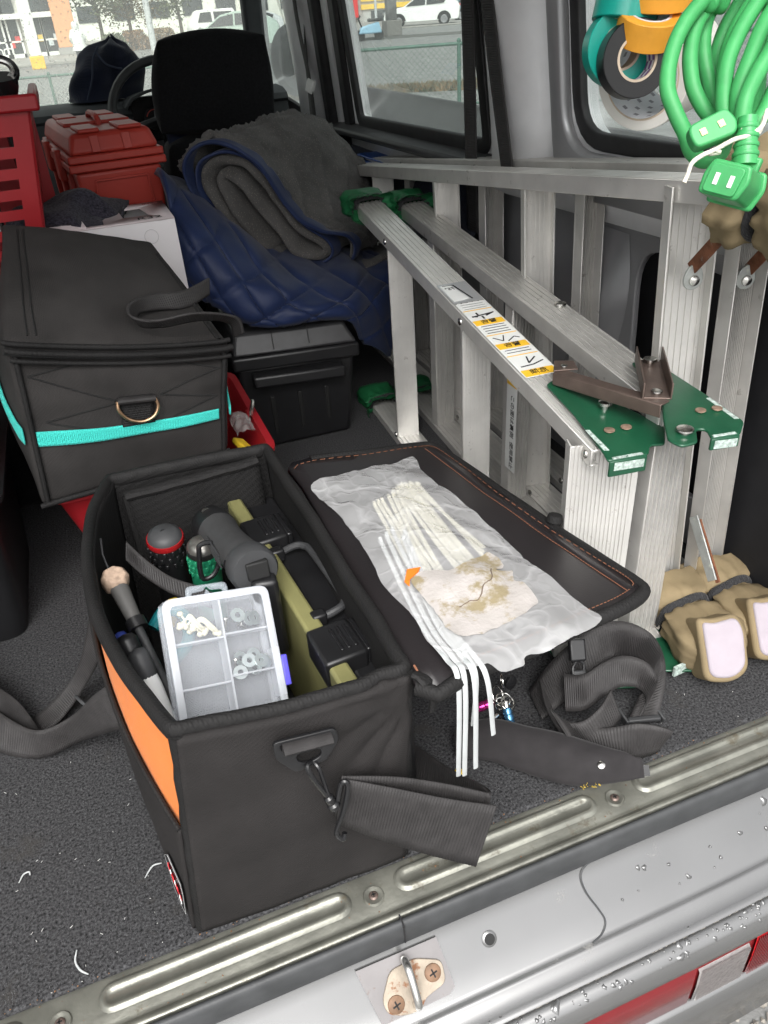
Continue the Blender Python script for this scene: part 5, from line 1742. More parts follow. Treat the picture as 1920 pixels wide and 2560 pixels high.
tw = thing("snap_ring_tool", "teal plastic tool lying deep in the tool bag", "hand tool", (-.02, .29, .1))
MB().tube(spl([(-.045, .30, .175), (-.025, .315, .185), (-.005, .30, .180), (-.008, .27, .165), (-.03, .26, .15)], 6), .008, 10).build("handle", mat("teal plastic", (.01, .16, .18), .25), tw)
MB().tube(spl([(-.03, .26, .15), (-.035, .22, .10), (-.03, .20, .05)], 5), .006, 8).build("arm", M_steel, tw)
ty = MB().box((-.020, .325, .170), (.016, .012, .05), Euler((.3, .2, .4)).to_matrix()).build("marker_cap", mat("yellow plastic", (.75, .50, .03), .4), bevel=.004)
tag(ty, "small yellow cap among the tools in the bag", "cap")
fill = MB()
fill.grid(lambda u, v: V((lerp(-.055, .085, u), lerp(.05, .40, v), .10 + .03 * nz((u * 5, v * 5, 1), 1))), 14, 20)
tag(fill.build("dark_cloth", M_lin, solid=.004, smooth=80), "black cloth covering the bottom of the tool bag", "cloth")

# clear parts organiser
PB = thing("parts_organiser", "clear plastic parts box with six compartments and a blue latch", "parts box", (.02, .1, .02))
oTL, oTR, oBL, oBR = V((-.023, .198, .286)), V((.087, .208, .262)), V((-.053, .058, .150)), V((.060, .066, .128))
# straighten into a rectangle
ox = (oTR - oTL).normalized()
oy = (oTL - oBL)
oy = (oy - ox * oy.dot(ox)).normalized()
on_ = ox.cross(oy).normalized()
if on_.y > 0:
    on_ = -on_
W_, H_ = .114, .190
O_ = oTL - oy * H_
def ob(x, y, z):
    return O_ + ox * x + oy * y + on_ * z
def obox(x0, x1, y0, y1, z0, z1):
    return MB().hexa([ob(x0, y0, z0), ob(x1, y0, z0), ob(x1, y1, z0), ob(x0, y1, z0), ob(x0, y0, z1), ob(x1, y0, z1), ob(x1, y1, z1), ob(x0, y1, z1)])
M_clr = film("milky clear polypropylene", (.78, .82, .88), .17, .25)
M_clr2 = film("clear box lid", (.80, .83, .88), .07, .10, bump=.15, bs=40)
M_clr3 = film("milky box edges", (.80, .83, .88), .40, .3)
obox(0, W_, 0, H_, -.030, -.0285).build("back", M_clr, PB, fix=True)
for nm, a in (("side", (0, .0018, 0, H_, -.0285, 0)), ("side", (W_ - .0018, W_, 0, H_, -.0285, 0)), ("side", (.0018, W_ - .0018, 0, .0018, -.0285, 0)), ("side", (.0018, W_ - .0018, H_ - .0018, H_, -.0285, 0))):
    obox(*a).build(nm, M_clr, PB, fix=True)
obox(W_ * .515, W_ * .515 + .0022, .002, H_ - .002, -.0283, -.0004).build("divider", M_clr3, PB, fix=True)
for k in range(1, 4):
    obox(.002, W_ * .515 - .0002, H_ - .0480 * k, H_ - .0480 * k + .002, -.0283, -.0004).build("divider", M_clr3, PB, fix=True)
    obox(W_ * .515 + .0024, W_ - .002, H_ - .0455 * k, H_ - .0455 * k + .002, -.0283, -.0004).build("divider", M_clr3, PB, fix=True)
lidc = obox(.003, W_ - .003, .003, H_ - .003, .0004, .0016).build("lid", M_clr2, PB, fix=True)
fr_ = rounded([(-.002, -.002), (W_ + .002, -.002), (W_ + .002, H_ + .002), (-.002, H_ + .002)], .012, 5)
fi_ = rounded([(.0065, .0065), (W_ - .0065, .0065), (W_ - .0065, H_ - .0065), (.0065, H_ - .0065)], .006, 4)
sheet(fr_, [fi_], lambda x, y: ob(x, y, .002), "lid_frame", M_clr3, lidc, .004, 0, .001)
sheet(fr_, [fi_], lambda x, y: ob(x, y, -.031), "rim", M_clr, PB, .004, 0, .001)
tb0 = rounded([(.030, H_), (.080, H_), (.078, H_ + .017), (.032, H_ + .017)], .005, 4)
tb1 = rounded([(.037, H_ + .005), (.051, H_ + .005), (.055, H_ + .012), (.059, H_ + .005), (.073, H_ + .005), (.072, H_ + .009), (.059, H_ + .010), (.055, H_ + .0145), (.051, H_ + .010), (.038, H_ + .009)], .0015, 3)
sheet(tb0, [tb1], lambda x, y: ob(x, y, -.028), "hanger_tab", film("clear hanger tab", (.6, .66, .72), .30, .2), PB, .002)
obox(W_ + .0022, W_ + .0095, .078, .112, -.022, .003).build("latch", mat("blue latch", (.10, .085, .62), .4), PB, bevel=.0015, fix=True)
obox(W_ - .004, W_ + .002, .068, .122, -.024, .0045).build("latch_plate", M_clr3, PB, bevel=.001, fix=True)
# contents: washers, screws, cable anchors
def washer(label, x, y, z, ax_, ro=.0078, ri=.003, grp=None):
    mb = MB().lathe([(ri, 0), (ro, 0), (ro, .0013), (ri, .0013), (ri, 0)], ob(x, y, z), ax_, 22, cap=False)
    tag(mb.build("washer", M_zinc, smooth=30), label, "washer", grp)
nA = lambda a, b: (on_ + ox * a + oy * b).normalized()
for x, y, z, a in ((.079, .1640, -.006, (.1, .2)), (.092, .1585, -.010, (.5, .1)), (.099, .1590, -.014, (.6, 0))):
    washer("flat zinc washer in the upper right compartment of the clear box", x, y, z, nA(*a), .0082, .0032, "washers in the upper right compartment")
for x, y, z, a in ((.083, .1130, -.007, (.05, .2)), (.096, .1105, -.006, (.2, .35)), (.071, .1020, -.005, (-.05, .3)), (.076, .1175, -.015, (.3, .1)), (.089, .1035, -.012, (.1, .6)), (.103, .1090, -.014, (.5, .2)), (.092, .1185, -.017, (.2, .2))):
    washer("flat zinc washer in the middle right compartment of the clear box", x, y, z, nA(*a), .0080, .0030, "washers in the middle right compartment")
def screw(label, x, y, z, dx, dy, grp):
    d = (ox * dx + oy * dy + on_ * .25).normalized()
    t = thing("machine_screw", label, "screw", ob(x, y, z), grp)
    p = ob(x, y, z)
    MB().lathe([(.0012, .0022), (.0036, .0014), (.0038, 0), (.0015, 0)], p, d, 14).build("head", M_steel, t)
    MB().lathe([(.0015, 0), (.0015, .010), (.0008, .0115)], p, -d, 10).build("shank", M_steel, t)
for x, y, dx, dy in ((.066, .1625, .1, 1), (.081, .1535, -.6, .5)):
    screw("steel machine screw in the upper right compartment", x, y, -.010, dx, dy, "screws in the upper right compartment")
for x, y, dx, dy in ((.019, .0645, -.4, .8), (.030, .0600, .8, .3), (.038, .0575, -.7, .6), (.024, .0560, .2, 1), (.045, .0590, .9, .1)):
    screw("steel machine screw in the middle left compartment", x, y, -.012, dx, dy, "screws in the middle left compartment")
screw("steel machine screw next to the washers in the middle right compartment", .069, .1165, -.008, .2, 1, None)
def anchor(label, x, y, pts, grp):
    t = thing("cable_clip", label, "cable clip", ob(x, y, -.012), grp)
    P_ = [ob(x + a, y + b, -.012 + c) for a, b, c in pts]
    MB().tube(spl(P_, 5), .0012, 7).build("stem", M_ties, t)
    for p in (P_[0], P_[-1]):
        MB().lathe([(.0004, -.0034), (.0026, -.0022), (.0035, 0), (.0026, .0022), (.0004, .0034)], p, (0, 0, 1), 12, cap=False).build("ball", M_ties, t, smooth=80)
rg = random.Random(8)
for k in range(9):
    x, y = rg.uniform(.014, .030), rg.uniform(.148, .158)
    a_ = rg.uniform(-.5, .6)
    L_ = rg.uniform(.018, .030)
    anchor("cream ball ended cable clip in the upper left compartment", x, y, [(0, .006 + .004 * rg.random(), .004), (L_ * .35 * cos(a_), .012 + .004 * rg.random(), .008), (L_ * .75 * cos(a_), .004, .006), (L_ * cos(a_), -.002 + .008 * sin(a_), .0)], "cable clips in the upper left compartment")
anchor("cream cable clip standing in the upper left compartment", .022, .164, [(-.004, .012, .004), (0, .004, .004), (.004, -.008, .0)], None)
for x, y in ((.020, .016), (.030, .010), (.016, .006)):
    anchor("cream ball ended cable clip in the lower left compartment", x, y, [(0, .016, .004), (.004, .006, .005), (.010, 0, .002), (.020, .004, .0)], "cable clips in the lower left compartment")

# ================================================================ BAG OF CABLE TIES ON THE LID
outl = [(.192, .369), (.227, .387), (.275, .397), (.316, .412), (.362, .430), (.356, .385), (.352, .347), (.362, .300), (.368, .252), (.367, .215), (.371, .189), (.370, .142), (.372, .107), (.379, .078), (.380, .046), (.385, .015), (.386, -.005), (.359, -.013), (.347, -.015), (.317, -.021), (.292, -.018), (.284, -.026), (.262, -.024), (.254, -.012), (.229, -.012), (.219, .010), (.210, .030), (.212, .058), (.211, .09), (.205, .134), (.207, .178), (.208, .24), (.204, .291), (.195, .338)]
def film_z(x, y):
    return lz(x, y) + .0145 + .005 * nz((x * 14, y * 14, 4), 1) + .0065 * abs(nz((x * 22, y * 15, 9), 1)) + .003 * abs(nz((x * 60, y * 45, 5), 1)) + .010 * max(0, 1 - ((x - .29) / .08) ** 2) * max(0, 1 - ((y - .22) / .2) ** 2)
bm = bmesh.new()
f_ = bm.faces.new([bm.verts.new((p.x + .0016 * nz((p.x * 90, p.y * 90, 1), 1), p.y, 0)) for p in spl([(x, y, 0) for x, y in outl], 4, True)])
for i in range(1, 34):
    bmesh.ops.bisect_plane(bm, geom=bm.faces[:] + bm.edges[:] + bm.verts[:], plane_co=(.18 + .21 * i / 34, 0, 0), plane_no=(1, .1, 0))
for i in range(1, 60):
    bmesh.ops.bisect_plane(bm, geom=bm.faces[:] + bm.edges[:] + bm.verts[:], plane_co=(0, -.04 + .48 * i / 60, 0), plane_no=(.05, 1, 0))
for v in bm.verts:
    v.co.z = film_z(v.co.x, v.co.y) - .30 * max(0, -.004 - v.co.y)
me = bpy.data.meshes.new("plastic_film")
bm.to_mesh(me)
bm.free()
me.shade_smooth()
M_bag = film("milky plastic bag", (.86, .86, .86), .30, .14)
_t = M_bag.node_tree
_n, _L = _t.nodes, _t.links
_tc = _n.new("ShaderNodeTexCoord")
_w = _n.new("ShaderNodeTexNoise")
_w.inputs["Scale"].default_value = 24
_L.new(_tc.outputs["Object"], _w.inputs["Vector"])
_mv = _n.new("ShaderNodeMix")
_mv.data_type = 'VECTOR'
_mv.inputs[0].default_value = .045
_L.new(_tc.outputs["Object"], _mv.inputs[4])
_L.new(_w.outputs["Color"], _mv.inputs[5])
_fac = None
_mxs = [x for x in _n if x.bl_idname == "ShaderNodeMixShader"][0]
_hs = []
for _sc, _wd in ((11, .06), (30, .10)):
    _v = _n.new("ShaderNodeTexVoronoi")
    _v.feature = 'DISTANCE_TO_EDGE'
    _v.inputs["Scale"].default_value = _sc
    _L.new(_mv.outputs[1], _v.inputs["Vector"])
    _r = _n.new("ShaderNodeMapRange")
    _r.inputs[1].default_value, _r.inputs[2].default_value, _r.inputs[3].default_value, _r.inputs[4].default_value = 0, _wd, 1, 0
    _L.new(_v.outputs["Distance"], _r.inputs[0])
    _hs.append(_r)
_ad = _n.new("ShaderNodeMath")
_ad.operation = 'MULTIPLY_ADD'
_L.new(_hs[1].outputs[0], _ad.inputs[0])
_ad.inputs[1].default_value = .45
_L.new(_hs[0].outputs[0], _ad.inputs[2])
_r2 = _n.new("ShaderNodeMapRange")
_r2.inputs[3].default_value, _r2.inputs[4].default_value = .33, .42
_L.new(_ad.outputs[0], _r2.inputs[0])
_L.new(_r2.outputs[0], _mxs.inputs[0])
_bp = _n.new("ShaderNodeBump")
_bp.inputs["Strength"].default_value = .28
_bp.inputs["Distance"].default_value = .004
_L.new(_ad.outputs[0], _bp.inputs["Height"])
_L.new(_bp.outputs[0], _n["Principled BSDF"].inputs["Normal"])
me.materials.append(M_bag)
PBG = thing("cable_tie_bag", "milky torn plastic bag with a ragged paper label lying on the lid", "plastic bag", (.29, .2, .27))
ob_ = bpy.data.objects.new("plastic_film", me)
COL.objects.link(ob_)
attach(ob_, PBG)
lpt = [(.234, .127), (.256, .131), (.283, .124), (.31, .132), (.336, .138), (.337, .11), (.322, .101), (.34, .097), (.333, .08), (.341, .072), (.338, .04), (.325, .032), (.29, .024), (.266, .022), (.245, .026), (.238, .038), (.237, .066), (.233, .101)]
bm = bmesh.new()
bm.faces.new([bm.verts.new((p.x + .0022 * nz((p.x * 120, p.y * 120, 3), 1), p.y + .0022 * nz((p.x * 120, p.y * 120, 8), 1), 0)) for p in spl([(x, y, 0) for x, y in lpt], 4, True)])
for i in range(1, 14):
    bmesh.ops.bisect_plane(bm, geom=bm.faces[:] + bm.edges[:] + bm.verts[:], plane_co=(.23 + .115 * i / 14, 0, 0), plane_no=(1, 0, 0))
    bmesh.ops.bisect_plane(bm, geom=bm.faces[:] + bm.edges[:] + bm.verts[:], plane_co=(0, .02 + .12 * i / 14, 0), plane_no=(0, 1, 0))
for v in bm.verts:
    v.co.z = film_z(v.co.x, v.co.y) + .0016
me = bpy.data.meshes.new("paper_label")
bm.to_mesh(me)
bm.free()
me.shade_smooth()
me.materials.append(mat("peeling label paper", (.42, .39, .365), .8, 0, .06, 30, .3, 200, .2, col2=(.50, .465, .445), spot=((.30, .25, .155), 19, .49)))
ol_ = bpy.data.objects.new("paper_label", me)
COL.objects.link(ol_)
attach(ol_, PBG)
ck = spl([(.262, .066, 0), (.275, .070, 0), (.285, .068, 0), (.300, .084, 0), (.311, .088, 0), (.318, .104, 0)], 5)
MB().tube([V((p.x + .001 * nz(p * 200), p.y + .0015 * nz(p * 220, 1, 2), film_z(p.x, p.y) + .0018)) for p in ck], .0007, 5).build("label_crack", mat("brown crack", (.16, .12, .09), .9), ol_)
MB().prism([V((x, y, film_z(x, y) + .002)) for x, y in ((.236, .144), (.250, .139), (.244, .131), (.232, .126), (.227, .116), (.225, .125))], (0, 0, .0004)).build("orange_sticker", mat("orange sticker scrap", (.85, .19, .02), .5), PBG, fix=True, smooth=0)
def cable_tie(label, h, t, mid=None, m_=M_ties, grp=None, w=.0058, pts=None):
    o = thing("cable_tie", label, "cable tie", h, grp)
    h, t = V(h), V(t)
    pth = spl(pts if pts else [h, mid if mid is not None else h.lerp(t, .5), t], 8)
    n_ = V((0, -1, .9)) if pts else V((0, 0, 1))
    mb = MB()
    m_pts = len(pth)
    mb.tube(pth, 0, 8, flat=(w / 2, .0008, n_))
    mb.build("strap", m_, o, smooth=70)
    MB().box(h, (w * 1.25, w * 1.3, w * .8), frame((0, 0, 0), (t - h), n_).to_3x3()).build("head", m_, o, bevel=.001)
    return o
rg = random.Random(12)
hs_ = [(.26, .315), (.266, .317), (.272, .318), (.283, .322), (.290, .325), (.297, .342), (.303, .344), (.310, .348), (.318, .349), (.324, .348), (.330, .348), (.337, .349), (.293, .330), (.300, .335), (.333, .345), (.308, .352), (.316, .344), (.328, .352), (.313, .351), (.321, .342), (.306, .346)]
tl_ = [(.243, .120), (.250, .115), (.256, .12), (.262, .12), (.270, .12), (.276, .112), (.300, .105), (.306, .11), (.308, .105), (.314, .115), (.320, .12), (.335, .15), (.262, .115), (.275, .13), (.342, .165), (.30, .11), (.31, .10), (.338, .16), (.305, .115), (.318, .11), (.296, .118)]
for i, (a, b_) in enumerate(zip(hs_, tl_)):
    zz = .001 + .0012 * (i % 5)
    cable_tie("cream nylon cable tie inside the milky plastic bag", (a[0], a[1], lz(*a) + .008 + zz), (b_[0], b_[1], lz(*b_) + .008 + zz), V(((a[0] + b_[0]) / 2 + rg.uniform(-.004, .004), (a[1] + b_[1]) / 2, lz(*a) + .011 + zz)), M_ties, "cable ties inside the plastic bag", .0052)
for lab_, pts in (("white cable tie hanging out of the bag, leftmost tip", [(.236, .23, .2655), (.224, .12, .2675), (.219, .050, .269), (.220, .008, .2735), (.221, -.0165, .262), (.222, -.012, .122)]),
                  ("white cable tie hanging out just right of the leftmost one", [(.246, .235, .2665), (.232, .12, .2685), (.226, .050, .270), (.2265, .006, .274), (.227, -.018, .262), (.228, -.014, .122)]),
                  ("white cable tie hanging out of the bag, second lowest tip from the right", [(.256, .24, .2675), (.241, .12, .2695), (.233, .050, .271), (.234, .004, .275), (.236, -.020, .262), (.241, -.014, .127)]),
                  ("short white cable tie hanging out between the longer ones", [(.262, .22, .2665), (.246, .12, .2685), (.239, .050, .270), (.239, .004, .274), (.239, -.017, .262), (.239, -.012, .192)]),
                  ("white cable tie hanging out of the bag, rightmost tip", [(.268, .23, .2665), (.252, .12, .2685), (.244, .050, .270), (.246, .002, .2735), (.249, -.021, .260), (.260, -.016, .172)])):
    cable_tie(lab_, pts[0], pts[-1], None, M_ties2, None, .0056, pts)

# ================================================================ BLACK BAG WITH TURQUOISE TRIM
BB = thing("cooler_bag", "zipped black fabric bag with turquoise trim standing on the red tub", "bag", (-.02, .75, .215))
g_ = [V((-.162, .605, .212)), V((.126, .648, .212)), V((.138, .90, .212)), V((-.185, .87, .212)), V((-.140, .622, .456)), V((.160, .664, .384)), V((.094, .885, .500)), V((-.118, .865, .562))]
def bagf(u, v, w):
    """trilinear block coordinate"""
    lo = g_[0].lerp(g_[1], u).lerp(g_[3].lerp(g_[2], u), v)
    hi = g_[4].lerp(g_[5], u).lerp(g_[7].lerp(g_[6], u), v)
    return lo.lerp(hi, w)
cenb = sum(g_, V()) / 8
QSEG = []
for _ln in ([(.06, .80), (.45, .60), (.10, .52)], [(.06, .80), (.32, .88)], [(.10, .52), (.30, .44)], [(.95, .78), (.64, .62), (.94, .54)], [(.95, .78), (.72, .86)], [(.94, .54), (.70, .44)]):
    for _a, _b in zip(_ln, _ln[1:]):
        QSEG.append((V((_a[0] * .29, _a[1] * .21)), V((_b[0] * .29, _b[1] * .21))))
def segd(x, y, a, b):
    p = V((x, y))
    t = max(0, min(1, (p - a).dot(b - a) / (b - a).length_squared))
    return (p - a.lerp(b, t)).length
def skin(u, v, w, k=0.0):
    p = bagf(u, v, w)
    bl = V((0, 0, 0))
    if v < .001:
        bl += V((0.12, -1, 0)) * .010 * sin(pi * u) * sin(pi * w)
    if v > .999:
        bl += V((0, 1, 0)) * .012 * sin(pi * u) * sin(pi * w)
    if u < .001:
        bl += V((-1, 0, 0)) * .030 * sin(pi * v) * sin(pi * w)
    if u > .999:
        bl += V((1, 0, 0)) * .012 * sin(pi * v) * sin(pi * w)
    if w > .999:
        bl += V((0, -.45, .9)) * .020 * (sin(pi * u) * sin(pi * v)) ** .7
        bl += V((0, -.3, .9)) * -.012 * math.exp(-((u - .75) / .2) ** 2 - ((v - .15) / .25) ** 2)
    if v < .001:
        dq = min(segd(u * .29, w * .21, a_, b_) for a_, b_ in QSEG)
        bl += V((.12, -1, 0)) * (.0045 * (1 - math.exp(-(dq / .016) ** 2)) - .0025) * min(1, 12 * u, 12 * (1 - u)) * (1 if w > .47 else max(0, 1 - (.47 - w) * 12))
    n_ = (p - cenb).normalized()
    wr = .0030 * nz(p * 11, 1, 2) + .0014 * nz((p.x * 30, p.y * 30, p.z * 14), 1, 5)
    return p + bl + n_ * (wr + k)
mb = MB()
N = 46
mb.grid(lambda a, b: skin(a, 0, b), N, N)
mb.grid(lambda a, b: skin(1, a, b), N, N)
mb.grid(lambda a, b: skin(1 - a, 1, b), N, N)
mb.grid(lambda a, b: skin(0, 1 - a, b), N, N)
mb.grid(lambda a, b: skin(a, b, 1), N, N)
mb.grid(lambda a, b: skin(a, 1 - b, 0), N, N)
bd = mb.build("body", M_fab2, BB, merge=1e-3, smooth=0)
bd.data.shade_smooth()
mo = bd.modifiers.new("smooth", 'SMOOTH')
mo.factor, mo.iterations = .5, 8
# lid edge, zip and piping
zp = [(-.02, .965), (.06, .955), (.25, .94), (.5, .932), (.75, .936), (.94, .955), (1.0, .97)]
zpath = spl([skin(min(1, max(0, u)), 0, w) + V((.003 * (u - .5), -.007, -.001)) for u, w in zp], 8)
MB().tube(zpath, 0, 10, flat=(.0095, .0055, (0, .35, 1))).build("zip_tape", M_bind, BB, smooth=80)
zt = MB()
for k in range(110):
    p, q = at(zpath, k / 110), at(zpath, (k + .5) / 110)
    zt.bar(p + V((0, -.0056, -.001)), q + V((0, -.0056, -.001)), .0030, .0016, (0, 0, 1))
zt.build("zip_teeth", M_bplas2, BB, smooth=0, kind="stuff")
MB().tube([p + V((0, -.001, -.012)) for p in zpath[2:-2]], .0035, 8).build("piping", M_bind, BB, smooth=80)
MB().tube([p + V((0, .006, .010)) for p in zpath], .0042, 8).build("piping", M_bind, BB, smooth=80)
for u in (.035, .965):
    MB().tube([skin(u, 0, k / 16, .002) + V((0, -.003, 0)) for k in range(16)], .0038, 8).build("piping", M_bind, BB, smooth=80)
MB().tube([skin(k / 20, 0, .01, .002) + V((0, -.004, .001)) for k in range(21)], .0045, 8).build("piping", M_bind, BB, smooth=80)
for u in (.10, .135):
    MB().tube([skin(u, .04 + .88 * k / 16, 1, .0012) for k in range(17)], .0012, 6).build("top_seam", M_ink, BB)
MB().tube([skin(.965, .03 + .80 * k / 16, 1, -.001) for k in range(17)], .0042, 8).build("piping", M_bind, BB)
def onfront(u, w, k=.004):
    return skin(u, 0, w, 0) + V((0, -k, 0))
# turquoise bands
def band(pts, wd, fn, name="turquoise_band"):
    e1, e2 = [], []
    for (u, w) in pts:
        e1.append(fn(u, w + wd / 2))
        e2.append(fn(u, w - wd / 2))
    return ribbon(e1, e2, n=5).build(name, M_teal, BB, solid=.0022, smooth=80)
band([(.045, .43), (.2, .415), (.35, .40), (.55, .39), (.75, .385), (.945, .378)], .092, onfront)
band([(0, .45), (.10, .46), (.25, .56), (.45, .66), (.7, .72), (1, .74)], .10, lambda v, w: skin(0, v, w, 0) + V((-.004, 0, 0)))
band([(0, .375), (.10, .41), (.25, .50), (.5, .6), (1, .62)], .09, lambda v, w: skin(1, v, w, 0) + V((.004, 0, 0)))
# quilted chevrons on the front
qm = MB()
for ln in ([(.06, .80), (.45, .60), (.10, .52)], [(.06, .80), (.32, .88)], [(.10, .52), (.30, .44)], [(.95, .78), (.64, .62), (.94, .54)], [(.95, .78), (.72, .86)], [(.94, .54), (.70, .44)]):
    for a, b in zip(ln, ln[1:]):
        P_ = [onfront(lerp(a[0], b[0], t / 12), lerp(a[1], b[1], t / 12), .0012) for t in range(13)]
        MB().tube(P_, .0011, 6).build("quilting_seam", mat("black groove shade", (.012, .012, .012), .9), BB)  # thin dark tubes imitate the shade in the quilting grooves
# D-ring on its webbing tab
ribbon([onfront(.44, .64, .005), onfront(.44, .54, .006), onfront(.44, .43, .005)], [onfront(.60, .64, .005), onfront(.60, .54, .006), onfront(.60, .43, .005)]).build("ring_tab", M_bind, BB, solid=.003, smooth=80)
dc = onfront(.52, .62, .013)
ex = (onfront(.60, .62) - onfront(.44, .62)).normalized()
dr_ = [dc + ex * -.027 + V((0, 0, .002)), dc + ex * -.028 + V((0, -.002, -.012)), dc + ex * -.018 + V((0, -.003, -.026)), dc + V((0, -.003, -.032)), dc + ex * .018 + V((0, -.003, -.026)), dc + ex * .028 + V((0, -.002, -.012)), dc + ex * .027 + V((0, 0, .002))]
MB().tube(spl(dr_, 6), .0026, 10).build("d_ring", mat("brass ring", (.52, .33, .20), .3, .9, .25, 90), BB)
MB().tube([dc + ex * -.027 + V((0, 0, .002)), dc + ex * .027 + V((0, 0, .002))], 0, 10, flat=(.006, .005, (0, 0, 1))).build("ring_fold", M_web, BB)
# loose carry strap over the top right
ribbon([(.162, .77, .455), (.112, .735, .452), (.063, .712, .462), (.030, .668, .466), (.028, .640, .456), (.060, .634, .446), (.118, .636, .446), (.176, .652, .424), (.186, .662, .395)],
       [(.157, .765, .430), (.115, .725, .428), (.070, .705, .438), (.040, .680, .444), (.038, .652, .436), (.068, .648, .430), (.122, .655, .428), (.166, .675, .410), (.172, .678, .385)]).build("carry_strap", M_web, BB, solid=.003, smooth=80)

# ================================================================ RED TUB
def tub(root, x0, x1, y0, y1, z0, z1, tp, th, m_, r=.04, rim=.012, name="tub_body"):
    mb = MB()
    lev = [(z0, tp, 0), (z1 - .03, .006, 0), (z1 - .006, .0, 0), (z1 - .006, -rim, 0), (z1, -rim, 0), (z1, 0, 0), (z1 - .006, th, 0), (z0 + th, tp + th, 0)]
    n = None
    for z, ins, _ in lev:
        pl_ = rounded([(x0 + ins, y0 + ins), (x1 - ins, y0 + ins), (x1 - ins, y1 - ins), (x0 + ins, y1 - ins)], r, 6)
        n = len(pl_)
        mb.v += [(x, y, z) for x, y in pl_]
    for a in range(len(lev) - 1):
        for i in range(n):
            j = (i + 1) % n
            mb.f.append((a * n + i, a * n + j, (a + 1) * n + j, (a + 1) * n + i))
    mb.f.append(tuple(range(n - 1, -1, -1)))
    mb.f.append(tuple((len(lev) - 1) * n + i for i in range(n)))
    return mb.build(name, m_, root, fix=True, smooth=45)
RT = thing("red_tub", "red plastic tub under the black and turquoise bag", "tub", (.01, .80, 0))
tub(RT, -.152, .192, .630, .985, .001, .205, .045, .003, M_red)
MB().tube(spl([(.190, .80, .190), (.200, .79, .215), (.198, .77, .232), (.192, .765, .215), (.188, .772, .190)], 5), .0035, 8).build("handle_wire", M_steel, RT)
MB().box((.191, .785, .188), (.012, .030, .036)).build("handle_lug", M_red, RT, bevel=.004)
yl = MB().box((.158, .70, .186), (.022, .05, .012), Euler((0, .5, .2)).to_matrix()).build("yellow_packet", mat("yellow wrapper", (.70, .48, .03), .4, 0, .15, 30), bevel=.004)
tag(yl, "yellow packet in the red tub beside the turquoise bag", "packet")
pf = MB().grid(lambda u, v: V((lerp(.152, .186, u), lerp(.70, .78, v), .205 + .014 * nz((u * 4, v * 5, 3), 1) + .01 * sin(pi * u))), 10, 12).build("clear_wrapper", film("clear wrapper", (.75, .72, .70), .30, .15, bump=.5, bs=60), smooth=80)
tag(pf, "crumpled clear wrapper in the red tub", "wrapper")

# ================================================================ BLACK STORAGE TRUNK
KT = thing("storage_trunk", "black plastic storage trunk under the navy quilted blanket", "storage box", (.34, 1.15, 0))
mb = MB().hexa([V(p) for p in ((.232, 1.020, .001), (.447, 1.016, .001), (.447, 1.30, .001), (.232, 1.30, .001), (.214, 1.006, .200), (.466, 1.000, .188), (.466, 1.32, .19), (.214, 1.32, .20))])
mb.build("bin", M_bplas, KT, bevel=.010, seg=3)
MB().hexa([V(p) for p in ((.206, .994, .196), (.475, .988, .183), (.475, 1.33, .19), (.206, 1.33, .20), (.206, .994, .226), (.475, .988, .213), (.475, 1.33, .22), (.206, 1.33, .226))]).build("rim", M_bplas, KT, bevel=.006, seg=3)
mb = MB().hexa([V(p) for p in ((.209, .997, .2265), (.472, .991, .2135), (.472, 1.325, .22), (.209, 1.325, .2265), (.222, 1.020, .268), (.452, 1.016, .256), (.452, 1.30, .262), (.222, 1.30, .27))])
mb.build("lid", mat("scuffed black lid", (.035, .035, .037), .36, 0, .2, 40, .12, 500, .5), KT, bevel=.007, seg=3)
for x in (.295, .37):
    MB().bar((x, .9985, .229), (x + .002, 1.0165, .2615), .002, .002).build("lid_groove", M_ink, KT)
MB().hexa([V(p) for p in ((.240, .972, .163), (.434, .968, .152), (.434, .996, .152), (.240, .998, .163), (.240, .974, .187), (.434, .970, .176), (.434, .996, .180), (.240, .998, .191))]).build("handle", M_bplas, KT, bevel=.005, seg=3)
for x in (.275, .335, .395):
    MB().hexa([V(p) for p in ((x, 1.0145, .035), (x + .010, 1.0142, .035), (x + .010, 1.020, .035), (x, 1.02, .035), (x - .002, 1.004, .125), (x + .008, 1.0037, .125), (x + .008, 1.02, .125), (x - .002, 1.02, .125))]).build("rib", M_ink, KT, bevel=.002)  # raised strips coloured black to stand for the shade of recesses

# ================================================================ BLANKETS
# navy quilted blanket draped over the trunk
rows = [
    [(.150, 1.34, .52), (.22, 1.34, .50), (.30, 1.34, .42), (.40, 1.34, .36), (.50, 1.34, .33), (.58, 1.33, .31), (.64, 1.31, .29)],
    [(.158, 1.17, .555), (.21, 1.16, .50), (.29, 1.15, .42), (.38, 1.15, .345), (.48, 1.15, .315), (.57, 1.17, .30), (.645, 1.20, .285)],
    [(.156, 1.10, .49), (.215, 1.07, .44), (.285, 1.05, .375), (.37, 1.05, .325), (.47, 1.05, .300), (.55, 1.10, .285), (.640, 1.16, .26)],
    [(.150, 1.07, .44), (.21, 1.03, .40), (.28, 1.01, .34), (.36, 1.00, .305), (.46, 1.01, .287), (.535, 1.07, .255), (.63, 1.14, .22)],
    [(.152, 1.06, .395), (.205, 1.02, .345), (.272, .998, .296), (.355, .992, .282), (.45, 1.00, .272), (.515, 1.055, .215), (.605, 1.125, .165)],
    [(.166, 1.06, .345), (.212, 1.025, .318), (.275, 1.006, .278), (.355, 1.005, .272), (.45, 1.012, .262), (.506, 1.06, .185), (.585, 1.12, .11)]]
RS = [spl(r_, 8) for r_ in rows]
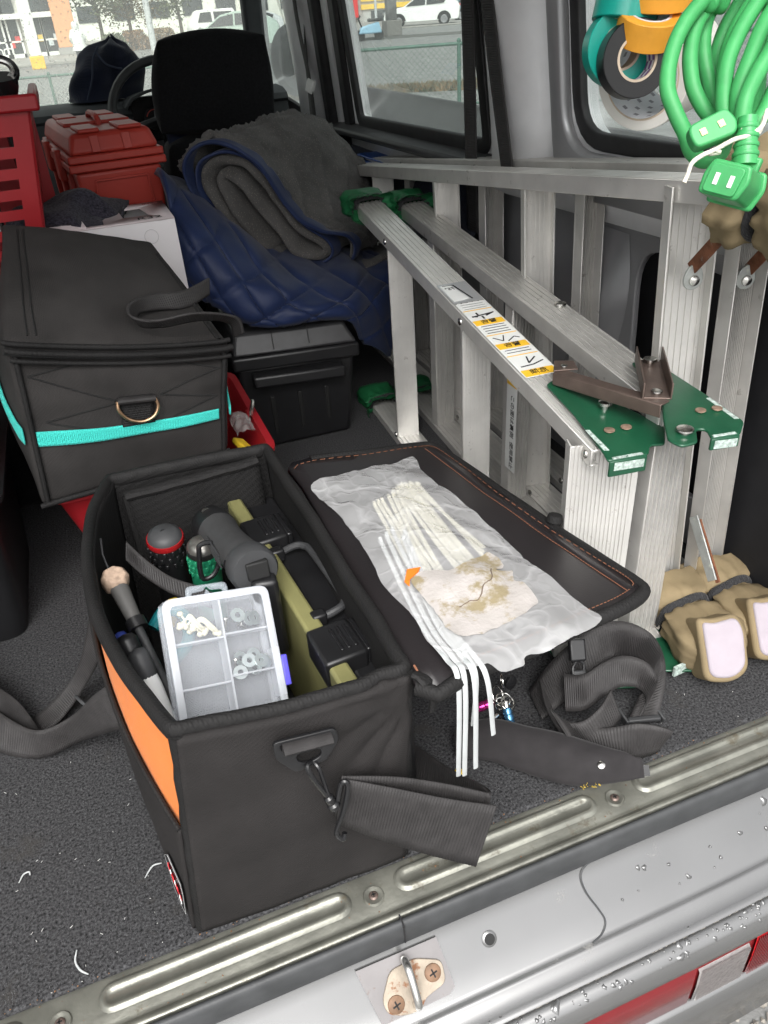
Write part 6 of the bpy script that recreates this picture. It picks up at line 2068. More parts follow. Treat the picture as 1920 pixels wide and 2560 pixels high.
def quilt(u, v):
    col = spl([at(r_, u) for r_ in RS], 8)
    p = at(col, v)
    a, b = (u * 5.5 + v * 2.6), (u * 5.5 - v * 2.6)
    da, db = abs(a - round(a)), abs(b - round(b))
    d = min(da, db)
    pf_ = min(1, d / .16) ** .6
    n_ = V((0, -.75, .65))
    fold = .012 * sin(u * 21 + 5 * nz((u * 2, v * 2, 1), 1)) * nz((u * 3, v * 3, 6), 1) * 2
    return p + n_ * (.009 * pf_ + fold * .7 + .007 * nz(p * 10, 1, 3) + .0018 * nz(p * 34, 1, 4))
mb = MB()
mb.grid(quilt, 110, 70)
nb = mb.build("navy_blanket", M_navy, solid=.012, smooth=0)
nb.data.shade_smooth()
tag(nb, "navy quilted blanket draped over the black trunk", "blanket")
# grey folded moving blanket with navy lining, its folded edge facing the camera
spi = [(.640, .318), (.56, .295), (.486, .300), (.416, .324), (.352, .368), (.293, .422), (.255, .479), (.240, .525), (.253, .555), (.292, .562), (.331, .546), (.365, .498), (.398, .445), (.427, .409), (.476, .372), (.484, .351), (.458, .342), (.414, .359), (.379, .409), (.341, .471), (.312, .515), (.285, .532), (.276, .522), (.284, .488), (.314, .430), (.360, .376)]
SP = spl([(x, 0, z) for x, z in spi], 6)
EXT = V((.285, .31, -.004))
def band3(path, th, off, y0, nseg, name, m_, parent, wob=1.0, extf=1.0, seed=0, quilt_on=0):
    m_n = len(path)
    nr = []
    for i in range(m_n):
        t_ = (path[min(i + 1, m_n - 1)] - path[max(0, i - 1)]).normalized()
        nr.append(V((t_.z, 0, -t_.x)))
    mb = MB()
    ring = 2 * m_n
    for s in range(nseg + 1):
        e = s / nseg
        for side in (1, -1):
            idx = range(m_n) if side == 1 else range(m_n - 1, -1, -1)
            for i in idx:
                # rounded front edge
                edge = 1 - .55 * max(0, 1 - e * nseg / 1.2) ** 2 if s < 2 else 1
                p = path[i] + nr[i] * (off + side * th / 2 * edge) + V((0, y0, 0)) + EXT * e * extf
                w = nz((p.x * 9, p.y * 7, p.z * 9), 1, seed) * .010 * wob + nz((p.x * 26, p.y * 20, p.z * 26), 1, seed) * .0035 * wob
                if quilt_on:
                    qa, qb = i * .085 + e * 3.6, i * .085 - e * 3.6
                    dq = min(abs(qa - round(qa)), abs(qb - round(qb)))
                    w -= .0110 * math.exp(-(dq / .07) ** 2) * quilt_on
                p = p + nr[i] * w + V((0, -.006 * nz((i * .12, e, seed), 1), 0))
                mb.v.append(tuple(p))
    for s in range(nseg):
        for i in range(ring):
            j = (i + 1) % ring
            mb.f.append((s * ring + i, s * ring + j, (s + 1) * ring + j, (s + 1) * ring + i))
    for i in range(m_n - 1):
        a, b, c, d = i, i + 1, ring - 2 - i, ring - 1 - i
        mb.f.append((d, c, b, a))
        o_ = nseg * ring
        mb.f.append((o_ + a, o_ + b, o_ + c, o_ + d))
    ob2 = mb.build(name, m_, parent, fix=True, smooth=0)
    ob2.data.shade_smooth()
    return ob2
M_grey = cloth("grey quilted blanket cloth", (.082, .078, .075), .003, .3, .95, .35, .1)
# woven light flecks
t_ = M_grey.node_tree
P_ = t_.nodes["Principled BSDF"]
vt = t_.nodes.new("ShaderNodeTexVoronoi")
vt.inputs["Scale"].default_value = 230
tc_ = [x for x in t_.nodes if x.bl_idname == "ShaderNodeTexCoord"][0]
t_.links.new(tc_.outputs["Object"], vt.inputs["Vector"])
mr_ = t_.nodes.new("ShaderNodeMapRange")
mr_.inputs[1].default_value, mr_.inputs[2].default_value, mr_.inputs[3].default_value, mr_.inputs[4].default_value = .10, .28, 1, 0
t_.links.new(vt.outputs["Distance"], mr_.inputs[0])
mm = t_.nodes.new("ShaderNodeMix")
mm.data_type = 'RGBA'
src = P_.inputs["Base Color"].links[0].from_socket
t_.links.new(src, mm.inputs[6])
mm.inputs[7].default_value = (.21, .185, .16, 1)
t_.links.new(mr_.outputs[0], mm.inputs[0])
t_.links.new(mm.outputs[2], P_.inputs["Base Color"])
GB = thing("moving_blanket", "grey folded moving blanket with navy lining on top of the navy one", "blanket", (.4, 1.3, .3))
band3(SP, .020, 0, 1.20, 26, "quilted_layer", M_grey, GB, 1.0, 1.0, 1)
band3(SP[6:100], .006, -.0145, 1.198, 26, "navy_lining", M_navy, GB, 1.0, .10, 1)
NE = spl([(x, 0, z) for x, z in [(.505, .305), (.535, .330), (.546, .362), (.525, .385), (.474, .392), (.428, .424), (.398, .468), (.357, .537), (.312, .576), (.268, .593), (.224, .586), (.204, .552), (.217, .504), (.248, .448), (.305, .380), (.354, .338)]], 6)
band3(NE[6:], .008, .002, 1.185, 12, "navy_outer_fold", M_navy, GB, .8, .07, 4)
band3(NE[6:], .012, .004, 1.200, 60, "quilted_back", M_grey, GB, 1.5, 1.0, 4, -1)

# ================================================================ RED TOOLBOX, CARTON, TOWEL, BASKET
RB = thing("red_toolbox", "dull red plastic toolbox with a stepped lid behind the carton", "toolbox", (.09, 1.35, .415))
ang = radians(6)
def rb(x, y, z):
    return V((.0 + x * cos(ang) - y * sin(ang), 1.205 + x * sin(ang) + y * cos(ang), z))
def rbox(x0, x1, y0, y1, z0, z1, t=0., ty=0.):
    return MB().hexa([rb(x0 + t, y0 + ty, z0), rb(x1 - t, y0 + ty, z0), rb(x1 - t, y1 - ty, z0), rb(x0 + t, y1 - ty, z0), rb(x0, y0, z1), rb(x1, y0, z1), rb(x1, y1, z1), rb(x0, y1, z1)])
rbox(.006, .172, .006, .40, .416, .567, .010, .010).build("tray", M_red2, RB, bevel=.008, seg=3)
rbox(-.004, .182, -.004, .41, .5675, .582).build("tray_rim", M_red2, RB, bevel=.003)
ldm = rbox(-.002, .180, -.002, .408, .5830, .597)
ldm.build("lid_rim", M_red2, RB, bevel=.003)
MB().hexa([rb(.002, .002, .5965), rb(.176, .002, .5965), rb(.176, .404, .5965), rb(.002, .404, .5965), rb(.014, .016, .634), rb(.164, .016, .634), rb(.164, .39, .634), rb(.014, .39, .634)]).build("lid", M_red2, RB, bevel=.010, seg=3)
for x0, x1, y0, y1 in ((.030, .070, .012, .11), (.105, .150, .012, .11), (.022, .155, .15, .26), (.03, .07, .29, .39), (.105, .15, .29, .39)):
    rbox(x0, x1, y0, y1, .6325, .640).build("lid_step", M_red2, RB, bevel=.003)
for x in (.055, .115):
    MB().bar(rb(x, .0015, .600), rb(x, .0105, .628), .016, .003, (1, 0, 0)).build("lid_rib", M_red2, RB, bevel=.001)
pr2 = [(.040, .550), (.140, .550), (.150, .43), (.030, .43)]
for a, b in zip(pr2, pr2[1:] + pr2[:1]):
    f1 = lambda p: rb(p[0], .005 + .01 * (1 - (p[1] - .416) / .15) - .002, p[1])
    MB().bar(f1(a), f1(b), .004, .004).build("panel_rib", M_red2, RB, bevel=.001)
for y in (.11, .28):
    rbox(-.012, .002, y, y + .05, .54, .60).build("latch", M_red2, RB, bevel=.004)
for y in (.06, .20, .34):
    rbox(-.002, .008, y, y + .012, .43, .56).build("side_rib", M_red2, RB, bevel=.002)
MB().tube(spl([rb(.09, .14, .63), rb(.09, .15, .646), rb(.09, .20, .650), rb(.09, .25, .646), rb(.09, .26, .63)], 5), .006, 8).build("handle", M_red2, RB)

CT = thing("carton", "white cardboard carton marked R32 with its top torn open", "carton", (.03, 1.08, .27))
cz = .505
MB().b2((-.10, 1.000, .271), (.151, 1.004, cz)).build("front_side", M_card, CT)
MB().b2((.147, 1.004, .271), (.151, 1.17, cz)).build("right_side", M_card, CT)
MB().b2((-.10, 1.004, .271), (-.096, 1.17, cz)).build("left_side", M_card, CT)
MB().b2((-.10, 1.166, .271), (.147, 1.17, cz)).build("back_side", M_card, CT)
M_card2 = mat("pinkish carton top", (.62, .54, .55), .6, 0, .05, 15, .05, 300)
sheet([(-.10, 1.0), (.151, 1.0), (.151, 1.17), (-.10, 1.17)], [[(-.06, 1.02), (.03, 1.018), (.03, 1.15), (-.06, 1.15)], rounded([(.066, 1.048), (.112, 1.05), (.102, 1.125), (.062, 1.125)], .006, 3)], lambda x, y: V((x, y, cz + .0014)), "top_flap", M_card2, CT, .002)
text_mesh("R32", .028, frame((.110, 1.0235, cz + .0028), (1, 0, 0), (0, 1, 0)), M_ink, CT, "lettering", .0001)
mk = MB()
rg = random.Random(4)
for k in range(26):
    for j in range(3):
        if rg.random() < .55:
            mk.box((.112 + k * .0011, 1.150 + j * .0035, cz + .0027), (.0010, .0030, .0002))
mk.build("stamp_print", mat("dark red print", (.22, .05, .06), .6), CT, smooth=0, kind="stuff")
MB().tube([V((.105 + cos(a) * .012, .9995, .480 + sin(a) * .012)) for a in [2 * pi * k / 24 for k in range(24)]], .0004, 5, True).build("printed_ring", mat("grey print", (.45, .43, .44), .6), CT)
fi = MB().grid(lambda u, v: V((lerp(.058, .118, u), lerp(1.04, 1.13, v), .475 + .02 * sin(pi * u) * sin(pi * v))), 8, 8).build("carton_filling", mat("olive beige lining", (.30, .27, .17), .8), CT, solid=.003, smooth=80)
MB().prism([V((.0, 1.003, cz + .003)), V((-.085, 1.0, cz + .003)), V((-.09, 1.03, cz + .022)), V((-.01, 1.04, cz + .018))], (0, 0, .002)).build("lifted_flap", M_card2, CT, fix=True)

# dark fleece towel
TW = MB()
def tow(u, v):
    x = lerp(-.125, .090 - .05 * (1 - v), u)
    y = lerp(1.01, 1.185, v)
    h = .508 + .036 * (sin(pi * min(1, max(0, u * 1.05))) ** .5) * (sin(pi * (v * .92 + .06)) ** .6)
    h += .010 * sin(u * 9 + v * 3) * sin(pi * v) + .006 * nz((u * 5, v * 5, 2), 1) + .0015 * nz((u * 40, v * 40, 2), 1)
    if u > .62 and v < .5:
        h -= .030 * min(1, (u - .62) / .12) * min(1, (.5 - v) / .15)
    return V((x, y + .012 * nz((u * 4, 0, 1), 1), h))
TW.grid(tow, 70, 50)
M_fleece = mat("dark grey fleece", (.020, .0185, .026), 1., 0, .45, 260, .8, 420, .05, 0, .1, col2=(.042, .039, .052))
tw_ = TW.build("fleece_towel", M_fleece, solid=.012, smooth=80)
tag(tw_, "dark grey fleece towel bundled on the white carton", "towel")

# red slotted basket on the left
BK = thing("red_basket", "tall red plastic basket with rows of slots at the left edge", "basket", (-.15, 1.05, .42))
def bkx(z):
    return lerp(-.085, -.040, (z - .42) / .28)
zs = [.425, .455] + [.455 + k * .0305 for k in range(1, 8)]
def bcut(zlo, zhi, slot):
    mb = MB()
    out = []
    xr0, xr1 = bkx(zlo), bkx(zhi)
    yf0, yf1 = lerp(.968, .945, (zlo - .42) / .28), lerp(.968, .945, (zhi - .42) / .28)
    if not slot:
        mb.hexa([V((-.34, yf0, zlo)), V((xr0, yf0, zlo)), V((xr0, yf0 + .004, zlo)), V((-.34, yf0 + .004, zlo)), V((-.34, yf1, zhi)), V((xr1, yf1, zhi)), V((xr1, yf1 + .004, zhi)), V((-.34, yf1 + .004, zhi))])
    else:
        for xa, xb, rel in ((-.026, 0, 1), (-.118, -.104, 1), (-.185, -.170, 1), (-.27, -.255, 1)):
            out.append(MB())
            out[-1].hexa([V((xr0 + xa, yf0, zlo)), V((xr0 + xb, yf0, zlo)), V((xr0 + xb, yf0 + .004, zlo)), V((xr0 + xa, yf0 + .004, zlo)), V((xr1 + xa, yf1, zhi)), V((xr1 + xb, yf1, zhi)), V((xr1 + xb, yf1 + .004, zhi)), V((xr1 + xa, yf1 + .004, zhi))])
    return out if slot else mb
z = .422
rowi = 0
while z < .665:
    bcut(z, z + .016, False).build("bar", M_red, BK, smooth=0, merge=1e-5)
    for q_ in bcut(z + .016, z + .0305, True):
        q_.build("strut", M_red, BK, smooth=0)
    z += .0305
bcut(z, .700, False).build("upper_band", M_red, BK)
mb = MB().hexa([V(p) for p in ((-.0852, .968, .42), (-.081, .972, .42), (-.081, 1.20, .42), (-.085, 1.20, .42), (-.0402, .945, .70), (-.036, .949, .70), (-.036, 1.22, .70), (-.04, 1.22, .70))])
mb.build("side", M_red, BK)
MB().b2((-.34, .95, .415), (-.08, 1.2, .421)).build("base", M_red, BK)
MB().b2((-.34, 1.20, .42), (-.04, 1.205, .70)).build("back", M_red, BK)
MB().b2((-.35, .930, .6985), (-.021, .9445, .722)).build("rim", M_red, BK, bevel=.004)
MB().b2((-.0355, .9446, .6985), (-.021, 1.225, .722)).build("rim", M_red, BK, bevel=.004)
MB().tube(spl([(-.128, .958, .510), (-.120, .940, .505), (-.112, .938, .475), (-.118, .950, .462)], 5), .0035, 8).build("wire_clip", M_steel, BK)
tl = thing("torch", "black torch with a chrome ring standing in the red basket", "torch", (-.07, 1.02, .6))
MB().lathe([(.017, -.12), (.018, 0), (.024, .015), (.026, .03)], (-.068, 1.02, .715), (0, -.25, 1), 20).build("barrel", M_gloss, tl)
MB().tube([V((-.068, 1.012, .752)) + V((cos(a) * .021, -.004 * sin(a), sin(a) * .014)) for a in [2 * pi * k / 24 for k in range(24)]], .0042, 8, True).build("chrome_ring", M_steel, tl)
MB().tube([V((-.068, 1.016, .750)) + V((cos(a) * .027, -.004 * sin(a), sin(a) * .020)) for a in [2 * pi * k / 24 for k in range(24)]], .004, 8, True).build("bezel", M_gloss, tl)
for k in range(3):
    o = MB().lathe([(.006, 0), (.006, .20)], (-.14 - k * .05, 1.06 + .03 * k, .50), (.1, -.1, 1), 10).build("steel_rod", M_steel)
    tag(o, ["short steel rod leaning in the red basket near its corner", "second steel rod in the red basket", "third steel rod in the red basket, furthest left"][k], "rod")

# bins at the far left edge
LBN = thing("black_bin", "black plastic bin at the left edge below the turquoise bag", "bin", (-.36, .72, 0))
tub(LBN, -.56, -.215, .56, .90, .001, .262, .03, .004, M_bplas, .03, .014, "bin_body")
MB().tube(spl([(-.225, .548, .270), (-.215, .545, .285), (-.212, .56, .300), (-.214, .62, .302), (-.22, .66, .28)], 5), .006, 8).build("handle", M_bplas2, LBN)
pp = MB().grid(lambda u, v: V((lerp(-.30, -.20, u), lerp(.60, .74, v) + .02 * u, .29 + .05 * v + .02 * nz((u * 3, v * 3, 1), 1))), 12, 12).build("crumpled_paper", mat("crumpled white paper", (.55, .55, .56), .8), solid=.001, smooth=80)
tag(pp, "crumpled white paper sticking out of the black bin", "paper")
o = thing("long_screwdriver", "long steel rod screwdriver standing in the black bin", "screwdriver", (-.22, .64, .3))
MB().cyl((-.222, .63, .27), (-.190, .70, .40), .0038, n=10).build("shaft", mat("brass shaft", (.35, .27, .16), .35, .8), o)
MB().cyl((-.190, .70, .40), (-.178, .725, .445), .009, .007).build("handle", M_bplas, o)
# navy jacket on the dashboard
JK = MB()
def jk(u, v):
    a = 2 * pi * u
    prof = [(0, .115, .085), (.25, .115, .08), (.5, .105, .075), (.72, .085, .06), (.88, .06, .045), (1, .004, .004)]
    for (t0, a0, b0), (t1, a1, b1) in zip(prof, prof[1:]):
        if v <= t1:
            k = (v - t0) / (t1 - t0)
            ra, rb_ = lerp(a0, a1, k), lerp(b0, b1, k)
            break
    lean = .07 * v
    f = 1 + .16 * sin(3 * a + 4 * v + 1) * (1 - .5 * v) + .22 * nz((cos(a) * 1.5, sin(a) * 1.5, v * 2.5), 1.2, 4)
    return V((.155 + lean + cos(a) * ra * f, 2.60 + sin(a) * rb_ * f, .594 + .172 * v + .02 * nz((cos(a), sin(a), v * 2), 1.5, 2) * v))
JK.grid(jk, 56, 34)
jo = JK.build("navy_jacket", M_navy2, merge=1e-4, smooth=0)
jo.data.shade_smooth()
tag(jo, "dark navy jacket bundled on the dashboard by the windscreen", "jacket")
MB().tube(spl([(.105, 2.515, .60), (.135, 2.500, .66), (.150, 2.510, .71), (.175, 2.53, .745)], 6), .003, 8).build("cuff_seam", mat("faded navy seam", (.035, .045, .075), .9), jo)
MB().tube(spl([(.165, 2.515, .735), (.185, 2.50, .70), (.215, 2.505, .685), (.235, 2.52, .68)], 6), .003, 8).build("collar_seam", mat("faded navy seam", (.035, .045, .075), .9), jo)

# ================================================================ HANGING ON THE RAIL
def roll(name, label, c, ax_, ro, ri, w, m_tape, m_core, core_th=.0025):
    t = thing(name, label, "tape roll", c)
    ax_ = V(ax_).normalized()
    c = V(c) - ax_ * w / 2
    MB().lathe([(ri + core_th, 0), (ro - .0008, 0), (ro, .0008), (ro, w - .0008), (ro - .0008, w), (ri + core_th, w)], c, ax_, 56, cap=False).build("tape", m_tape, t, smooth=30)
    MB().lathe([(ri, -.0003), (ri + core_th, -.0003), (ri + core_th, w + .0003), (ri, w + .0003), (ri, -.0003)], c, ax_, 48, cap=False).build("core", m_core, t, smooth=30)
    return t, c, ax_
M_tteal = mat("teal vinyl tape", (.006, .30, .235), .3, 0, .05, 30)
M_tblk = mat("black vinyl tape", (.006, .006, .0065), .35, 0, .1, 30)
M_tor = mat("orange masking tape", (.80, .36, .035), .55, 0, .06, 60, .1, 300)
M_twh = mat("white vinyl tape", (.72, .70, .65), .4, 0, .03, 20)
M_core = mat("card core", (.52, .43, .33), .8, 0, .1, 80)
M_corew = mat("white printed core", (.68, .68, .70), .6)
roll("tape_roll", "teal vinyl tape roll hanging highest at the left", (.580, .318, .781), (.28, .10, 1), .033, .018, .026, M_tteal, M_core)
roll("tape_roll", "teal vinyl tape roll tucked behind the black one", (.570, .312, .747), (-.22, -.95, .10), .0365, .019, .019, M_tteal, M_core)
t, c, ax_ = roll("tape_roll", "black vinyl tape roll with a white printed core", (.573, .288, .737), (-.22, -.96, .14), .0365, .0190, .020, M_tblk, M_core)
# chequered print inside the core of the black roll
pr_ = MB()
pw = MB()
e1 = ax_.orthogonal().normalized()
e2 = ax_.cross(e1)
for k in range(14):
    for j in range(4):
        a0, a1 = 2 * pi * k / 14, 2 * pi * (k + .96) / 14
        z0, z1 = .001 + j * .0045, .001 + j * .0045 + .0043
        q = [c + ax_ * z_ + (e1 * cos(a) + e2 * sin(a)) * .01885 for a, z_ in ((a0, z0), (a1, z0), (a1, z1), (a0, z1))]
        (pw if (k + j) % 2 else pr_).add(q, [(0, 1, 2, 3)])
pw.build("core_print_white", M_corew, t, smooth=0, kind="stuff")
pr_.build("core_print", mat("purple core print", (.16, .05, .22), .5), t, smooth=0, kind="stuff")
roll("tape_roll", "orange masking tape roll hanging in front of the black tape", (.588, .290, .765), (-.08, -.40, 1), .0315, .0185, .026, M_tor, M_corew)
roll("tape_roll", "orange masking tape roll at the top edge of the picture", (.604, .296, .793), (-.05, -.15, 1), .0335, .0185, .026, M_tor, M_corew)
t, c, ax_ = roll("tape_roll", "wide white tape roll hanging behind the black and orange rolls", (.636, .322, .722), (-.90, -.43, -.10), .053, .0405, .085, M_twh, M_core, .002)
pk_ = MB()
e1 = ax_.orthogonal().normalized()
e2 = ax_.cross(e1)
for k in range(16):
    for j in range(5):
        a0 = 2 * pi * (k + .5 * (j % 2)) / 16
        q = [c + ax_ * (.006 + j * .016 + dz) + (e1 * cos(a0 + da) + e2 * sin(a0 + da)) * .0402 for da, dz in ((0, 0), (.13, 0), (.13, .006), (0, .006))]
        pk_.add(q, [(0, 1, 2, 3)])
pk_.build("core_print", mat("grey core print", (.25, .24, .26), .6), t, smooth=0, kind="stuff")
MB().lathe([(.0403, .086), (.0403, .001)], c, ax_, 48, cap=False).build("core_lining", M_corew, t)
# cord loop that the rolls hang on
ln_ = MB().tube(spl([(.618, .30, 1.073), (.600, .300, .90), (.588, .296, .80), (.582, .300, .752), (.600, .315, .748), (.625, .325, .77), (.628, .315, .90), (.622, .30, 1.073)], 6), .0022, 8).build("hanging_cord", M_twine)
tag(ln_, "white cord loop threaded through the hanging tape rolls", "cord")

# ---- green extension cord
EC = thing("extension_cord", "bright green extension cord coiled and tied, hanging at the upper right", "extension cord", (.46, .02, .69))
top = V((.575, .075, 1.072))
def strand(pts, r=.0057, ext=True):
    P_ = [V(p) for p in pts]
    if ext:
        d = (P_[0] - P_[1])
        P_ = [top, top.lerp(P_[0], .35) + V((-.03, -.005, 0)), P_[0] + d * .9] + P_
    MB().tube(spl(P_, 8), r, 12).build("cable", M_cordg, EC, smooth=80)
strand([(.459, .059, .789), (.442, .055, .776), (.428, .048, .758), (.419, .037, .738), (.420, .026, .722), (.425, .018, .708), (.431, .016, .696), (.440, .011, .689), (.452, .009, .693), (.459, .013, .703)])
strand([(.475, .066, .788), (.459, .062, .775), (.448, .052, .756), (.444, .040, .737), (.447, .031, .724), (.453, .023, .714)])
strand([(.487, .078, .788), (.475, .072, .774), (.467, .060, .755), (.466, .047, .735), (.462, .030, .716)])
strand([(.488, .035, .787), (.470, .029, .769), (.456, .021, .751), (.448, .011, .733), (.445, .004, .721), (.446, -.002, .710)])
strand([(.500, .028, .786), (.482, .020, .772), (.467, .011, .755), (.453, .002, .736), (.447, -.007, .722), (.443, -.014, .710)])
strand([(.489, .004, .776), (.470, -.004, .758), (.457, -.008, .745), (.445, -.014, .730), (.440, -.020, .712)])
strand([(.519, .087, .786), (.501, .080, .767), (.489, .070, .747), (.480, .050, .727), (.468, .028, .710)])
strand([(.506, .060, .786), (.488, .054, .768), (.473, .042, .748), (.463, .027, .728), (.455, .012, .710)])
strand([(.520, .045, .786), (.505, .036, .765), (.490, .025, .745), (.476, .008, .728), (.460, -.008, .712), (.450, -.012, .704)])
strand([(.530, .065, .786), (.516, .055, .765), (.500, .042, .742), (.484, .022, .722), (.466, .002, .706)])
strand([(.497, .000, .770), (.486, -.005, .752), (.474, -.010, .735), (.462, -.015, .720), (.448, -.018, .709)])
# first outlet: flat oval connector with two slots
cA_ = V((.417, -.017, .7135))
ca_x = V((.030, -.006, .0105)).normalized()
ca_n = V((-.35, -.72, .60)).normalized()
ca_y = ca_n.cross(ca_x).normalized()
ca_n = ca_x.cross(ca_y).normalized()
if ca_n.y > 0:
    ca_n, ca_y = -ca_n, -ca_y
sh = rounded([(-.0155, -.008), (.0125, -.010), (.0165, -.002), (.0135, .0095), (-.0145, .0085), (-.0165, 0)], .0045, 4)
cn = MB().prism([cA_ + ca_x * x + ca_y * y - ca_n * .004 for x, y in sh], ca_n * .010).build("plug", M_plugg, EC, fix=True, bevel=.0015, seg=3)
for x in (-.0075, .0055):
    MB().box(cA_ + ca_x * x + ca_n * .0062, (.0042, .0048, .0008), Matrix((ca_x, ca_y, ca_n)).transposed()).build("outlet_surround", mat("brass contact", (.42, .34, .18), .35, .8), cn)
    MB().box(cA_ + ca_x * x + ca_n * .0066, (.0022, .0034, .0008), Matrix((ca_x, ca_y, ca_n)).transposed()).build("outlet_slot", M_white, cn)
# second, larger outlet block with strain relief
bN = V((-.80, -.50, .33)).normalized()     # face with the slots
bX = V((.55, -.52, -.20))
bX = (bX - bN * bX.dot(bN)).normalized()
bY = bN.cross(bX)
if bY.z < 0:
    bY = -bY
bc = V((.4205, -.039, .6825))
RB_ = Matrix((bX, bY, bN)).transposed()
def blk(pts, z0, z1, name, m_, parent, bev=.0018):
    return MB().prism([bc + bX * x + bY * y + bN * z0 for x, y in pts], bN * (z1 - z0)).build(name, m_, parent, fix=True, bevel=bev, seg=3)
ob2 = blk(rounded([(-.0155, -.0105), (.0115, -.0105), (.0155, .002), (.0130, .0125), (-.0130, .0125), (-.0165, .002)], .003, 3), -.024, .013, "outlet_block", M_plugg, EC)
blk(rounded([(-.0125, -.0090), (.0095, -.0090), (.0110, .0095), (-.0120, .0095)], .003, 3), .0130, .0155, "outlet_face", M_plugg, ob2, .0008)
blk(rounded([(-.0185, -.0120), (.0145, -.0120), (.0185, .003), (.0150, .0145), (-.0150, .0145), (-.0190, .003)], .003, 3), -.026, -.0225, "end_flange", M_plugg, ob2)
for x in (-.0055, .0045):
    MB().box(bc + bX * x + bN * .0157, (.0030, .0075, .0008), RB_).build("outlet_slot", M_white, ob2)
sr0, sr1 = V((.4335, -.036, .694)), V((.4405, -.024, .722))
MB().lathe([(.0085, -.002), (.0080, .004), (.0070, .018), (.0064, .030)], sr0, sr1 - sr0, 18).build("strain_relief", M_plugg, ob2, smooth=60)
for k in range(4):
    MB().lathe([(.0084 - .0004 * k, .004 + .006 * k), (.0090 - .0004 * k, .0055 + .006 * k), (.0084 - .0004 * k, .007 + .006 * k)], sr0, sr1 - sr0, 18).build("relief_rib", M_plugg, ob2, smooth=60)
MB().box(sr0 + V((0, 0, -.003)), (.020, .016, .006), RB_).build("collar", M_plugg, ob2, bevel=.0015)
# twine tie
tz = MB()
tz.tube(spl([(.4525, -.028, .7245), (.4440, -.034, .7155), (.4330, -.034, .711), (.4260, -.030, .709), (.4150, -.026, .7035), (.4060, -.024, .7005), (.3985, -.024, .6965), (.3955, -.025, .6900), (.3925, -.026, .6850)], 6), .0016, 8)
tz.tube(spl([(.4530, -.026, .7205), (.4440, -.033, .7125), (.4365, -.034, .7100), (.4330, -.028, .7150)], 6), .0016, 8)
tz.tube(spl([(.4140, -.026, .7035), (.4190, -.026, .7015), (.4120, -.024, .7010)], 5), .0017, 8)
tz.build("twine", M_twine, EC, smooth=80)

# ================================================================ ON THE CARPET TO THE RIGHT
SS = thing("shoulder_strap", "black webbing shoulder strap with buckle heaped on the carpet", "strap", (.48, .08, 0))
def ws(e1, e2, th=.0022):
    return ribbon(e1, e2, n=8).build("webbing", M_web, SS, solid=th, smooth=70)
ws([(.405, .150, .012), (.432, .152, .045), (.462, .150, .075), (.507, .152, .092), (.542, .142, .092), (.566, .118, .082), (.572, .095, .062), (.556, .066, .045), (.530, .040, .012)],
   [(.398, .104, .006), (.430, .108, .020), (.461, .112, .036), (.503, .119, .050), (.529, .116, .053), (.546, .104, .050), (.548, .086, .040), (.522, .072, .026), (.495, .055, .006)])
ws([(.435, .118, .062), (.452, .100, .070), (.482, .102, .076), (.515, .104, .074), (.540, .088, .066), (.545, .068, .046), (.520, .058, .020)],
   [(.420, .086, .030), (.440, .074, .036), (.470, .078, .042), (.498, .082, .044), (.520, .074, .040), (.525, .060, .028), (.505, .048, .008)])
ws([(.415, .142, .036), (.401, .105, .034), (.399, .078, .034), (.418, .055, .036), (.445, .036, .040), (.480, .016, .052), (.512, -.002, .044), (.520, .012, .020)],
   [(.416, .100, .005), (.409, .074, .004), (.408, .046, .004), (.420, .026, .004), (.440, .008, .004), (.470, .004, .005), (.500, .002, .006), (.515, .016, .005)])
ws([(.386, .072, .066), (.400, .060, .050), (.420, .052, .046), (.445, .052, .060), (.470, .066, .066)],
   [(.400, .040, .030), (.412, .034, .018), (.430, .030, .016), (.452, .034, .030), (.475, .046, .036)])
# side release buckle
p0, p1 = V((.462, .136, .098)), V((.447, .096, .048))
MB().bar(p0, p0.lerp(p1, .45), .022, .009, (1, 0, .2)).build("buckle_female", M_bplas, SS, bevel=.003, seg=3)
MB().bar(p0.lerp(p1, .62), p1, .019, .007, (1, 0, .2)).build("buckle_male", M_bplas2, SS, bevel=.0025, seg=3)
for s_ in (-1, 1):
    MB().tube(spl([p0.lerp(p1, .45) + V((s_ * .003, 0, 0)), p0.lerp(p1, .54) + V((s_ * .008, 0, 0)), p0.lerp(p1, .66) + V((s_ * .008, 0, 0))], 5), .0022, 8).build("buckle_prong", M_bplas, SS)
MB().bar((.492, .052, .014), (.533, .040, .014), .008, .006, (0, 1, 0)).build("slider", M_bplas2, SS, bevel=.002)
for x, y in ((.490, .060), (.535, .046)):
    MB().bar((x, y - .012, .012), (x - .001, y + .010, .018), .004, .010).build("slider_end", M_bplas2, SS, bevel=.0015)
ribbon([(.455, .150, .105), (.452, .142, .12), (.448, .15, .150), (.442, .17, .20)], [(.432, .156, .105), (.430, .148, .12), (.426, .156, .150), (.42, .175, .20)]).build("webbing", M_web, SS, solid=.0022, smooth=70)
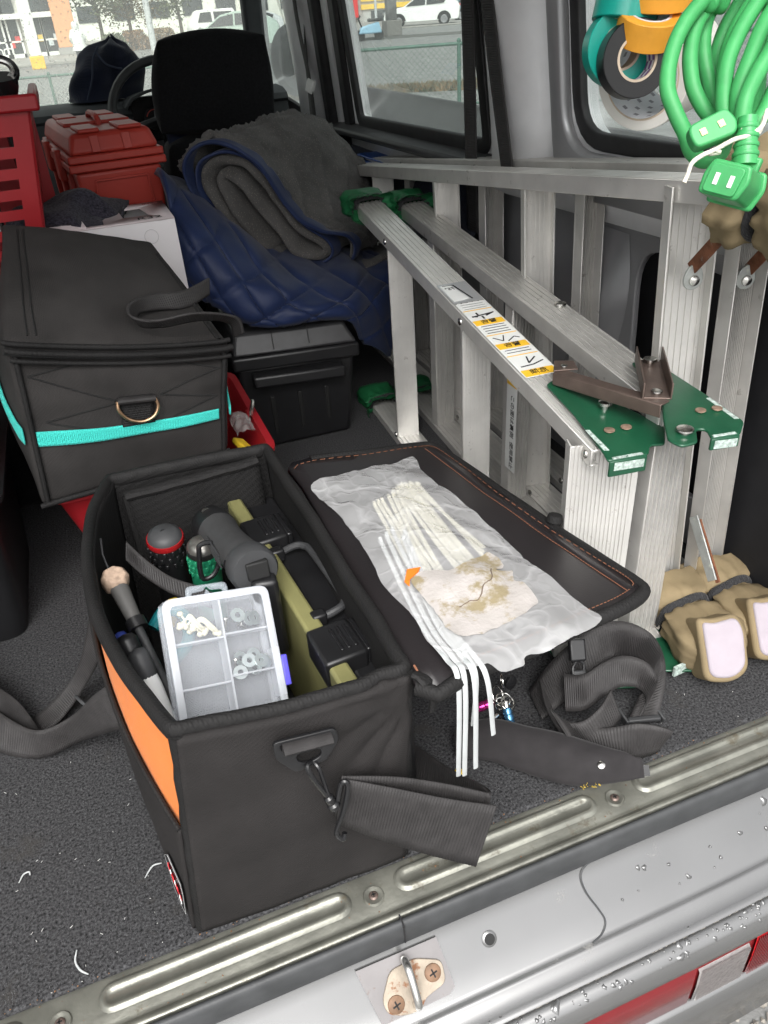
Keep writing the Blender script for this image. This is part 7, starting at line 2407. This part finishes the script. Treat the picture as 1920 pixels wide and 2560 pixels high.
# shoulder pad
PD = thing("shoulder_pad", "black padded shoulder strap piece with a chevron band by the sill", "strap pad", (.38, .06, 0))
e1 = spl([(.284, .128, .016), (.325, .112, .030), (.362, .080, .032), (.400, .047, .032), (.436, .012, .030), (.466, -.010, .024)], 8)
e2 = spl([(.270, .098, .004), (.303, .076, .006), (.336, .042, .006), (.366, .012, .006), (.394, -.004, .006), (.462, -.022, .006)], 8)
def padf(u, v):
    p = at(e1, u).lerp(at(e2, u), v)
    return p + V((0, 0, .012 * sin(pi * v) * sin(pi * min(1, u + .05)) ** .4 + .0015 * nz(p * 60)))
MB().grid(padf, 40, 12).build("pad", mat("black neoprene", (.022, .020, .021), .8, 0, .2, 40, .2, 600, .25, 0, .1), PD, solid=.008, smooth=80)
MB().grid(lambda u, v: padf(u, .52 + .22 * v) + V((-.0005, -.0008, .0022)), 50, 3).build("chevron_band", M_bind, PD, solid=.002, smooth=80)
MB().lathe([(.0048, 0), (.0046, .002), (.002, .0032)], padf(.82, .62) + V((0, -.001, .005)), (-.2, -.4, 1), 16).build("rivet", M_steel, PD)
MB().prism([V((.425, -.0035, .006)), V((.470, -.024, .006)), V((.472, -.016, .016)), V((.440, .004, .014))], (0, -.001, .001)).build("flap_corner", M_gloss, PD, fix=True)
fy_ = MB()
rg = random.Random(6)
for k in range(40):
    p = V((.387 + rg.uniform(0, .026), 0, .004 + rg.uniform(0, .004)))
    p.y = -.003 - (p.x - .387) * .15 + rg.uniform(-.003, .003)
    q = p + V((rg.uniform(-.004, .006), rg.uniform(-.006, .003), rg.uniform(-.002, .005)))
    fy_.bar(p, q, .0007, .0007)
fy_.build("frayed_edge", mat("yellow thread", (.60, .42, .06), .9), PD, smooth=0, kind="stuff")
yd = MB().lathe([(.0005, -.004), (.006, -.002), (.0075, 0), (.006, .002), (.0005, .004)], (.262, .070, .008), (.3, -.3, 1), 14, cap=False).build("yellow_bead", mat("yellow plastic", (.75, .50, .03), .4), smooth=80)
tag(yd, "small yellow plastic piece on the carpet below the hanging ties", "bead")

KY = thing("key_ring", "bunch of steel rings with pink and blue metal couplings", "key ring", (.345, .14, .02))
def ring_(c, ax2, r, w=.0012):
    ax2 = V(ax2).normalized()
    a, b = ax2.orthogonal().normalized(), None
    b = ax2.cross(a)
    MB().tube([V(c) + (a * cos(2 * pi * k / 24) + b * sin(2 * pi * k / 24)) * r for k in range(24)], w, 8, True).build("ring", M_steel, KY)
for c_, a_, r_ in (((.352, .142, .036), (.5, -.6, .5), .011), ((.357, .136, .030), (-.4, -.7, .3), .010), ((.347, .143, .030), (.9, -.2, .3), .009), ((.362, .132, .026), (.2, -.5, 1), .009), ((.360, .146, .055), (.9, -.3, 0), .008), ((.353, .137, .024), (.1, -.9, .5), .008)):
    ring_(c_, a_, r_)
def coupling(c, d, m_):
    p = MB().lathe([(.0035, -.012), (.0065, -.011), (.0065, -.007), (.0058, -.006), (.0066, -.004), (.0066, .002), (.0056, .003), (.0062, .005), (.0062, .010), (.0035, .012)], c, d, 20).build("coupling", m_, KY, smooth=30)
    MB().lathe([(.0030, .011), (.0042, .013), (.0042, .020), (.003, .021)], c, d, 14).build("coupling_tip", M_steel, p)
coupling((.332, .146, .020), (1, -.15, .2), mat("pink anodised metal", (.62, .05, .28), .25, .8))
coupling((.356, .118, .016), (.15, .75, .5), mat("blue anodised metal", (.10, .28, .48), .25, .8))
MB().lathe([(.0035, 0), (.0035, .022), (.002, .026)], (.345, .128, .014), (-.9, -.3, .1), 12).build("coupling_tip", M_steel, KY)
MB().lathe([(.004, 0), (.0095, .002), (.0095, .006), (.004, .008)], (.372, .150, .045), (.3, -1, .2), 16).build("eyelet", M_gloss, KY)

# loose things on the carpet
def curl(label, pts, r=.0012, m_=None):
    o = MB().tube(spl(pts, 6), [r * (1 - .5 * abs(2 * k / (6 * (len(pts) - 1)) - 1) ** 3) for k in range(6 * (len(pts) - 1) + 1)], 6).build("plastic_shaving", m_ or M_ties2, smooth=80)
    tag(o, label, "shaving")
curl("curved white plastic shaving nearest the sill on the left", [(-.1935, .036, .003), (-.1955, .025, .002), (-.191, .014, .002), (-.1835, .006, .003)])
curl("white plastic shaving beside the label of the tool bag", [(-.118, .090, .002), (-.108, .1005, .003), (-.098, .101, .002)], .0010)
curl("tiny curled white shaving on the left of the carpet", [(-.252, .141, .002), (-.247, .149, .003), (-.241, .150, .003), (-.240, .146, .002)], .0009)
fz = MB()
rg = random.Random(17)
for k in range(70):
    x, y = (rg.uniform(-.28, -.06), rg.uniform(.0, .3)) if k % 2 else (rg.uniform(.2, .72), rg.uniform(.0, .3))
    p = V((x, y, .0015))
    q = p + V((rg.uniform(-.003, .003), rg.uniform(-.003, .003), rg.uniform(0, .001)))
    fz.bar(p, q, .0004, .0004)
ft = fz.build("lint", mat("white lint", (.6, .6, .58), .9), smooth=0, kind="stuff")
ft["label"], ft["category"] = "tiny white lint scattered over the dark carpet", "lint"
cg = thing("small_fuse", "small red and white cylinder lying on the carpet at the far left", "fuse", (-.272, .60, .004))
MB().cyl((-.284, .606, .005), (-.262, .601, .005), .0042, n=12).build("middle", mat("red sleeve", (.5, .06, .03), .5), cg)
MB().cyl((-.290, .6075, .005), (-.284, .606, .005), .0044, n=12).build("end", M_white, cg)
MB().cyl((-.262, .601, .005), (-.257, .600, .005), .0044, n=12).build("end", M_white, cg)
hc = MB().lathe([(.0055, 0), (.0075, .0012), (.0052, .0022), (.0005, .001)], (.600, .145, .0005), (0, 0, 1), 16, cap=False).build("floor_clip", M_gloss)
tag(hc, "small black clip pressed in the carpet near the khaki covers", "clip")
